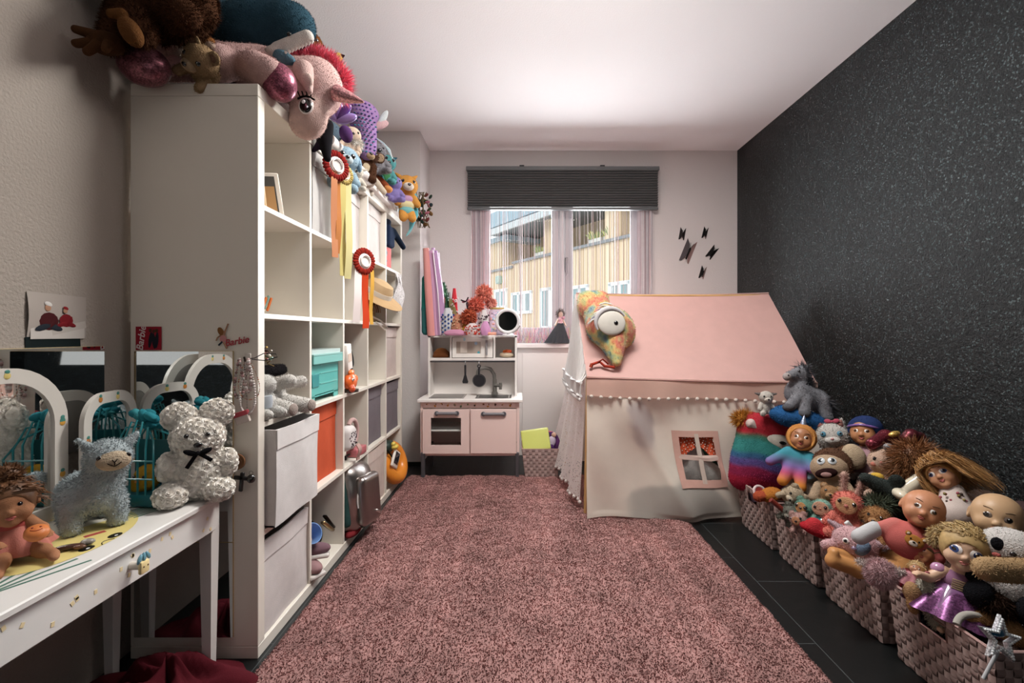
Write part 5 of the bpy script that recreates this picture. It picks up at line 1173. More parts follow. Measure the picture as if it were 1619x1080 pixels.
# doors
V, F, ins = None, None, None
def frame_g(x0, x1, z0, z1, y0, y1, b, col, bt=None):
    bt = bt or b
    return G().bx(x0, x0+b, y0, y1, z0, z1, col).bx(x1-b, x1, y0, y1, z0, z1, col).bx(x0+b, x1-b, y0, y1, z0, z0+b, col).bx(x0+b, x1-b, y0, y1, z1-bt, z1, col)
def khandle(x0, x1, z, par):
    g = G().tube([(x0, -.012, z), (x1, -.012, z)], .011, KG, 10)
    for x in (x0, x1): g.lathe([(0, -.026), (.016, -.026), (.016, .012), (0, .012)], '55545a', 14, rotm((90, 0, 0)), (x, 0, z))
    build('handle', g, 'plastic', par)
d1 = build('door', frame_g(-.332, -.004, .184, .496, .0, .016, .058, KP, .06), 'paint', kt, False)
build('glass_pane', G().bx(-.276, -.06, .006, .009, .24, .438, W), 'glass', d1, False); khandle(-.232, -.09, .468, d1)
d2 = build('door', G().bx(.004, .328, .0, .016, .184, .496, KP, .003), 'paint', kt, True, 30); khandle(.095, .24, .464, d2)
ct = build('counter', G().bx(-.37, .37, -.012, .38, .545, .565, KW, .003), 'paint', kt, True, 30)
build('hob', G().bx(-.30, -.05, .05, .27, .565, .569, '8d8884', .003).bx(-.285, -.065, .06, .26, .569, .571, '77726f', .002), 'plastic', kt)
g = frame_g(.03, .29, 0, .2, 0, .016, .016, '5a595e'); g.xf(rotm((-90, 0, 0)), (0, .06, .5655)); g.sheet(lambda u, v: (.05+.22*u, .08+.16*v, .567 - 0*u), 2, 2, '3f3e43')
build('sink', g, 'metal', kt)
fc = build('faucet', G().cyl((.16, .28, .565), (.16, .28, .585), .026, '6d6964', .022).cyl((.16, .28, .58), (.16, .28, .68), .018, '6d6964', .016).tube([(.16, .28, .67), (.155, .275, .72), (.13, .25, .76), (.09, .22, .772), (.055, .19, .768), (.042, .18, .75), (.04, .18, .72)], .014, '6d6964', 10), 'plastic', kt)
build('tap_lever', G().cyl((.16, .27, .635), (.215, .255, .635), .012, '6d6964').cyl((.205, .256, .655), (.205, .256, .605), .011, '6d6964'), 'plastic', fc)
# hutch
g = G().bx(-.33, -.315, .19, .37, .565, 1.01, KW).bx(.315, .33, .19, .37, .565, 1.01, KW).bx(-.315, .315, .19, .37, .828, .846, KW).bx(-.315, .315, .355, .365, .565, 1.01, KW).bx(-.33, .33, .19, .37, 1.0, 1.014, KW).bx(-.168, -.155, .19, .355, .846, 1.0, KW).bx(.155, .168, .19, .355, .846, 1.0, KW)
ht = build('hutch', g, 'paint', kt, False)
mw = build('microwave_door', frame_g(-.15, .15, .85, .998, .186, .198, .03, 'eee9e4'), 'paint', kt, False)
build('window_panel', G().bx(-.122, .06, .192, .195, .878, .97, 'b5a79c'), 'gloss', mw, False); build('frame_bar', G().bx(.062, .122, .187, .198, .878, .97, 'eee9e4'), 'paint', mw, False)
build('handle', G().tube([(.105, .17, .87), (.105, .17, .98)], .008, '8d898c', 8), 'plastic', mw)
build('stickers', G().ell((.025, .190, .955), (.012, .001, .012), 'a9c0d6').ell((.045, .190, .885), (.01, .001, .012), '4f9aa6').ell((-.06, .1865, .985), (.01, .001, .014), 'b9dbe2').box((-.065, .189, .93), (.05, .001, .09), 'd9cfc6'), 'paper', mw)
build('hook_rail', G().bx(-.315, .315, .183, .192, .815, .827, '6a686c', .002), 'metal', ht)
# things in and on the kitchen
def KP_(x, y, z): return Vector((KX + x, KY + y, z))
t = Toy('toy_bread', 'brown crusty toy bread loaf in the upper side compartment', 'toy food', KP_(-.243, .27, .847)); t.p('loaf', G().sdf([pE((0, 0, .028), (.062, .05, .032), '7a4a2a'), pE((0, -.01, .048), (.045, .035, .024), '8a5832'), pB((0, 0, .012), (.06, .045, .012), .01, '6a3f24')], 32), 'fabric')
t = Toy('toy_cake', 'cream toy cake ring with orange top beside the microwave door', 'toy food', KP_(.255, .26, .847)); t.p('cake', G().sdf([pE((0, 0, .018), (.05, .045, .02), 'e3d2b8'), pE((-.03, -.02, .022), (.025, .02, .016), 'd9bfa4')], 26), 'fabric'); t.p('topping', G().sdf([pE((0, 0, .045), (.022, .02, .016), 'e2672f'), pE((.022, -.006, .046), .013, 'd9552a'), pE((-.02, 0, .044), .013, 'e8783a')], 22), 'plastic')
t = Toy('toy_spatula', 'dark toy spatula hanging from the kitchen rail', 'toy utensil', KP_(-.052, .176, .74)); t.p('handle', G().tube([(0, 0, -.02), (0, 0, .055)], .0075, '27262a', 8), 'plastic'); t.p('hook', G().tube([(0, 0, .05), (0, 0, .078), (0, .008, .086), (0, .012, .08)], .0025, '8a878a', 6), 'metal')
t.p('blade', G().prism([(-.008, -.02), (.008, -.02), (.022, -.068), (.018, -.08), (-.018, -.08), (-.022, -.068)], .006, '27262a', None, (0, -.003, 0)), 'plastic', None, 30)
t = Toy('toy_frying_pan', 'round dark toy frying pan hanging beside the spatula', 'toy utensil', KP_(.05, .168, .70)); t.p('pan', G().lathe([(0, .012), (.042, .012), (.05, -.012), (.047, -.012), (.04, .006), (0, .006)], '28272b', 26, rotm((90, 0, 0)), (0, 0, -.02)), 'plastic')
t.p('handle', G().tube([(0, 0, .025), (0, 0, .075)], .008, '28272b', 8).sdf([pT((0, 0, .088), .01, .0045, '28272b', (90, 0, 0))], 14), 'plastic'); t.p('hook', G().tube([(0, .002, .092), (0, .002, .115), (0, .012, .124), (0, .016, .118)], .0025, '8a878a', 6), 'metal')
ZK = 1.0145
def on_top(px, Y): return Vector(((px - VX)/F_PX*Y, Y, ZK))
def bundle(name, label, cat, px0, px1, pyt, Y, col, mat='fabric', shape='bag', extra=None, tilt=0, depth=.05, zb=ZK, cols=None):
    x0, x1 = (px0-VX)/F_PX*Y, (px1-VX)/F_PX*Y; z1 = EYE - (pyt-VY)/F_PX*Y; h = z1 - zb; w = x1 - x0
    t = Toy(name, label, cat, Vector(((x0+x1)/2, Y, zb)), (0, tilt, 0))
    if shape == 'bag':
        def f(u, v):
            a = 2*PI*u; k = (.85 + .25*math.sin(PI*min(1, v*1.5)) - .45*max(0, v-.72)/.28)*(1 + .05*math.sin(5*a+v*6)); return (w/2*k*math.cos(a), depth*k*math.sin(a)*.9, h*v)
        t.p('bag', G().sheet(f, 28, 14, col, .002, True), mat)
    elif shape == 'roll':
        g = G(); n = 3
        for k in range(n): g.tube([((k-1)*w*.3, (k % 2)*.01, 0), ((k-1)*w*.3+.004, (k % 2)*.01, h*.5), ((k-1)*w*.25, (k % 2)*.012, h - .02*k)], [w*.3, w*.28, w*.2], (cols or [col])[k % len(cols or [col])], 10)
        t.p('roll', g, mat)
    if extra: extra(t, w, h)
    return t
# tall pink wrapped bundle leaning in the corner
def wrapA(t, w, h): 
    t.p('seam', G().tube([(w*.28, -.036, 0), (w*.30, -.036, h*.5), (w*.2, -.034, h*.97)], .004, 'efe2ea', 5), 'gloss')
t = bundle('gift_wrap_roll', 'tall shiny pink and lilac wrapped bundle leaning in the corner', 'wrapped bundle', 678, 704, 392, 3.52, 'd98f98', 'gloss', 'roll', wrapA, -4.5, cols=['dd9692', 'c796b8', 'b68fb6'])
bundle('gift_wrap_roll', 'short lilac cellophane bundle behind the tall pink one', 'wrapped bundle', 686, 700, 392, 3.62, 'b98ab8', 'gloss', 'roll', None, -2, cols=['c49ac4', 'a87fae', 'd3b0d0'])
t = Toy('dinosaur_tail', 'teal spiky dragon tail standing upright in the corner', 'soft toy', on_top(673, 3.56)); g = G().sdf([pK((0, 0, .03), (-.002, 0, .2), .03, .03, '3f7f80'), pK((-.002, 0, .2), (-.006, 0, .43), .03, .022, '2f8a80'), pK((.026, -.008, .03), (.026, -.008, .4), .016, .012, 'd9c7a8')], 44); t.p('tail', g)
g = G()
for k in range(12): g.lathe([(.008, 0), (0, .018)], '1f3a3c', 6, rotm((0, 90, 0)), (.012, -.03, .06 + k*.031))
t.p('spike', g, 'plastic').__setitem__('kind', 'stuff')
t = Toy('sequin_hat', 'dark green glittery pointed hat in the toy bundle', 'hat', on_top(705, 3.58) + Vector((0, 0, .17))); t.p('cone', G().sdf([pK((0, 0, .0), (-.012, 0, .13), .045, .03, '24452f'), pK((-.012, 0, .13), (-.02, 0, .22), .028, .016, '2c5236')], 30).fur(900, .014, .003, (0, 0, 0), .8, .4, 5), 'glitter')
bundle('coral_roll', 'coral pink fabric roll standing behind the checked bag', 'fabric roll', 694, 704, 462, 3.55, 'd86a62', 'fabric', 'roll', None, 0)
def checks(t, w, h):
    g = G()
    for i in range(6):
        for j in range(9):
            if (i + j) % 2: 
                u = .5 + .5*((i-2.5)/3.2); x = w/2*.98*math.cos(PI + PI*(i+.5)/6); y = -.047*math.sin(PI*(i+.5)/6); g.ell((x, y, h*.12 + h*.62*j/8), (w*.085, .006, h*.042), '3f5a9a', None, 6, 4)
    t.p('check_print', g, 'fabric')['kind'] = 'stuff'
bundle('checked_bag', 'blue and white checked cloth bag on the toy kitchen', 'bag', 698, 718, 487, 3.5, 'dfe0e6', extra=checks, depth=.045)
def dots(c):
    def f(t, w, h):
        g = G(); r2 = random.Random(3)
        for k in range(40): a = r2.uniform(PI*.95, PI*2.05); z = r2.uniform(.08, .8)*h; g.ell((w/2*1.02*math.cos(a), .05*math.sin(a)*.98, z), .006, c, None, 6, 4)
        t.p('dot_print', g, 'fabric')['kind'] = 'stuff'
    return f
t = bundle('polka_dot_bow', 'red polka dot fabric bow standing among the toy bags', 'bow', 713, 724, 456, 3.57, 'd9404a', extra=dots('f3dede'), depth=.03)
bundle('grey_bag', 'plain pale grey cloth bag behind the red polka dot bow', 'bag', 705, 716, 462, 3.6, 'b8b6b8', depth=.03)
bundle('patchwork_bag', 'orange patterned cloth bag beside the blue checked one', 'bag', 714, 734, 497, 3.48, 'c98a70', extra=dots('e3c09a'), depth=.05)
t = Toy('mustard_leaf', 'mustard yellow felt leaf leaning on the patterned bag', 'felt leaf', on_top(731, 3.46), (0, 12, 0)); t.p('leaf', G().sdf([pE((0, 0, .065), (.022, .01, .07), 'c49a3e')], 26), 'fabric')
t = Toy('olive_leaf', 'long khaki felt leaf with red edge rising from the toys', 'felt leaf', on_top(728, 3.55), (0, -16, 0)); t.p('leaf', G().sdf([pE((0, 0, .2), (.026, .01, .1), '9a8d62'), pK((0, 0, .02), (0, 0, .12), .012, .02, 'a8483c')], 30), 'fabric')
for k, (px, h, rr_, cc, lb) in enumerate(((735, .26, 14, '2b2a30', 'black curved fabric horn standing in the toy cluster'), (750, .25, -10, '35343c', 'charcoal fabric horn next to the orange pompoms'), (744, .2, 6, 'd9483c', 'bright red fabric leaf between the dark horns'))):
    t = Toy('fabric_horn', lb, 'fabric horn', on_top(px, 3.56 + .02*k), (0, rr_, 0)); t.p('horn', G().sdf([pK((0, 0, .02), (.005, 0, h*.6), .02, .03, cc), pK((.005, 0, h*.6), (-.01, 0, h), .03, .012, cc)], 30), 'fabric')
t = Toy('pink_hair_bow', 'pink and black striped hair bow on top of the toy cluster', 'bow', on_top(737, 3.55) + Vector((0, -.03, .255)), (0, -20, 0)); t.p('bow', bow_g((0, 0, 0), .02, 'c98aa0'), 'fabric'); t.p('stripe', G().tube([(-.03, -.01, .02), (0, -.012, -.005), (.03, -.01, .02)], .005, '1f1d22', 5), 'fabric')
t = Toy('grey_feather', 'slim grey feather poking up behind the orange pompoms', 'feather', on_top(757, 3.6) + Vector((0, 0, .24)), (0, 38, 0)); t.p('feather', G().sdf([pE((0, 0, .05), (.012, .006, .06), '8d8a96')], 20), 'fabric')
def pom(label, px, py, r, col, Y=3.52):
    t = Toy('pompom', label, 'pompom', at(px, py, Y), (0, 0, 0), 1, 'tissue pompoms on the toy kitchen'); g = G().sdf([pE((0, 0, 0), r*.75, col)], 14); g.fur(650, r*.5, r*.09, (0, 0, 0), .9, .3, int(px)); t.p('puff', g, 'fabric', None, 0)
pom('pale coral tissue pompom, highest of the cluster by the window', 765, 463, .062, 'fa9c88'); pom('bright coral tissue pompom in the middle of the cluster', 753, 482, .058, 'f58672', 3.48); pom('rust red tissue pompom lowest in the cluster', 741, 502, .06, 'cf6a4c', 3.45); pom('small peach pompom behind the spotted white bag', 776, 480, .045, 'f7aa9a', 3.58)
bundle('spotted_bag', 'white bag with dark speckles near the window end of the kitchen', 'bag', 757, 773, 490, 3.47, 'efe6e6', extra=dots('5a4a52'), depth=.035)
bundle('pink_bag', 'pastel pink bag at the foot of the spotted one', 'bag', 760, 775, 508, 3.43, 'e3a6d3', depth=.03); bundle('white_pink_bag', 'white bag with red print below the rust pompom', 'bag', 735, 758, 511, 3.42, 'efdedd', extra=dots('c9483c'), depth=.03)
bundle('lilac_tulle', 'folded lilac tulle bundle lying along the kitchen top edge', 'fabric', 703, 738, 521, 3.42, 'd99ab8', depth=.02)
def pastel(t, w, h):
    g = G(); r2 = random.Random(14)
    for k in range(34): g.ell((r2.uniform(-.45, .45)*w, -.034 - r2.random()*.006, h*r2.uniform(.08, .9)), (.009, .004, .012), r2.choice(['d9c0d6', 'e6a8a0', 'b9c9e0', 'e6d0b0', 'c9a6c9']), (0, r2.uniform(0, 180), 0), 7, 4)
    t.p('pastel_print', g, 'fabric'); t.p('gold_trim', G().box((0, -.01, h+.004), (w*.9, .03, .012), 'c9a860', .003), 'fabric')
t = Toy('pastel_bag', 'pastel print bag with gold trim behind the round mirror', 'bag', on_top(786, 3.58)); t.p('bag', G().sdf([pB((0, 0, .1), (.062, .035, .1), .025, 'd3bccb')], 30), 'fabric'); pastel(t, .12, .2)
t = Toy('round_mirror', 'round white rimmed make-up mirror on the kitchen top', 'mirror', on_top(803, 3.45), (9, 0, -6)); 
t.p('rim', G().sdf([pT((0, 0, .105), .081, .012, 'e6e6e8', (90, 0, 0))], 44), 'plastic'); t.p('mirror_pane', G().lathe([(0, -.004), (.078, -.004), (.078, .004), (0, .004)], W, 36, rotm((90, 0, 0)), (0, 0, .105)), 'mirror', None, 30)
t.p('stand', G().cyl((0, 0, 0), (0, 0, .02), .008, '4a4648').lathe([(.0, .0), (.04, 0), (.04, .006), (.01, .01), (0, .01)], 'd9d6d6', 22), 'plastic'); t.p('bracket', G().tube([(.094*math.cos(a), .012, .105 + .094*math.sin(a)) for a in np.linspace(-PI*.9, -PI*.1, 16)], .004, 'b9b6b8', 6), 'metal')
t = Toy('pink_box', 'low salmon box at the foot of the round mirror', 'box', on_top(778, 3.43) ); t.p('box', G().box((0, 0, .012), (.06, .05, .022), 'e6a48e', .003), 'paper')
# doll in a dark dress on the sill
def sill_doll():
    t = Toy('dress_doll', 'small doll in a dark grey pleated gown sitting on the window sill', 'doll', Vector(((886-VX)/F_PX*3.97, 3.965, .945)), (0, 0, 10)); g = G()
    def f(u, v): a = 2*PI*u; r = .025 + .075*v*(1 + .12*math.sin(16*a)); return (-.03*v + r*math.cos(a), r*math.sin(a)*.7, .165*(1-v) + .004)
    t.p('gown', g.sheet(f, 64, 8, '4a4c50', .002, True), 'fabric'); g = G()
    for k in range(16): a = 2*PI*k/16+.1; g.tube([(.028*math.cos(a), .02*math.sin(a), .16), (-.03 + .104*math.cos(a), .074*math.sin(a), .008)], .0022, 'a8a2a0' if k % 2 else '2a2b2e', 4)
    t.p('pleat', g, 'fabric').__setitem__('kind', 'stuff'); t.p('body', G().sdf([pE((0, 0, .245), (.022, .024, .028), 'c9a898'), pK((0, 0, .15), (0, 0, .225), .022, .014, 'd9a8b0'), pK((-.02, 0, .2), (-.05, -.02, .15), .008, .007, 'c9a898'), pK((.02, 0, .2), (.04, -.02, .15), .008, .007, 'c9a898')], 44), 'vinyl')
    t.p('hair', G().sdf([pE((0, .008, .252), (.028, .026, .03), '5a4640'), pE((0, -.03, .235), (.022, .025, .028), '5a4640', sub=True)], 26).fur(500, .025, .0015, (0, 0, -.3), .8, .4), 'hair'); t.p('flower', G().sdf([pE((.02, -.02, .215), .014, 'd9a0b0'), pE((-.012, -.02, .2), .012, 'e6b9c2')], 18), 'fabric')
sill_doll()

# ------------------------------------------------------------------ woven baskets
BK = 'd0b6b0'; BK2 = 'ab928d'
def weave(g, P, nu, nv, hole=None, c1=BK, c2=BK2):
    """P(u, v) -> point on the wall, with normal; woven strips as raised cushions"""
    for i in range(nu):
        for j in range(nv):
            if hole and hole[0] <= i < hole[1] and hole[2] <= j < hole[3]: continue
            hz = (i + j) % 2; c = np.array(lin(c1 if hz else c2))*random.uniform(.88, 1.1); Q = []
            for b in range(4):
                for a in range(4):
                    u, v = (i + a/3)/nu, (j + b/3)/nv; p, n = P(u, v)
                    s = math.sin(PI*(a/3)) if hz else math.sin(PI*(b/3)); e = .0006 + .0034*(s if True else 0); Q.append(p + n*e)
            g.add(Q, [(y*4+x, y*4+x+1, (y+1)*4+x+1, (y+1)*4+x) for y in range(3) for x in range(3)], c)
def basket(label, X0, X1, Y0, Y1, H, group, cell=.0215, taper=.025, col=(BK, BK2), lit=True, rot=0):
    cx, cy = (X0+X1)/2, (Y0+Y1)/2; hx, hy = (X1-X0)/2, (Y1-Y0)/2
    t = thing('woven_basket', label, 'basket', (cx, cy, 0), (0, 0, rot), group)
    def corner(sx, sy, v): k = 1 - taper*(1-v)/hx; return np.array((sx*hx*k, sy*(hy - taper*.6*(1-v)), .003 + H*v))
    nv = max(6, int(H/cell))
    for nm, a, b, n, ln in (('side_wall', (-1, 1), (-1, -1), (-1, 0, 0), 2*hy), ('end_wall', (-1, -1), (1, -1), (0, -1, 0), 2*hx), ('side_wall', (1, -1), (1, 1), (1, 0, 0), 2*hy), ('end_wall', (1, 1), (-1, 1), (0, 1, 0), 2*hx)):
        nu = max(6, int(ln/cell)); n = np.array(n, float)
        def P(u, v): p = corner(*a, v)*(1-u) + corner(*b, v)*u; return p, n
        g = G(); q = max(2, nu//6); hole = (nu//2 - q, nu//2 + q, nv - 3, nv - 1) if nm == 'side_wall' else None
        weave(g, P, nu, nv, hole, *col)
        # inner skin
        for (u0, u1, v0, v1) in ([(0, 1, 0, 1)] if not hole else [(0, hole[0]/nu, 0, 1), (hole[1]/nu, 1, 0, 1), (hole[0]/nu, hole[1]/nu, 0, hole[2]/nv), (hole[0]/nu, hole[1]/nu, hole[3]/nv, 1)]):
            Q = [P(u, v)[0] - n*.003 for u, v in ((u0, v0), (u0, v1), (u1, v1), (u1, v0))]; g.add(Q, [(0, 1, 2, 3)], tuple(x*.6 for x in lin(col[1])))
        w_ = build(nm, g, 'fabric', t)
        if hole: 
            h = [P(hole[0]/nu, hole[2]/nv)[0], P(hole[0]/nu, hole[3]/nv)[0], P(hole[1]/nu, hole[3]/nv)[0], P(hole[1]/nu, hole[2]/nv)[0]]
            build('handle_frame', G().tube([x + n*.002 for x in h], .003, 'c9a9a4', 6, True), 'metal', w_)
    rim = []
    for sx, sy in ((-1, -1), (1, -1), (1, 1), (-1, 1)): rim.append(corner(sx, sy, 1))
    g = G()
    for i in range(4): g.tube([rim[i], rim[(i+1) % 4]], .0042, 'c4a19c', 6)
    build('rim', g, 'fabric', t)
    c = [corner(sx, sy, 0) for sx, sy in ((-1, -1), (1, -1), (1, 1), (-1, 1))]; build('base', G().add(c, [(0, 1, 2, 3)], col[1]), 'fabric', t, False)
    return t
basket('small pink woven basket on the floor beside the toy kitchen', .015, .285, 3.30, 3.56, .215, 'pink woven baskets', .021)
t = Toy('lime_tray', 'lime green plastic tray tilted in the basket by the kitchen', 'tray', Vector((.112, 3.36, .27)), (-24, -8, 0)); t.p('tray', G().sdf([pB((0, 0, 0), (.1, .009, .078), .009, 'c3c968', k=.01)], 44), 'plastic'); t.p('handle_lip', G().box((.03, -.006, -.085), (.1, .012, .016), 'cbd06e', .005, (0, -6, 0)), 'plastic')
t = Toy('purple_cloth', 'purple and pink cloth piled behind the lime tray', 'cloth', Vector((.17, 3.46, .2))); t.p('cloth', G().sdf([pE((0, 0, 0), (.1, .07, .09), '5a2f5a'), pE((-.09, 0, .05), (.05, .06, .05), '8a2f5a'), pE((.06, -.02, .06), (.05, .05, .05), '4a2a58'), pE((.02, .02, .08), (.08, .05, .03), 'd9707a'), pE((.09, -.03, .02), (.035, .04, .06), '6a3a70')], 40), 'fabric')
t = Toy('white_doll_dress', 'small white and violet doll among the purple cloth', 'doll', Vector((.225, 3.38, .25)), (0, 20, 0)); t.p('dress', G().sdf([pE((0, 0, 0), (.03, .025, .045), 'cfc0d6'), pE((.0, -.02, -.03), (.035, .02, .02), '5a3470')], 22), 'fabric'); t.p('head', G().ell((0, 0, .055), .018, 'c9a28c'), 'vinyl')
# ------------------------------------------------------------------ play tent
def tent_mats():
    for nm, tr in (('tent', .35), ('lace', .4)):
        m, nt, b = newmat(nm + '_fabric'); a = N(nt, 'ShaderNodeAttribute', attribute_name='Col'); n = noise_tex(nt, 14, 4)
        r = N(nt, 'ShaderNodeMapRange'); r.inputs[3].default_value = .93; r.inputs[4].default_value = 1.07; L(nt, n.outputs['Fac'], r.inputs[0])
        v = N(nt, 'ShaderNodeVectorMath', operation='SCALE'); L(nt, a.outputs['Color'], v.inputs[0]); L(nt, r.outputs[0], v.inputs['Scale'])
        L(nt, v.outputs[0], b.inputs['Base Color']); b.inputs['Roughness'].default_value = .9; b.inputs['Specular IOR Level'].default_value = .1
        n2 = noise_tex(nt, 300); bump(nt, b, n2.outputs['Fac'], .2, .002)
        t = N(nt, 'ShaderNodeBsdfTranslucent'); L(nt, v.outputs[0], t.inputs[0]); mx = N(nt, 'ShaderNodeMixShader'); mx.inputs[0].default_value = tr
        L(nt, b.outputs[0], mx.inputs[1]); L(nt, t.outputs[0], mx.inputs[2]); out = nt.nodes['Material Output']
        if nm == 'lace':
            tc = N(nt, 'ShaderNodeTexCoord'); vo = N(nt, 'ShaderNodeTexVoronoi'); vo.inputs['Scale'].default_value = 75; L(nt, tc.outputs['Object'], vo.inputs['Vector'])
            lt = N(nt, 'ShaderNodeMath', operation='LESS_THAN'); lt.inputs[1].default_value = .24; L(nt, vo.outputs['Distance'], lt.inputs[0])
            tp = N(nt, 'ShaderNodeBsdfTransparent'); m2 = N(nt, 'ShaderNodeMixShader'); L(nt, lt.outputs[0], m2.inputs[0]); L(nt, mx.outputs[0], m2.inputs[1]); L(nt, tp.outputs[0], m2.inputs[2]); L(nt, m2.outputs[0], out.inputs[0])
        else: L(nt, mx.outputs[0], out.inputs[0])
        MATS[nm] = m
tent_mats()
TX0, TX1, TYF, TYR, TYB, TZE, TZR = .378, 1.672, 2.66, 3.17, 3.68, .787, 1.297
tn = thing('play_tent', 'kids play house tent with pink roof, cream walls and pompom trim', 'play tent', (1.0, 3.1, 0)); TO = np.array((1.0, 3.1, 0))
PINK = np.array(lin('dcb3ad')); CREAM = np.array(lin('e6dcd0')); 
def tsheet(name, fn, nu, nv, col, mat='tent', par=tn, cut=None, cfn=None):
    V = np.array([fn(i/(nu-1), j/(nv-1)) for j in range(nv) for i in range(nu)]) - TO
    F = [(j*nu+i, j*nu+i+1, (j+1)*nu+i+1, (j+1)*nu+i) for j in range(nv-1) for i in range(nu-1)]
    if cut: F = [f for f in F if not cut(V[list(f)].mean(0) + TO)]
    C = np.tile(np.asarray(col)[:3], (len(V), 1))
    if cfn: C = np.array([C[i]*cfn(V[i] + TO) for i in range(len(V))])
    return build(name, G().add(V, F, C), mat, par, True, 0)
def eavez(u): return TZE - .03*u - .006*math.sin(PI*u)
def roof_f(u, v):
    sag = .032*math.sin(PI*u)**.8*math.sin(PI*v) + .003*math.sin(u*21 + v*5)*math.sin(PI*v) 
    return (TX0 + (TX1-TX0)*u, TYF + (TYR-TYF)*v + sag*.7, eavez(u)*(1-v) + (TZR - .012*math.sin(PI*u))*v - sag*.7)
rf = tsheet('roof', roof_f, 60, 30, PINK)
tsheet('roof', lambda u, v: (TX0 + (TX1-TX0)*u, TYB + (TYR-TYB)*v, TZE*(1-v) + (TZR - .012*math.sin(PI*u))*v), 20, 10, PINK)
build('ridge_seam', G().tube([np.array((TX0 + (TX1-TX0)*u, TYR, TZR - .012*math.sin(PI*u) + .002)) - TO for u in np.linspace(0, 1, 20)], .006, 'c9a39c', 6), 'fabric', rf)
VAL = .105
vl = tsheet('valance', lambda u, v: (TX0 - .004 + (TX1-TX0+.004)*u, TYF - .012 - .006*v - .006*math.sin(u*24)*v - .004*math.sin(u*7), eavez(u) - VAL*v*(1 + .05*math.sin(u*9))), 60, 6, np.array(lin('dbb8ab')))
build('piping', G().tube([np.array((TX0 - .004 + (TX1-TX0)*u, TYF - .014, eavez(u) - .006)) - TO for u in np.linspace(0, 1, 24)], .0045, 'b98d86', 6), 'fabric', vl)
for k in range(24):
    u = (k+.4)/24
    build('pompom', G().sdf([pE((0, 0, 0), .0105, 'e3d6cd')], 8).fur(60, .004, .001), 'fabric', vl, True, 60, Vector(np.array((TX0 + (TX1-TX0)*u, TYF - .024, eavez(u) - VAL*(1 + .05*math.sin(u*9)) - .004)) - TO))
def fold(x, z):
    f = .015*math.sin(9*(x - .6*z)) + .008*math.sin(23*x + 11*z) + .028*math.exp(-((x - .62 + (z-.6)*.55)/.05)**2)*min(1, (0.8 - z)*3)
    f += .035*math.exp(-((x-.95)/.22)**2 - ((z-.13)/.13)**2) + .022*math.exp(-((x - 1.12 - (.25-z)*.9)/.035)**2)*(z < .35)
    return f
def wall_f(u, v):
    z = (TZE-.03)*(1-v) + .02*v + .008*math.sin(u*13)*v**6; x = TX0 + (TX1-TX0)*u - .012*v*math.cos(u*PI)
    y = TYF - .09*v**2 - fold(x, z)*min(1, 3*v)*(1 - .3*(v > .97)); return (x, y, z)
WX0, WX1, WZ0, WZ1 = .875, 1.10, .215, .47
def winskew(p): return p[0] - (WZ1 - p[2])*.10
def cut(p): q = winskew(p); return WX0 < q < WX1 - .02 and WZ0 < p[2] < WZ1
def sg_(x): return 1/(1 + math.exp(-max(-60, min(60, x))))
def stain_and_shade(p):
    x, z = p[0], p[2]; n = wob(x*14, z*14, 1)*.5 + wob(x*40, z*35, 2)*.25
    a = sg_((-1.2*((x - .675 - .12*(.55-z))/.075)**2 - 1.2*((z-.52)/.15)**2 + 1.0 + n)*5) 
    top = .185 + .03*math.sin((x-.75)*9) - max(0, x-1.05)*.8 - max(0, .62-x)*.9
    b = sg_((top + .012*n - z)*160) * sg_((x-.60)*60) * sg_((1.16-x)*40)  # lower patch: shade of things inside the tent, painted into the cloth
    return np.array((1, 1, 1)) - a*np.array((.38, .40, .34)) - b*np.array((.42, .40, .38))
fw = tsheet('front_wall', wall_f, 110, 80, CREAM, 'tent', tn, cut, stain_and_shade)
# window on the wall
def wpt(a, b, off=.006):
    z = WZ0 + (WZ1-WZ0)*b; x = WX0 + (WX1-WX0)*a + (WZ1 - z)*.10; u = (x - TX0)/(TX1-TX0); v = (TZE - .03 - z)/(TZE - .058); return np.array(wall_f(u, v)) + (0, -off, 0)
def strip(a0, a1, b0, b1, g, col, n=8):
    V = [wpt(a0 + (a1-a0)*i/n, b0 + (b1-b0)*j/n) for j in range(n+1) for i in range(n+1)]; m = n+1
    V = np.array(V) - TO; F = [(j*m+i, j*m+i+1, (j+1)*m+i+1, (j+1)*m+i) for j in range(n) for i in range(n)]
    g.add(V, F, col); g.add(V + (0, .004, 0), [f[::-1] for f in F], col)
g = G()
for s in ((-.08, .07, -.06, 1.06), (.9, 1.03, -.06, 1.06), (-.08, 1.03, .93, 1.06), (-.08, 1.03, -.08, .07)): strip(*s, g, 'd9ada0')
wn = build('window', g, 'fabric', fw, True, 0)
g = G(); strip(.44, .54, 0, 1, g, 'd6c4b8'); strip(0, .95, .46, .56, g, 'd9bdb2'); build('cross_bar', g, 'fabric', wn, True, 0)
g = G(); r2 = random.Random(5); dotg = G()
for a0, a1, sl in ((.03, .5, -.15), (.5, .95, .2)):
    def cf(u, v): 
        p = wpt(a0 + (a1-a0)*u, 1 - v*(.42 + sl*(u-.5)*2 * (1 if sl < 0 else 1)), -.02 - .006*math.sin(u*14)); return p - TO
    g.sheet(cf, 14, 10, 'cf5a3c')
    for i in range(6):
        for j in range(6): p = cf((i+.5+.5*(j % 2))/6.5, (j+.5)/6); dotg.ell(p + (0, -.003, 0), (.0035, .002, .0035), 'f0d9c8', None, 6, 4)
cu_ = build('curtain', g, 'fabric', wn, True, 0); build('dot_print', dotg, 'fabric', cu_)['kind'] = 'stuff'
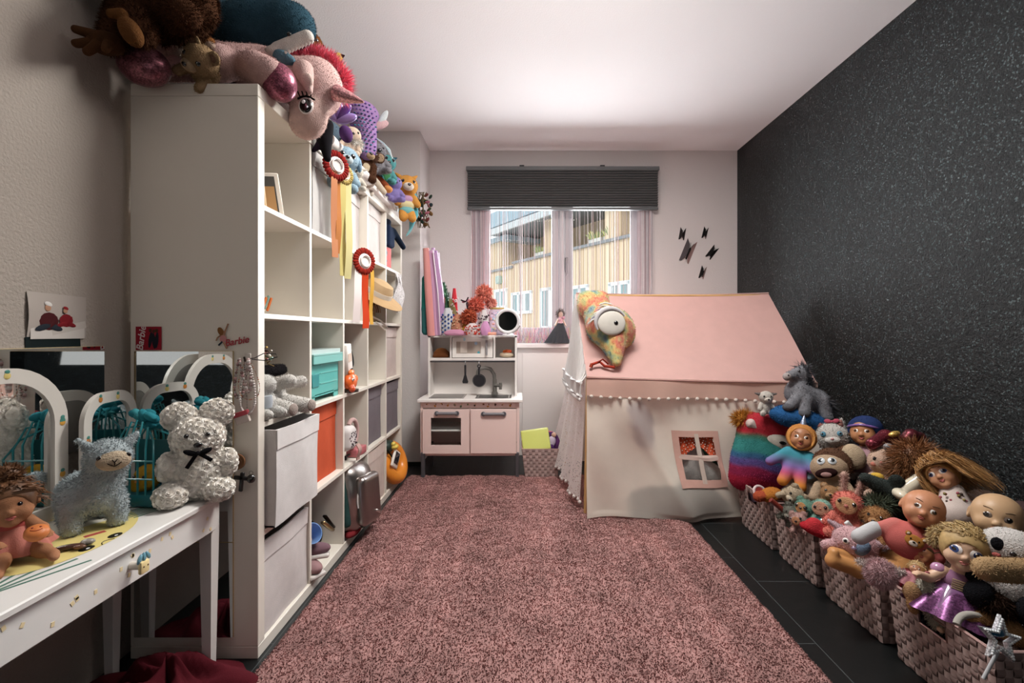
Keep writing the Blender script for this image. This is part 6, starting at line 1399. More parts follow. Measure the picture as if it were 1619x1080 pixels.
# other walls
tsheet('end_wall', lambda u, v: (TX1 + .004*math.sin(v*9), TYF + (TYB-TYF)*u, .03 + v*((TZE-.03) + (TZR-TZE)*(1-abs(2*u-1)) - .03)), 21, 14, CREAM)
tsheet('back_wall', lambda u, v: (TX0 + (TX1-TX0)*u, TYB + .01*math.sin(u*15), .03 + (TZE-.03)*v), 30, 10, CREAM)
# left end: strings above, lace curtain below
LW = 'f8f4f2'
def lace_f(y0, y1, side):
    def f(u, v):
        y = y0 + (y1-y0)*u; zt = TZE + .02; z = .09*(0 + side*0) + (.075 + .05*u if side else .05)*v + zt*(1-v)
        return (TX0 - .012 - .115*v**1.6*(.35 + .9*u if side else .7) + .014*math.sin(u*26 + side)*(.3 + v), y + .02*v*math.sin(3*u), z)
    return f
lc = tsheet('lace_curtain', lace_f(TYF + .03, TYB - .02, 1), 70, 40, lin(LW), 'lace')
V = [np.array(lace_f(TYF + .03, TYB - .02, 1)(u, 1.0)) - TO for u in np.linspace(0, 1, 26)]
g = G()
for p in V: g.ell(p + (0, 0, -.008), .011, 'e6ddd8', None, 8, 6)
build('bobble_hem', g, 'fabric', lc)
def gab(u): return TZE + (TZR-TZE)*(1-abs(2*u-1))
g = G(); rg = random.Random(8)
for k in range(110):
    u = k/109; y = TYF + (TYB-TYF)*u; zt = gab(u); n = 3
    g.tube([np.array((TX0 - .004 - .03*t_ + rg.uniform(-.003, .003), y + rg.uniform(-.003, .003), zt + (TZE - .04 - zt)*t_)) - TO for t_ in (0, .5, 1)], .0042, LW, 4)
build('macrame_curtain', g, 'fabric', tn)['kind'] = 'stuff'
g = G()
for dz, r in ((.0, .009), (-.075, .009)): g.tube([np.array((TX0 - .035 - .008*math.sin(u*20), TYF + (TYB-TYF)*u - .012, TZE - .035 + dz - .02*math.sin(PI*u))) - TO for u in np.linspace(0, 1, 30)], r, LW, 6)
for k in range(44):
    u = k/43; b = np.array((TX0 - .036, TYF + (TYB-TYF)*u - .012, TZE - .035 - .02*math.sin(PI*u))) - TO
    g.tube([b, b + (-.004, .006*(-1)**k, -.075)], .0035, LW, 4); g.ell(b + (-.006, 0, -.095), (.007, .007, .011), LW, None, 6, 5)
build('lace_band', g, 'fabric', tn)
# poles
for a, b in (((TX0+.006, TYF+.012, TZE), (TX0-.01, TYF-.0, .0)), ((TX1-.012, TYF+.012, TZE-.03), (TX1-.012, TYF+.012, .0)), ((TX0+.006, TYB-.012, TZE), (TX0-.03, TYB-.02, 0)), ((TX1-.012, TYB-.012, TZE), (TX1-.012, TYB-.012, 0)), ((TX0, TYR, TZR-.014), (TX1, TYR, TZR-.014))):
    build('pole', G().cyl(np.array(a)-TO, np.array(b)-TO, .0085, 'c9a06c'), 'wood', tn)
# cushions inside the tent
for nm, lb, c, loc, r, rot in (('cushion', 'grey knitted cushion seen through the tent window', 'dcd8d4', (.94, 2.74, .25), (.15, .06, .16), (10, -30, 0)), ('cushion', 'pale grey cushion lying lower inside the tent window', 'c9c4c0', (1.04, 2.73, .19), (.17, .07, .12), (0, 35, 0)), ('green_cushion', 'small green patterned cushion in the corner of the tent window', '4f7a64', (1.10, 2.76, .36), (.09, .05, .08), (0, 10, 0))):
    t = Toy(nm, lb, 'cushion', loc, rot); g = G().sdf([pB((0, 0, 0), r, min(r)*.9, c)], 30); g.fur(500, .008, .0015, (0, 0, 0), .6, .12); t.p('cover', g)
# ------------------------------------------------------------------ tie-dye plush on the roof
def tie():
    m, nt, b = newmat('tie_dye_plush'); n = noise_tex(nt, 7.5, 2); n2 = noise_tex(nt, 16, 3)
    mx = N(nt, 'ShaderNodeMath', operation='ADD'); L(nt, n.outputs['Fac'], mx.inputs[0])
    s2 = N(nt, 'ShaderNodeMath', operation='MULTIPLY_ADD'); s2.inputs[1].default_value = .5; s2.inputs[2].default_value = -.25; L(nt, n2.outputs['Fac'], s2.inputs[0]); L(nt, s2.outputs[0], mx.inputs[1])
    L(nt, ramp(nt, mx.outputs[0], [(.26, '5a7384'), (.36, '7f9a86'), (.42, 'b0aa70'), (.47, 'c4a56a'), (.52, 'c98a5e'), (.57, 'c26a58'), (.63, 'c0956a'), (.69, 'a3a880'), (.78, '6f8894')]), b.inputs['Base Color'])
    b.inputs['Roughness'].default_value = .95; b.inputs['Sheen Weight'].default_value = .3; n3 = noise_tex(nt, 260); bump(nt, b, n3.outputs['Fac'], .5, .005); MATS['tie'] = m
tie()
def roofplush():
    t = Toy('chameleon_plush', 'tie-dye soft toy with one huge white eye lying on the pink tent roof', 'soft toy', (0, 0, 0)); A = lambda x, y, Y: np.array(at(x, y, Y))
    P = [pB(A(938, 478, 3.0), (.10, .055, .075), .05, W, (-30, 0, 0)), pK(A(940, 490, 2.94), A(958, 515, 2.86), .08, .12, W, .06), pK(A(965, 520, 2.83), A(975, 573, 2.69), .125, .026, W, .05), pE(A(982, 525, 2.82), (.085, .06, .1), W, (0, -10, 0), .04)]
    g = G().sdf(P, 56); g.fur(5000, .008, .0015, (0, 0, -.2), .6, 0, 3); t.p('body', g, 'tie')
    n = np.array((.12, -1, .12)); M = lookm(n); e = A(967, 511, 2.705)
    t.p('eye', G().ell(e, (.083, .014, .072), 'd9d3ca', M, 30, 10), 'fabric'); t.p('pupil', G().ell(e + M @ (.022, -.0135, .0), (.013, .006, .012), '0c0c0e', M, 14, 8), 'gloss')
    t.p('brow', G().tube([e + M @ (.092*math.cos(a), .004, .086*math.sin(a)) for a in np.linspace(.5, 3.6, 18)], [.006 + .01*math.sin(PI*i/17) for i in range(18)], 'c9c4c6', 8), 'fabric')
    g = G()
    for k in range(7): g.tube([A(930 + k*3, 512 - k*5, 2.76 + k*.012), A(936 + k*3.4, 506 - k*4.5, 2.742 + k*.012), A(946 + k*3.5, 502 - k*3.5, 2.75 + k*.01)], .005, ['e6e2dc', '9a9aac', 'd9d4c8'][k % 3], 5)
    t.p('stripe', g, 'fabric'); t.p('eye_far', G().ell(A(1001, 527, 2.80), (.01, .008, .012), '14120f'), 'gloss')
    t.p('mouth', G().tube([A(934, 577, 2.69), A(948, 572, 2.70), A(956, 579, 2.695), A(972, 581, 2.68)], .008, 'a83a2a', 8).tube([A(936, 575, 2.69), A(934, 581, 2.69)], .01, 'b04a34', 6).tube([A(945, 573, 2.69), A(953, 568, 2.70), A(962, 576, 2.69)], .005, '8a2f24', 6), 'fabric')
roofplush()
# ------------------------------------------------------------------ butterflies
def butterfly(label, px, py, s, wc, lc, rz, spread):
    t = Toy('wall_butterfly', label, 'wall decoration', at(px, py, YB - .012), (0, rz, 0), s*2, 'paper butterflies on the back wall')
    def wing(sgn): 
        P = [(0, .0), (.12, .55), (.45, .98), (.72, .9), (.78, .55), (.55, .12), (.62, -.2), (.5, -.55), (.25, -.5), (.05, -.15)]; M = rotm((0, 0, sgn*spread))
        return G().prism([(sgn*x, z) for x, z in P][::sgn], .02, wc if sgn < 0 else lc, M, (0, -.12, 0))
    for sgn in (-1, 1): t.p('wing', wing(sgn), 'paper', None, 20)
    t.p('body', G().sdf([pK((0, -.12, -.35), (0, -.12, .3), .05, .06, '1d1a1a')], 14).tube([(0, -.12, .3), (-.1, -.16, .6)], .012, '1d1a1a', 4).tube([(0, -.12, .3), (.1, -.16, .6)], .012, '1d1a1a', 4), 'paper')
butterfly('small dark paper butterfly on the white wall, nearest the window at the top', 1079, 372, .036, '2a2626', '3a3434', 10, 40)
butterfly('small black paper butterfly high on the wall towards the black corner', 1115, 370, .036, '141212', '2a2424', 14, 46)
butterfly('largest butterfly with one dark and one pink wing', 1087, 401, .075, '4a4446', 'a88a86', 22, 34)
butterfly('black paper butterfly with spread wings nearest the black wall', 1125, 401, .045, '1a1818', '1f1c1c', 38, 40)
butterfly('lowest small paper butterfly on the white wall', 1111, 433, .04, '1d1a1a', 'b0938f', 16, 44)
# ------------------------------------------------------------------ baskets along the black wall
BG = 'pink woven baskets along the black wall'
basket('pink woven basket nearest the camera, with the star wand on its rim', 1.175, 1.80, 1.165, 1.505, .238, BG, .0215)
basket('pink woven basket under the fluffy pink ball and the lying doll', 1.178, 1.80, 1.545, 1.86, .236, BG, .0215)
basket('pink woven basket under the red pouch and mint furry doll', 1.178, 1.80, 1.89, 2.19, .236, BG, .023)
basket('pink woven basket next to the tent, under the rainbow plush', 1.175, 1.80, 2.22, 2.55, .238, BG, .023)
TUCK = dict(arms=[[(.6, -.1, -.9), (.8, -.6, -1.3)]], legs=[], body=(.85, .8, .8), bz=-.9, by=.55)
def pY(px, py, k=.8, z0=.27, x0=1.2): return (EYE - z0 + k*x0)/(k*(px - VX)/F_PX + (py - VY)/F_PX)
def pp(px, py, k=.8, z0=.27): Y = pY(px, py, k, z0); return at(px, py, Y), Y
def sz(rpx, Y): return rpx*Y/F_PX
# dim jumble below the visible toys
g = G(); rr = random.Random(77)
for (b0, b1) in ((1.165, 1.505), (1.545, 1.86), (1.89, 2.19), (2.22, 2.55)):
    for y in (b0 + .09, (b0 + b1)/2, b1 - .09):
        for ix in range(6):
            x = 1.285 + ix*.092; zt = .15 + .5*(x - 1.2) - .05 + rr.uniform(-.02, .01)
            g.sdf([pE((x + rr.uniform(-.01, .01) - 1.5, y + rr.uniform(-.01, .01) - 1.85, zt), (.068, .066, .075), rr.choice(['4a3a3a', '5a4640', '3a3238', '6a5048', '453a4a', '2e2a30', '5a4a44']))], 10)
g.fur(6000, .014, .0016, (0, 0, 0), .8, .3)
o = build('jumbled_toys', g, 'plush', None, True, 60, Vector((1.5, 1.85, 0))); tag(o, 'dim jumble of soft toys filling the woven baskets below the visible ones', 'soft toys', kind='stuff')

def cr(name, label, px, py, r, col, rot=(-20, 0, -18), k=.8, dY=0, **kw):
    p, Y = pp(px, py, k); Y += dY; rot = (rot[0], rot[1], rot[2] + 12 - math.degrees(math.atan2(px - VX, F_PX))); return critter(name, label, at(px, py, Y), rot, sz(r, Y), col, **kw)
def dl(name, label, px, py, r, skin, rot=(-20, 0, -18), k=.8, dY=0, **kw):
    p, Y = pp(px, py, k); Y += dY; rot = (rot[0], rot[1], rot[2] + 12 - math.degrees(math.atan2(px - VX, F_PX))); return doll(name, label, at(px, py, Y), rot, sz(r, Y), skin, **kw)
# --- far basket
def horse():
    Y = 2.40; t = Toy('horse_plush', 'grey horse soft toy with black collar standing highest on the heap', 'soft toy', at(1266, 622, Y), (0, 0, 0)); s = Y/F_PX; c = lin('84848a'); Q = lambda x, y, d=0: np.array(((x-1266)*s, d, -(y-622)*s))
    P = [pK(Q(1262, 622), Q(1288, 632), .062, .058, c, .03), pK(Q(1262, 618), Q(1264, 598), .042, .034, c, .03), pK(Q(1266, 590), Q(1244, 594, -.02), .036, .022, c, .02), pK(Q(1256, 625, -.04), Q(1240, 640, -.05), .028, .026, c), pK(Q(1264, 630, -.05), Q(1258, 648, -.07), .03, .028, c), pK(Q(1292, 632, -.03), Q(1296, 655, -.05), .036, .028, c), pK(Q(1294, 630, .03), Q(1302, 650, .03), .034, .026, c)]
    g = G().sdf(P, 56); g.fur(3000, .007, .0012, (0, 0, -.2), .6, .15); t.p('body', g)
    for x, y, d in ((1237, 641, -.055), (1256, 650, -.08), (1297, 658, -.055)): t.p('hoof', G().sdf([pE(Q(x, y, d), (.028, .028, .02), '5f5f64')], 14))
    t.p('muzzle', G().sdf([pE(Q(1241, 595, -.022), (.021, .023, .021), 'a89e9c')], 16)); t.p('collar', G().sdf([pT(Q(1264, 606), .036, .011, '1b1b1f', (10, -8, 0))], 24), 'fabric')
    for d in (-.022, .02): t.p('ear', G().sdf([pK(Q(1270, 585, d), Q(1274, 577, d), .013, .004, '3a3a3e')], 14))
    t.p('eye', G().ell(Q(1257, 586, -.034), .006, '101012'), 'gloss'); t.p('nostril', G().ell(Q(1239, 592, -.042), .004, '2a2628'), 'gloss')
    g = G()
    for i in range(4): g.sdf([pE(Q(1268 + i*3.2, 583 + i*8, 0), (.016, .02, .02), '4a4a50')], 10)
    g.fur(1200, .04, .0016, (.4, 0, -.2), .7, .35); t.p('mane', g, 'hair'); g = G().sdf([pK(Q(1304, 636), Q(1316, 660), .02, .012, '3a3a40')], 14); g.fur(700, .05, .0016, (.3, 0, -.8), .6, .35); t.p('tail', g, 'hair')
horse()
t = Toy('blue_cushion', 'deep blue plush cushion under the grey horse', 'cushion', at(1258, 660, 2.38), (0, 10, -15)); t.p('cushion', G().sdf([pE((0, 0, 0), (.125, .08, .055), '2f5f94'), pE((.08, .01, -.02), (.08, .07, .05), '2a5688')], 30).fur(2200, .008, .0014))
critter('donkey_plush', 'small pale grey lamb soft toy sitting on the rainbow pillow', at(1211, 628, 2.43), (0, 0, -10), .034, 'c9c2ba', ear=('side', '77706e', None), muzzle='d9d0c6', fur=(900, .14), feet='9a948e')
def pillow():
    Y = 2.50; t = Toy('rainbow_pillow_plush', 'big rainbow striped unicorn pillow leaning on the tent', 'soft toy', at(1205, 718, Y), (0, 6, -8)); V, F, C = sdf_mesh([pB((-.0, 0, 0), (.145, .07, .21), .07, W, (0, 4, 0)), pE((0, -.02, -.04), (.16, .08, .17), W)], 52)
    st = [(-.125, 'b8304a'), (-.07, 'a8365e'), (-.03, '6a5a9a'), (.0, '3f6a92'), (.07, '3f8a86'), (.095, '4a7a66'), (.5, 'c03844')]; C = []
    for p in V:
        z = p[2] + .03*p[0] + .008*math.sin(p[0]*30)
        for i, (h, c) in enumerate(st):
            if z < h: break
        a = lin(st[i][1]); b = lin(st[max(0, i-1)][1]); f = min(1, max(0, (z - (st[i-1][0] if i else -.3))/.02)); C.append([b[j]*(1-f) + a[j]*f for j in range(3)])
    g = G().add(V, F, np.array(C)); g.fur(5000, .007, .0014, (0, 0, -.3), .6, .12); t.p('body', g)
    t.p('eye_patch', G().sdf([pE((.065, -.068, .085), (.085, .018, .04), 'e6ded2', (0, 8, 0), .01)], 30)); t.p('eye', G().ell((.06, -.0885, .088), (.018, .004, .009), '151212', (0, 8, 0)), 'gloss')
    g = G().sdf([pE((-.11, .0, .17), (.05, .035, .035), 'c98a3e')], 18); g.fur(1300, .035, .0018, (-.3, 0, .1), .8, .3); t.p('mane', g); t.p('ear', G().sdf([pK((-.09, -.05, .16), (-.055, -.06, .135), .026, .008, 'd9c6c0')], 18))
pillow()
def onesie(t):
    t.p('hood', G().sdf([pE((0, .12, .06), (1.12, 1.08, 1.14), 'c98a4e', k=.05), pE((0, -.85, -.08), (.82, .75, .86), 'c98a4e', k=.08, sub=True)], 40).fur(700, .08, .02)); t.p('hood_rim', G().sdf([pT((0, -.5, -.03), .9, .11, 'd99a58', (84, 0, 0))], 34), 'plush')
    t.p('horn', G().lathe([(.3, .95), (.2, 1.35), (.08, 1.8), (0, 1.95)], '8f9ab0', 14), 'glitter')
    V, F, C = sdf_mesh([pE((-.2, .1, -1.9), (1.15, .8, 1.1), W, k=.3), pK((-.8, -.1, -1.4), (-2.0, -.4, -2.4), .5, .36, W, .3), pK((.7, -.1, -1.4), (1.0, -.7, -2.3), .45, .35, W, .3), pK((-.5, -.2, -2.6), (-.9, -.9, -3.7), .55, .42, W, .3), pK((.2, -.2, -2.6), (.4, -.9, -3.9), .52, .4, W, .3)], 48)
    C = np.array([[a*(1-f) + b*f for a, b in zip(lin(c0), lin(c1))] for z in V[:, 2] for (c0, c1, f) in [(('4a96a8', '8a72b0', min(1, max(0, (-1.5 - z)/.9))) if z > -2.4 else (('8a72b0', 'c0587a', min(1, (-2.4 - z)/.6)) if z > -3.0 else ('c0587a', 'd98a3e', min(1, (-3.0 - z)/.7))))]])
    t.p('onesie', G().add(V, F, C), 'fabric')
dl('baby_doll', 'doll in a rainbow unicorn onesie with orange hood', 1267, 693, 19, '9c6a4a', (-14, 6, -14), dY=-.24, ears=False, brow='5a3a26', extra=onesie, lips='9a4a44')
dl('toddler_doll', 'dark haired doll with a navy headscarf against the black wall', 1366, 683, 21, 'a87450', (-10, -4, -22), torso=(.6, .5, -1.2, -2.6), arms=[[(-.6, 0, -1.3), (-.9, -.6, -2.0), (-.7, -1.0, -2.7)], [(.6, 0, -1.3), (1.0, -.4, -2.2), (.5, -1.2, -3.1)]],
   extra=lambda t: [t.p('headscarf', G().sdf([pE((.05, .18, .25), (1.12, 1.05, .98), '2a3a66', (0, -10, 0), .05), pE((0, -.9, -.3), (.95, .8, .85), '2a3a66', k=.08, sub=True)], 36).fur(500, .07, .02), 'fabric'), t.p('scarf_band', G().tube([(1.0*math.sin(a), -.98*math.cos(a)+.05, .52 - .2*abs(math.sin(a))) for a in np.linspace(-1.4, 1.4, 14)], .09, '7a5a9a', 6), 'gloss'),
     t.p('dress', skirt_g(-1.1, -3.0, .65, 1.7, 'b8929a', 8, .14), 'fabric'), t.p('earring', G().ell((.98, -.1, -.42), .09, 'd9c890', None, 8, 6), 'metal')])
cr('kitten_plush', 'white kitten soft toy with a pink bow between two dolls', 1315, 690, 23, 'c9c4bf', (-12, -8, -10), dY=-.02, ear=('point', None, '9a6a64'), eye=(30, 8, .19), ecols=('0a0c10', '4a7a8e', None), nose=('c08a8a', .08), muzzle='d9d4cf', mz=(.46, .3, .28), fur=(2600, .12), extra=lambda t: t.p('bow', bow_g((.15, -.35, .98), .3, 'c0566a'), 'fabric'))
cr('bunny_plush', 'cream bunny soft toy with a blue-grey face', 1275, 748, 17, 'cdbfb2', (-25, 12, -14), ear=('long', None, None), face=('93a9ba', -2, .72, 1.05), eye=(26, 4, .13), nose=('2a3a4a', .12), fur=(1500, .13))
cr('bear_plush', 'limp cream teddy lying below the blue faced bunny', 1256, 782, 14, 'bfae96', (20, 50, -10), pose=TUCK, ear=('round', None, None), muzzle='d0c2ac', fur=(1300, .14), feet='d9cdbb', dY=-.03)
t = Toy('orange_plush', 'orange and brown fabric toy at the basket rim by the pens', 'soft toy', pp(1218, 782)[0], (0, -20, -10)); t.p('body', G().sdf([pE((0, 0, 0), (.05, .04, .032), 'c07a38'), pK((.02, 0, 0), (.085, -.01, -.045), .024, .018, '8a4426'), pE((-.05, -.01, .01), (.03, .03, .025), 'b0543a')], 28).fur(500, .006, .0012))
for k, (px, py, lb, rl) in enumerate(((1183, 765, 'chunky violet felt pen with white cap at the basket corner', -14), (1206, 764, 'second violet felt pen with white cap, beside the orange toy', 10))):
    p = at(px, py, 2.46); t = Toy('felt_pen', lb, 'pen', p, (-12, rl, 0), 1, 'felt pens in the basket'); t.p('barrel', G().cyl((0, 0, -.09), (0, 0, -.012), .017, '5a4652'), 'plastic'); t.p('cap', G().lathe([(.019, -.016), (.02, .012), (.015, .02), (0, .022)], 'dcdad8', 18), 'plastic')
t = Toy('red_ring', 'red and white toy ring hanging inside the basket corner', 'toy ring', pp(1201, 778)[0], (60, 10, 0)); t.p('ring', G().sdf([pT((0, 0, 0), .028, .007, 'c9b4b4')], 24), 'plastic'); t.p('core', G().lathe([(0, -.004), (.022, -.004), (.022, .004), (0, .004)], '8a2f30', 18), 'plastic')
t = Toy('pink_shoelace', 'pale pink cord looped over the rainbow onesie', 'cord', pp(1245, 752)[0]+Vector((0, -.05, 0))); t.p('cord', G().tube([(-.03, 0, 0), (.0, -.01, .012), (.04, -.006, .02), (.03, 0, .0), (-.01, -.004, -.012), (-.034, 0, -.004)], .004, 'd9b3b6', 6), 'fabric')
# --- second basket
def mouth_open(t):
    t.p('open_mouth', G().sdf([pE((-.1, -.93, -.3), (.62, .22, .3), '2a1414', (0, -8, 0))], 24), 'fabric'); t.p('tongue', G().sdf([pE((-.1, -1.1, -.38), (.3, .1, .16), 'b08a86')], 18), 'fabric')
    g = G().sdf([pE((.15, .35, .2), (1.1, .85, 1.05), '5f4334')], 24); g.fur(900, .12, .025); t.p('hair', g)
cr('monkey_plush', 'brown monkey soft toy with a wide open black mouth', 1311, 740, 25, 'b79f86', (-12, -10, -16), dY=-.05, head=(1.05, .9, .88), ear=(None, None, None), eye=(22, 28, .24), ecols=('101418', None, 'cfd8de'), nose=None, fur=(900, .06), feet='c2ad94', belly='c2ad94', extra=mouth_open)
t = Toy('foot_plush', 'big cream fabric sole of a soft toy leg in the middle of the heap', 'soft toy', pp(1350, 722)[0], (-20, -14, -12)); t.p('sole', G().sdf([pE((0, 0, 0), (.046, .03, .056), 'c0ab90')], 22)); t.p('leg', G().sdf([pK((0, .04, 0), (.02, .14, .0), .055, .06, '6a4c3a')], 22).fur(500, .01, .0014))
cr('bear_plush', 'small tan teddy with round ears below the open mouthed monkey', 1313, 781, 14, 'a07a58', (-20, 10, -14), dY=-.03, ear=('round', None, 'b99a7a'), muzzle='b8946e', fur=(1300, .13))
cr('pig_plush', 'cream piglet soft toy holding a yellow and pink ice cream', 1398, 730, 22, 'c9ab98', (-14, -6, -20), ear=('tri', 'c08a78', None), eye=(26, 8, .13), nose=('c07a70', .1), fur=(1500, .1), smile='8a4a44',
   extra=lambda t: [t.p('cheek', G().ell((.5, -.78, -.25), (.2, .08, .15), 'c98070')), t.p('cheek', G().ell((-.5, -.78, -.25), (.2, .08, .15), 'c98070')), t.p('ice_cream', G().sdf([pE((-.35, -.9, -1.15), (.45, .3, .32), 'd9b04a')], 16), 'fabric'), t.p('cone', G().sdf([pK((-.3, -.9, -1.45), (-.15, -.85, -2.2), .4, .1, 'c0605a')], 16), 'fabric')])
t = Toy('sequin_snake', 'dark red sequinned snake coiled against the black wall', 'soft toy', pp(1425, 702)[0], (0, 0, 0)); t.p('body', G().sdf([pK((-.12, 0, .0), (-.05, .02, .028), .024, .026, '6a2430'), pK((-.05, .02, .028), (.01, .0, .0), .026, .026, '6a2430'), pK((.01, 0, 0), (.04, .0, .035), .026, .026, '5a1f2a'), pK((.04, 0, .035), (.09, .02, .02), .026, .024, '6a2430'), pK((.09, .02, .02), (.1, 0, -.04), .024, .018, '5a1f2a')], 44), 'glitter')
t.p('gold_patch', G().ell((-.04, -.014, .044), (.024, .014, .012), 'c9a45a', (0, -16, 0)), 'glitter')
t = Toy('grey_pistol', 'small grey plastic toy lying across the red snake', 'toy', pp(1412, 714)[0]+Vector((0, -.05, .0)), (0, 22, -10)); t.p('barrel', G().box((0, 0, 0), (.13, .026, .024), '55585c', .006, None, 2).ell((-.06, -.002, .006), (.018, .016, .016), '77797c'), 'plastic')
p, Y = pp(1450, 737); t = Toy('auburn_wig', 'fluffy auburn doll hair in front of the long haired doll', 'doll hair', p); g = G().sdf([pE((0, .01, 0), (.075, .06, .085), '8a5c3a')], 22); g.fur(3800, .05, .0017, (-.2, -.1, -.5), .7, .4); t.p('hair', g, 'hair', None, 0)
t = Toy('white_boot', 'glossy white doll boot beside the auburn hair', 'doll shoe', pp(1421, 768)[0]+Vector((0, -.03, 0)), (0, 24, -20)); t.p('boot', G().sdf([pK((.03, 0, .06), (0, 0, -.01), .024, .026, 'd6cdb8'), pE((-.015, -.025, -.025), (.028, .045, .02), 'd6cdb8')], 30), 'gloss')
dl('fashion_doll', 'honey blonde doll with long windswept hair at the black wall', 1490, 751, 23, 'b58464', (-18, -34, -18), dY=-.02, k=.8, ears=False, long=.1, eye=('0c0c12', '3a4a70', 'e9e2dc'), er=.22, lips='b86a64', brow='6a4428', torso=(.5, .4, -1.2, -2.4),
   extra=lambda t: [t.p('hair', hair_g(2400, 2.5, (.4, .15, -.9), 'b0824e', 9, (1.0, 1.08, 1.05), curl=.5, width=.024, up=1.0, segs=10), 'hair'), t.p('floral_dress', G().sdf([pK((-.1, 0, -1.2), (-.5, -.4, -2.5), .7, 1.05, 'd8c9c2', .2)], 24), 'fabric'), t.p('flower_print', [g_ for g_ in [G()] if [g_.ell((-.3 + .9*math.sin(k*2.4)*.8, -.85 - .35*((k*37) % 10)/10 + .3*abs(math.sin(k*2.4)), -1.3 - 1.3*((k*61) % 17)/17), .1, ['a85a64', '5a4a44', '9a8a5a'][k % 3], None, 6, 4) for k in range(26)]][0], 'fabric')])
t = Toy('dark_dolphin', 'dark grey-green soft toy fish slanting through the heap', 'soft toy', pp(1402, 778)[0]+Vector((0, -.02, 0)), (0, 32, -14)); t.p('body', G().sdf([pK((-.1, 0, 0), (.06, 0, .01), .02, .05, '3a403e'), pE((-.02, -.02, .05), (.03, .012, .026), '343a38'), pK((.05, 0, 0), (.12, .02, -.02), .04, .015, '353b3a')], 34).fur(1500, .006, .0012))
t = Toy('green_feather_boa', 'tuft of grey-green feathers under the dark fish', 'feathers', pp(1386, 792)[0]+Vector((0, -.02, 0))); g = G().sdf([pE((0, 0, 0), (.05, .03, .02), '66705e')], 14); g.fur(900, .035, .0022, (.3, 0, .3), .8, .3); t.p('feathers', g, 'plush', None, 0)
cr('bunny_doll', 'coral pink furry toy with bunny ears and a beige face', 1341, 797, 21, 'dc7f72', (-14, 8, -20), dY=-.05, ear=('long', 'c9a698', 'b08a80'), face=('d0a27a', -6, .62, 1.1), eye=(24, 6, .14), nose=('b0685e', .12), fur=(3200, .22))
cr('furry_doll', 'mint green furry toy with a beige face in a shiny teal dress', 1300, 803, 14, '8fb5a6', (-16, -6, -22), dY=-.03, ear=(None, None, None), face=('c99f86', -6, .76, 1.1), eye=(28, 2, .19), nose=('b07a68', .1), fur=(2200, .2), extra=lambda t: t.p('dress', skirt_g(-1.0, -2.5, .85, 1.6, '2f7a80', 7, .12), 'gloss'))
cr('furry_doll', 'darker mint furry toy turned aside with one orange rimmed eye', 1273, 803, 14, '6f9484', (-16, 6, -40), dY=-.02, pose=TUCK, ear=('round', None, None), face=('b8895f', -4, .6, 1.0), eye=(26, 4, .2), fur=(2000, .18))
cr('hedgehog_plush', 'small grey tabby soft toy curled beside the mint toys', 1250, 810, 12, '77776e', (10, 30, -20), dY=-.01, pose=TUCK, ear=('round', None, None), fur=(1500, .3), muzzle='9a9488')
cr('furry_doll', 'pale pink furry toy slumped on the basket rim', 1263, 822, 12, 'c09a94', (-10, -14, -30), dY=-.01, pose=TUCK, ear=('round', None, None), face=('c9906e', -4, .55, 1.0), fur=(1800, .25))
t = Toy('red_pouch', 'bright red soft pouch under the mint furry toy', 'pouch', pp(1306, 842)[0], (0, 14, -14)); t.p('pouch', G().sdf([pE((0, 0, 0), (.095, .05, .026), 'b02a34'), pE((-.05, -.01, .015), (.03, .03, .03), 'c03a40')], 28), 'plush')
t = Toy('white_baton', 'short white plastic stick by the coral bunny toy', 'toy', pp(1325, 822)[0]+Vector((0, -.07, 0)), (0, 50, 0)); t.p('stick', G().box((0, 0, 0), (.055, .012, .02), 'd5d9d8', .005, None, 2), 'plastic')
t = Toy('red_stick', 'dark red stick lying along the inner basket rim', 'toy', pp(1240, 806)[0]+Vector((0, -.04, -.01)), (0, 40, -8)); t.p('stick', G().cyl((-.1, 0, 0), (.1, 0, 0), .011, '7a3028'), 'plastic')
# --- third basket
def shirt(t):
    t.p('shirt', G().sdf([pE((0, .1, -1.85), (1.15, .85, .95), 'cf6f6a', k=.25), pK((-.8, 0, -1.4), (-1.4, -.1, -2.1), .36, .32, 'd27a74', .25), pK((.8, 0, -1.4), (1.3, -.2, -2.0), .36, .32, 'cf6f6a', .25)], 42), 'fabric')
    t.p('trousers', G().sdf([pK((-1.45, -.1, -2.1), (-1.9, -.2, -2.9), .4, .42, 'cfcfd2', .2)], 24), 'fabric')
    c = np.array((.15, -.82, -1.75)); g = G().ell(c, (.42, .08, .32), 'b9803f', None, 14, 8)
    for s in (-1, 1): g.ell(c + (s*.34, .02, .26), (.14, .07, .14), 'a8723a', None, 10, 6).ell(c + (s*.34, -.04, .26), (.07, .03, .07), 'e0cdb8', None, 8, 5)
    g.ell(c + (0, -.06, -.13), (.2, .05, .15), 'e3d6c8', None, 12, 6).ell(c + (0, -.11, -.06), (.07, .03, .05), '1a1512', None, 8, 5)
    for s in (-1, 1): g.ell(c + (s*.18, -.075, .06), (.04, .02, .05), '1a1512', None, 8, 5)
    t.p('bear_print', g, 'fabric')
dl('baby_doll', 'bald baby doll in a coral shirt with a bear print', 1459, 806, 29, 'b57e5e', (-18, 20, -12), dY=-.12, brow='7a5a44', lips='9a5048', arms=[[(1.2, -.2, -1.9), (1.4, -.3, -2.4), (1.3, -.5, -2.9)]], extra=shirt)
dl('baby_doll', 'bald beige baby doll alone against the black wall', 1576, 818, 34, 'b59472', (-12, 8, -12), dY=-.02, brow='8a7058', lips='8a5a4c', eye=('1a1614', '2a2422', '6a5a50'), torso=(.7, .55, -1.2, -2.6))
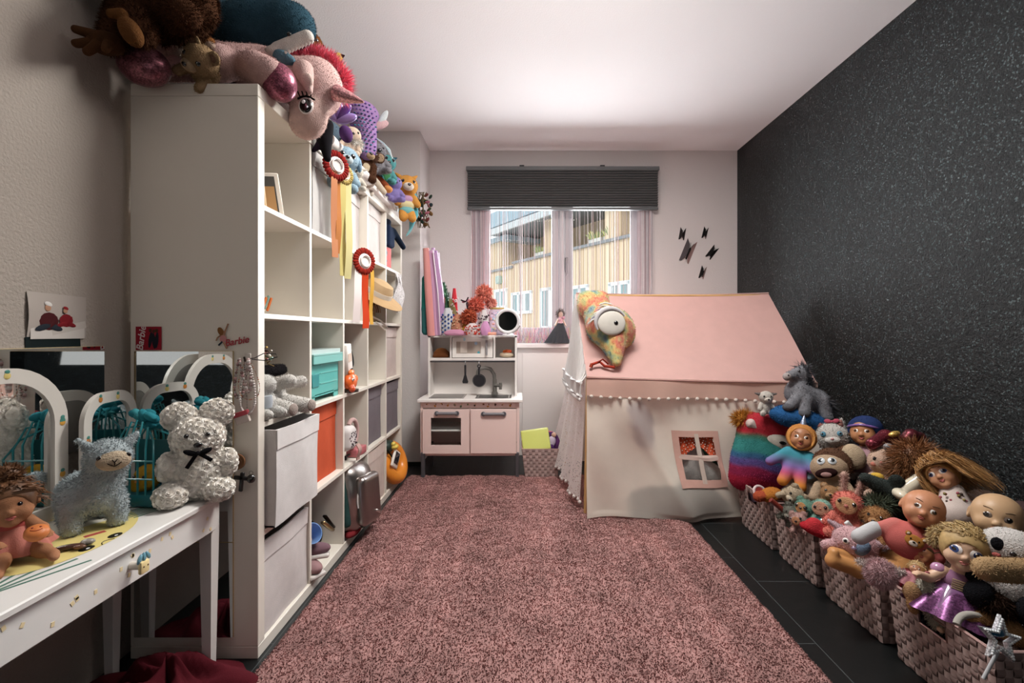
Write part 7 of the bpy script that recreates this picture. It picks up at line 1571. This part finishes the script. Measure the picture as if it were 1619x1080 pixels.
def brown_hair(col, n=500, ln=2.4, fall=(.5, .2, -.7), curl=.35, seed=5, w=.05): return lambda t: t.p('hair', hair_g(n, ln, fall, col, seed, curl=curl, width=w), 'hair')
cr('dog_plush', 'curly tan dog soft toy with dangling legs beside the coral shirt', 1386, 818, 17, 'a87c54', (-8, 6, -24), dY=-.04, ear=('flop', '8a6040', None), muzzle='b58a62', fur=(3000, .28), pose=dict(arms=[[(.6, -.4, -1.2), (.9, -.9, -2.0)]], legs=[[(.4, -.3, -2.2), (.5, -1.0, -3.2)]], body=(.8, .7, 1.0), bz=-1.5), feet='b59468')
cr('bunny_plush', 'pink soft toy rabbit with a slate blue eye patch lying on the rim', 1352, 858, 27, 'd9b0b4', (-6, 16, -14), dY=-.02, pose=dict(arms=[[(.7, .0, -.5), (1.25, -.5, -.75)]], legs=[], body=(1.0, .95, .8), bz=-.35, by=1.0), head=(1.15, .9, .85), ear=('side', 'cdb0b8', '9aa9c0'), eye=(30, 4, .17), ecols=('0c0c10', None, 'e6e2e0'), nose=('8a7a96', .12), fur=(2200, .09),
   extra=lambda t: t.p('eye_patch', G().sdf([pE((.3, -.7, .05), (.38, .26, .5), '7f95b0', (0, 22, 0))], 22)))
def lying_doll():
    Y = 1.66; c = lin('c08a56'); t = Toy('fashion_doll', 'undressed tan doll lying along the rim with brown hair', 'doll', at(1375, 890, Y), (0, 0, 0)); s = Y/F_PX; Q = lambda x, y, d=0: np.array(((x-1375)*s, d, -(y-890)*s))
    P = [pK(Q(1310, 868, -.03), Q(1306, 880, -.03), .016, .018, c), pK(Q(1308, 880, -.03), Q(1345, 893, -.035), .024, .026, c), pK(Q(1345, 893, -.035), Q(1392, 897, -.03), .027, .034, c), pK(Q(1318, 874, .0), Q(1350, 885, -.0), .02, .025, c), pK(Q(1350, 885, 0), Q(1390, 890, 0), .026, .034, c), pE(Q(1400, 890, -.01), (.05, .045, .038), c), pE(Q(1422, 886, .0), (.045, .04, .042), c), pK(Q(1432, 880, 0), Q(1448, 874, 0), .02, .018, c), pK(Q(1425, 895, -.03), Q(1410, 905, -.06), .018, .015, c)]
    P += hand(Q(1410, 905, -.06), (-.7, -.3, -.3), .012, c)
    t.p('body', G().sdf(P, 70), 'vinyl')
lying_doll()
dl('brunette_doll', 'brown haired doll resting her head on the coral shirted baby', 1461, 874, 18, 'b57d55', (-24, -30, -22), dY=-.02, lips='a85a50', brow='6a4428', ears=True, extra=brown_hair('5a4430', 420, 1.8, (.9, .4, -.3), curl=.15), eye=('15100e', '4a3422', 'e6ddd4'))
cr('pompom_plush', 'fluffy pink and white ball toy hanging over the basket rim', 1392, 907, 20, 'd6b0b4', (0, 0, -10), dY=-.10, pose=None, ear=('side', 'd9c9c4', None), eye=None, nose=None, fur=(4200, .34), head=(1, .95, 1.0))
t = Toy('crimson_skirt', 'crimson fabric poking up behind the pink mini doll', 'cloth', pp(1430, 908)[0]+Vector((.02, 0, -.02))); t.p('cloth', G().sdf([pE((0, 0, 0), (.05, .04, .035), '8a2434'), pE((.04, 0, .02), (.03, .03, .02), 'a03040')], 24), 'fabric')
dl('mini_doll', 'tiny doll in pink tulle between the fluffy ball and blonde doll', 1449, 898, 10, 'b8876a', (-20, 20, -20), dY=-.07, brow=None, ears=False, extra=lambda t: [t.p('tulle', skirt_g(-1.0, -3.2, .6, 2.0, 'c98a94', 9, .2), 'fabric'), brown_hair('c0a070', 160, 1.4)(t)])
# --- nearest basket
def blonde(t):
    t.p('hair', hair_g(1100, .7, (-.3, .75, -.4), 'b79a68', 6, (1.0, 1.06, 1.06), curl=.15, width=.03, keep=lambda d: d[1] > -.15 or d[2] > .62), 'hair'); g = G().sdf([pE((-1.1, .25, .1), (.3, .32, .5), 'c0a678')], 20); g.fur(800, .2, .025, (0, 0, -.4), .7, .3); t.p('side_bun', g, 'hair')
    t.p('bodice', G().sdf([pE((0, .12, -1.65), (.66, .5, .55), 'a87a9c')], 24), 'fabric'); t.p('lacing', G().tube([(x, -.42 - .04*math.cos(x*3), -1.5 - .1*k) for k in range(5) for x in ((-.25, .25) if k % 2 else (.25, -.25))], .035, 'cbb28e', 5), 'fabric')
    for s in (-1, 1): t.p('puff_sleeve', G().sdf([pE((s*.78, .05, -1.38), (.33, .32, .3), 'b586a8')], 18), 'gloss')
    t.p('skirt', skirt_g(-1.95, -3.3, .55, 1.95, '6a3f68', 10, .18), 'glitter'); t.p('overskirt', skirt_g(-1.9, -2.95, .6, 1.45, '7d5580', 7, .2, seed=2), 'gloss')
dl('princess_doll', 'big eyed blonde doll in a purple dress standing in the near basket', 1525, 868, 32, 'd0ad92', (-6, 8, -10), dY=-.085, er=.25, eye=('0c0c12', '3a4f86', 'eee8e4'), lips='c07a74', brow='8a6844', spread=22, torso=(.48, .38, -1.3, -2.4), arms=[[(-.6, .05, -1.4), (-1.1, -.3, -1.9), (-1.5, -.9, -1.75)], [(.6, .05, -1.4), (1.0, -.2, -2.1), (1.1, -.6, -2.6)]], legs=[[(-.25, 0, -2.5), (-.3, -.15, -3.3), (-.32, -.2, -4.0)], [(.3, 0, -2.5), (.32, -.15, -3.3), (.3, -.2, -4.0)]], extra=blonde)
def panda(t):
    for s in (-1, 1): t.p('eye_patch', G().sdf([pE((s*.5, -.8, .1), (.25, .14, .3), '1c1c20', (0, s*24, 0))], 18))
    for s in (-1, 1): t.p('leg', G().sdf([pE((s*.85, -.75, -2.35), (.55, .5, .62), '1b1b1f', (0, s*-20, 0))], 20).fur(300, .06, .02))
    t.p('arm', G().sdf([pE((-.95, -.2, -1.6), (.4, .42, .62), '1b1b1f', (0, 40, 0))], 18).fur(300, .06, .02))
    t.p('cheek', G().ell((-.5, -.85, -.38), (.16, .06, .1), 'c9706a')); t.p('cheek', G().ell((.5, -.85, -.38), (.16, .06, .1), 'c9706a'))
cr('panda_plush', 'white and black panda soft toy at the near end of the heap', 1600, 866, 34, 'd2cdca', (-8, 6, -10), dY=-.05, head=(1.15, .95, .85), ear=(None, None, None), eye=(30, 6, .13), ecols=('0a0a0c', None, None), nose=('1a1416', .1), fur=(2200, .06), smile='1a1416', pose=dict(arms=[], legs=[], body=(1.15, .95, 1.05), bz=-1.65), extra=panda)
p, Y = pp(1585, 897); t = Toy('beige_arm_plush', 'long beige soft toy arm lying across the panda', 'soft toy', at(1600, 904, Y-.15), (0, 6, 0)); t.p('arm', G().sdf([pK((-.065, 0, 0), (.12, .02, 0), .028, .032, 'b3946e')], 26).fur(900, .006, .0012))
t = Toy('fur_dress_mouse', 'beige mouse soft toy in an off-white fluffy dress at the basket handle', 'soft toy', pp(1460, 944)[0]+Vector((0, -.02, 0)), (-8, -12, -16), .78); g = G().sdf([pK((0, 0, .05), (.03, 0, -.06), .03, .05, 'b8b2a4')], 24); g.fur(1800, .016, .002, (0, 0, -.3), .8, .15); t.p('dress', g)
t.p('head', G().sdf([pE((-.045, 0, .03), (.03, .028, .04), 'b08a66'), pE((-.06, -.01, -.01), (.018, .018, .03), 'a87e58')], 24).fur(300, .006, .001)); t.p('bow', bow_g((0, -.02, .1), .014, 'b86a72'), 'fabric')
def lying_dog():
    Y = 1.28; t = Toy('dog_plush', 'brown dog soft toy lying flat at the near end of the basket', 'soft toy', at(1576, 988, Y), (0, 0, -10)); c = lin('94704c')
    g = G().sdf([pE((.02, .0, .0), (.065, .06, .042), c), pK((.03, -.02, -.01), (.085, -.05, -.03), .038, .03, c), pE((.04, .09, .0), (.09, .09, .05), '5f4630')], 36); g.fur(2400, .009, .0014, (0, 0, -.2), .6, .2); t.p('body', g)
    t.p('ear', G().sdf([pK((-.03, -.01, .025), (-.075, -.02, .02), .022, .018, 'a87e54'), pK((-.02, -.01, .02), (.02, -.02, .03), .016, .014, 'a87e54')], 24).fur(500, .007, .0013)); t.p('eye', G().ell((.035, -.05, .03), (.017, .008, .006), '1a1210', (0, 10, 0)).ell((.037, -.056, .033), (.004, .003, .002), 'f0f0f0'), 'gloss'); t.p('nose', G().ell((.105, -.075, -.03), (.013, .01, .01), '1a1413'), 'gloss')
lying_dog()
t = Toy('white_hairband', 'white fabric hairband lying below the blonde doll feet', 'hairband', at(1548, 1000, 1.25), (64, 12, 0)); t.p('band', G().tube([(.06*math.cos(a), .04*math.sin(a), 0) for a in np.linspace(.2, PI-.2, 14)], .009, 'bdb8b0', 8), 'fabric')
t = Toy('dark_fur', 'dark brown furry toy back behind the lying dog', 'soft toy', pp(1575, 945)[0]+Vector((.02, .03, -.02))); g = G().sdf([pE((0, 0, 0), (.05, .05, .04), '3a2a22')], 18); g.fur(1500, .022, .0018, (0, 0, -.3), .7, .3); t.p('body', g)
t = Toy('navy_cloth', 'dark navy cloth hanging down beside the panda', 'cloth', at(1616, 985, 1.24)+Vector((.03, 0, 0))); t.p('cloth', G().sdf([pB((0, 0, 0), (.04, .03, .09), .02, '1c2836')], 22), 'fabric')
def wand():
    t = Toy('star_wand', 'silver glitter star wand with blue centre hooked on the basket corner', 'wand', at(1580, 1010, 1.15), (-14, 14, 0)); P = []
    for k in range(10): a = PI/2 + k*PI/5; r = .055 if k % 2 == 0 else .023; P.append((r*math.cos(a), r*math.sin(a)))
    V = [(x, -.005, z) for x, z in P] + [(x*.62, -.009, z*.62) for x, z in P] + [(x, .005, z) for x, z in P] + [(x*.62, .005, z*.62) for x, z in P]; F = []
    for k in range(10): k2 = (k+1) % 10; F += [(k, k2, 10+k2, 10+k), (20+k2, 20+k, 30+k, 30+k2), (k2, k, 20+k, 20+k2), (10+k, 10+k2, 30+k2, 30+k)]
    st = t.p('star', G().add(V, F, 'c9ccd0'), 'glitter', None, 20); g = G()
    for k in range(10):
        for f in np.linspace(0, 1, 6)[:-1]: x = P[k][0]*(1-f) + P[(k+1) % 10][0]*f; z = P[k][1]*(1-f) + P[(k+1) % 10][1]*f; g.ell((x*.82, -.008, z*.82), .0034, 'e9edf0', None, 6, 4)
    b = t.p('rhinestone', g, 'gloss', st); b['kind'] = 'stuff'; t.p('blue_centre', G().ell((-.002, -.001, .012), (.02, .004, .009), '2f5f80', (0, -10, 0), 10, 6), 'gloss'); t.p('handle', G().cyl((0, .004, -.03), (-.02, .02, -.1), .004, 'b9bcc0'), 'plastic')
wand()
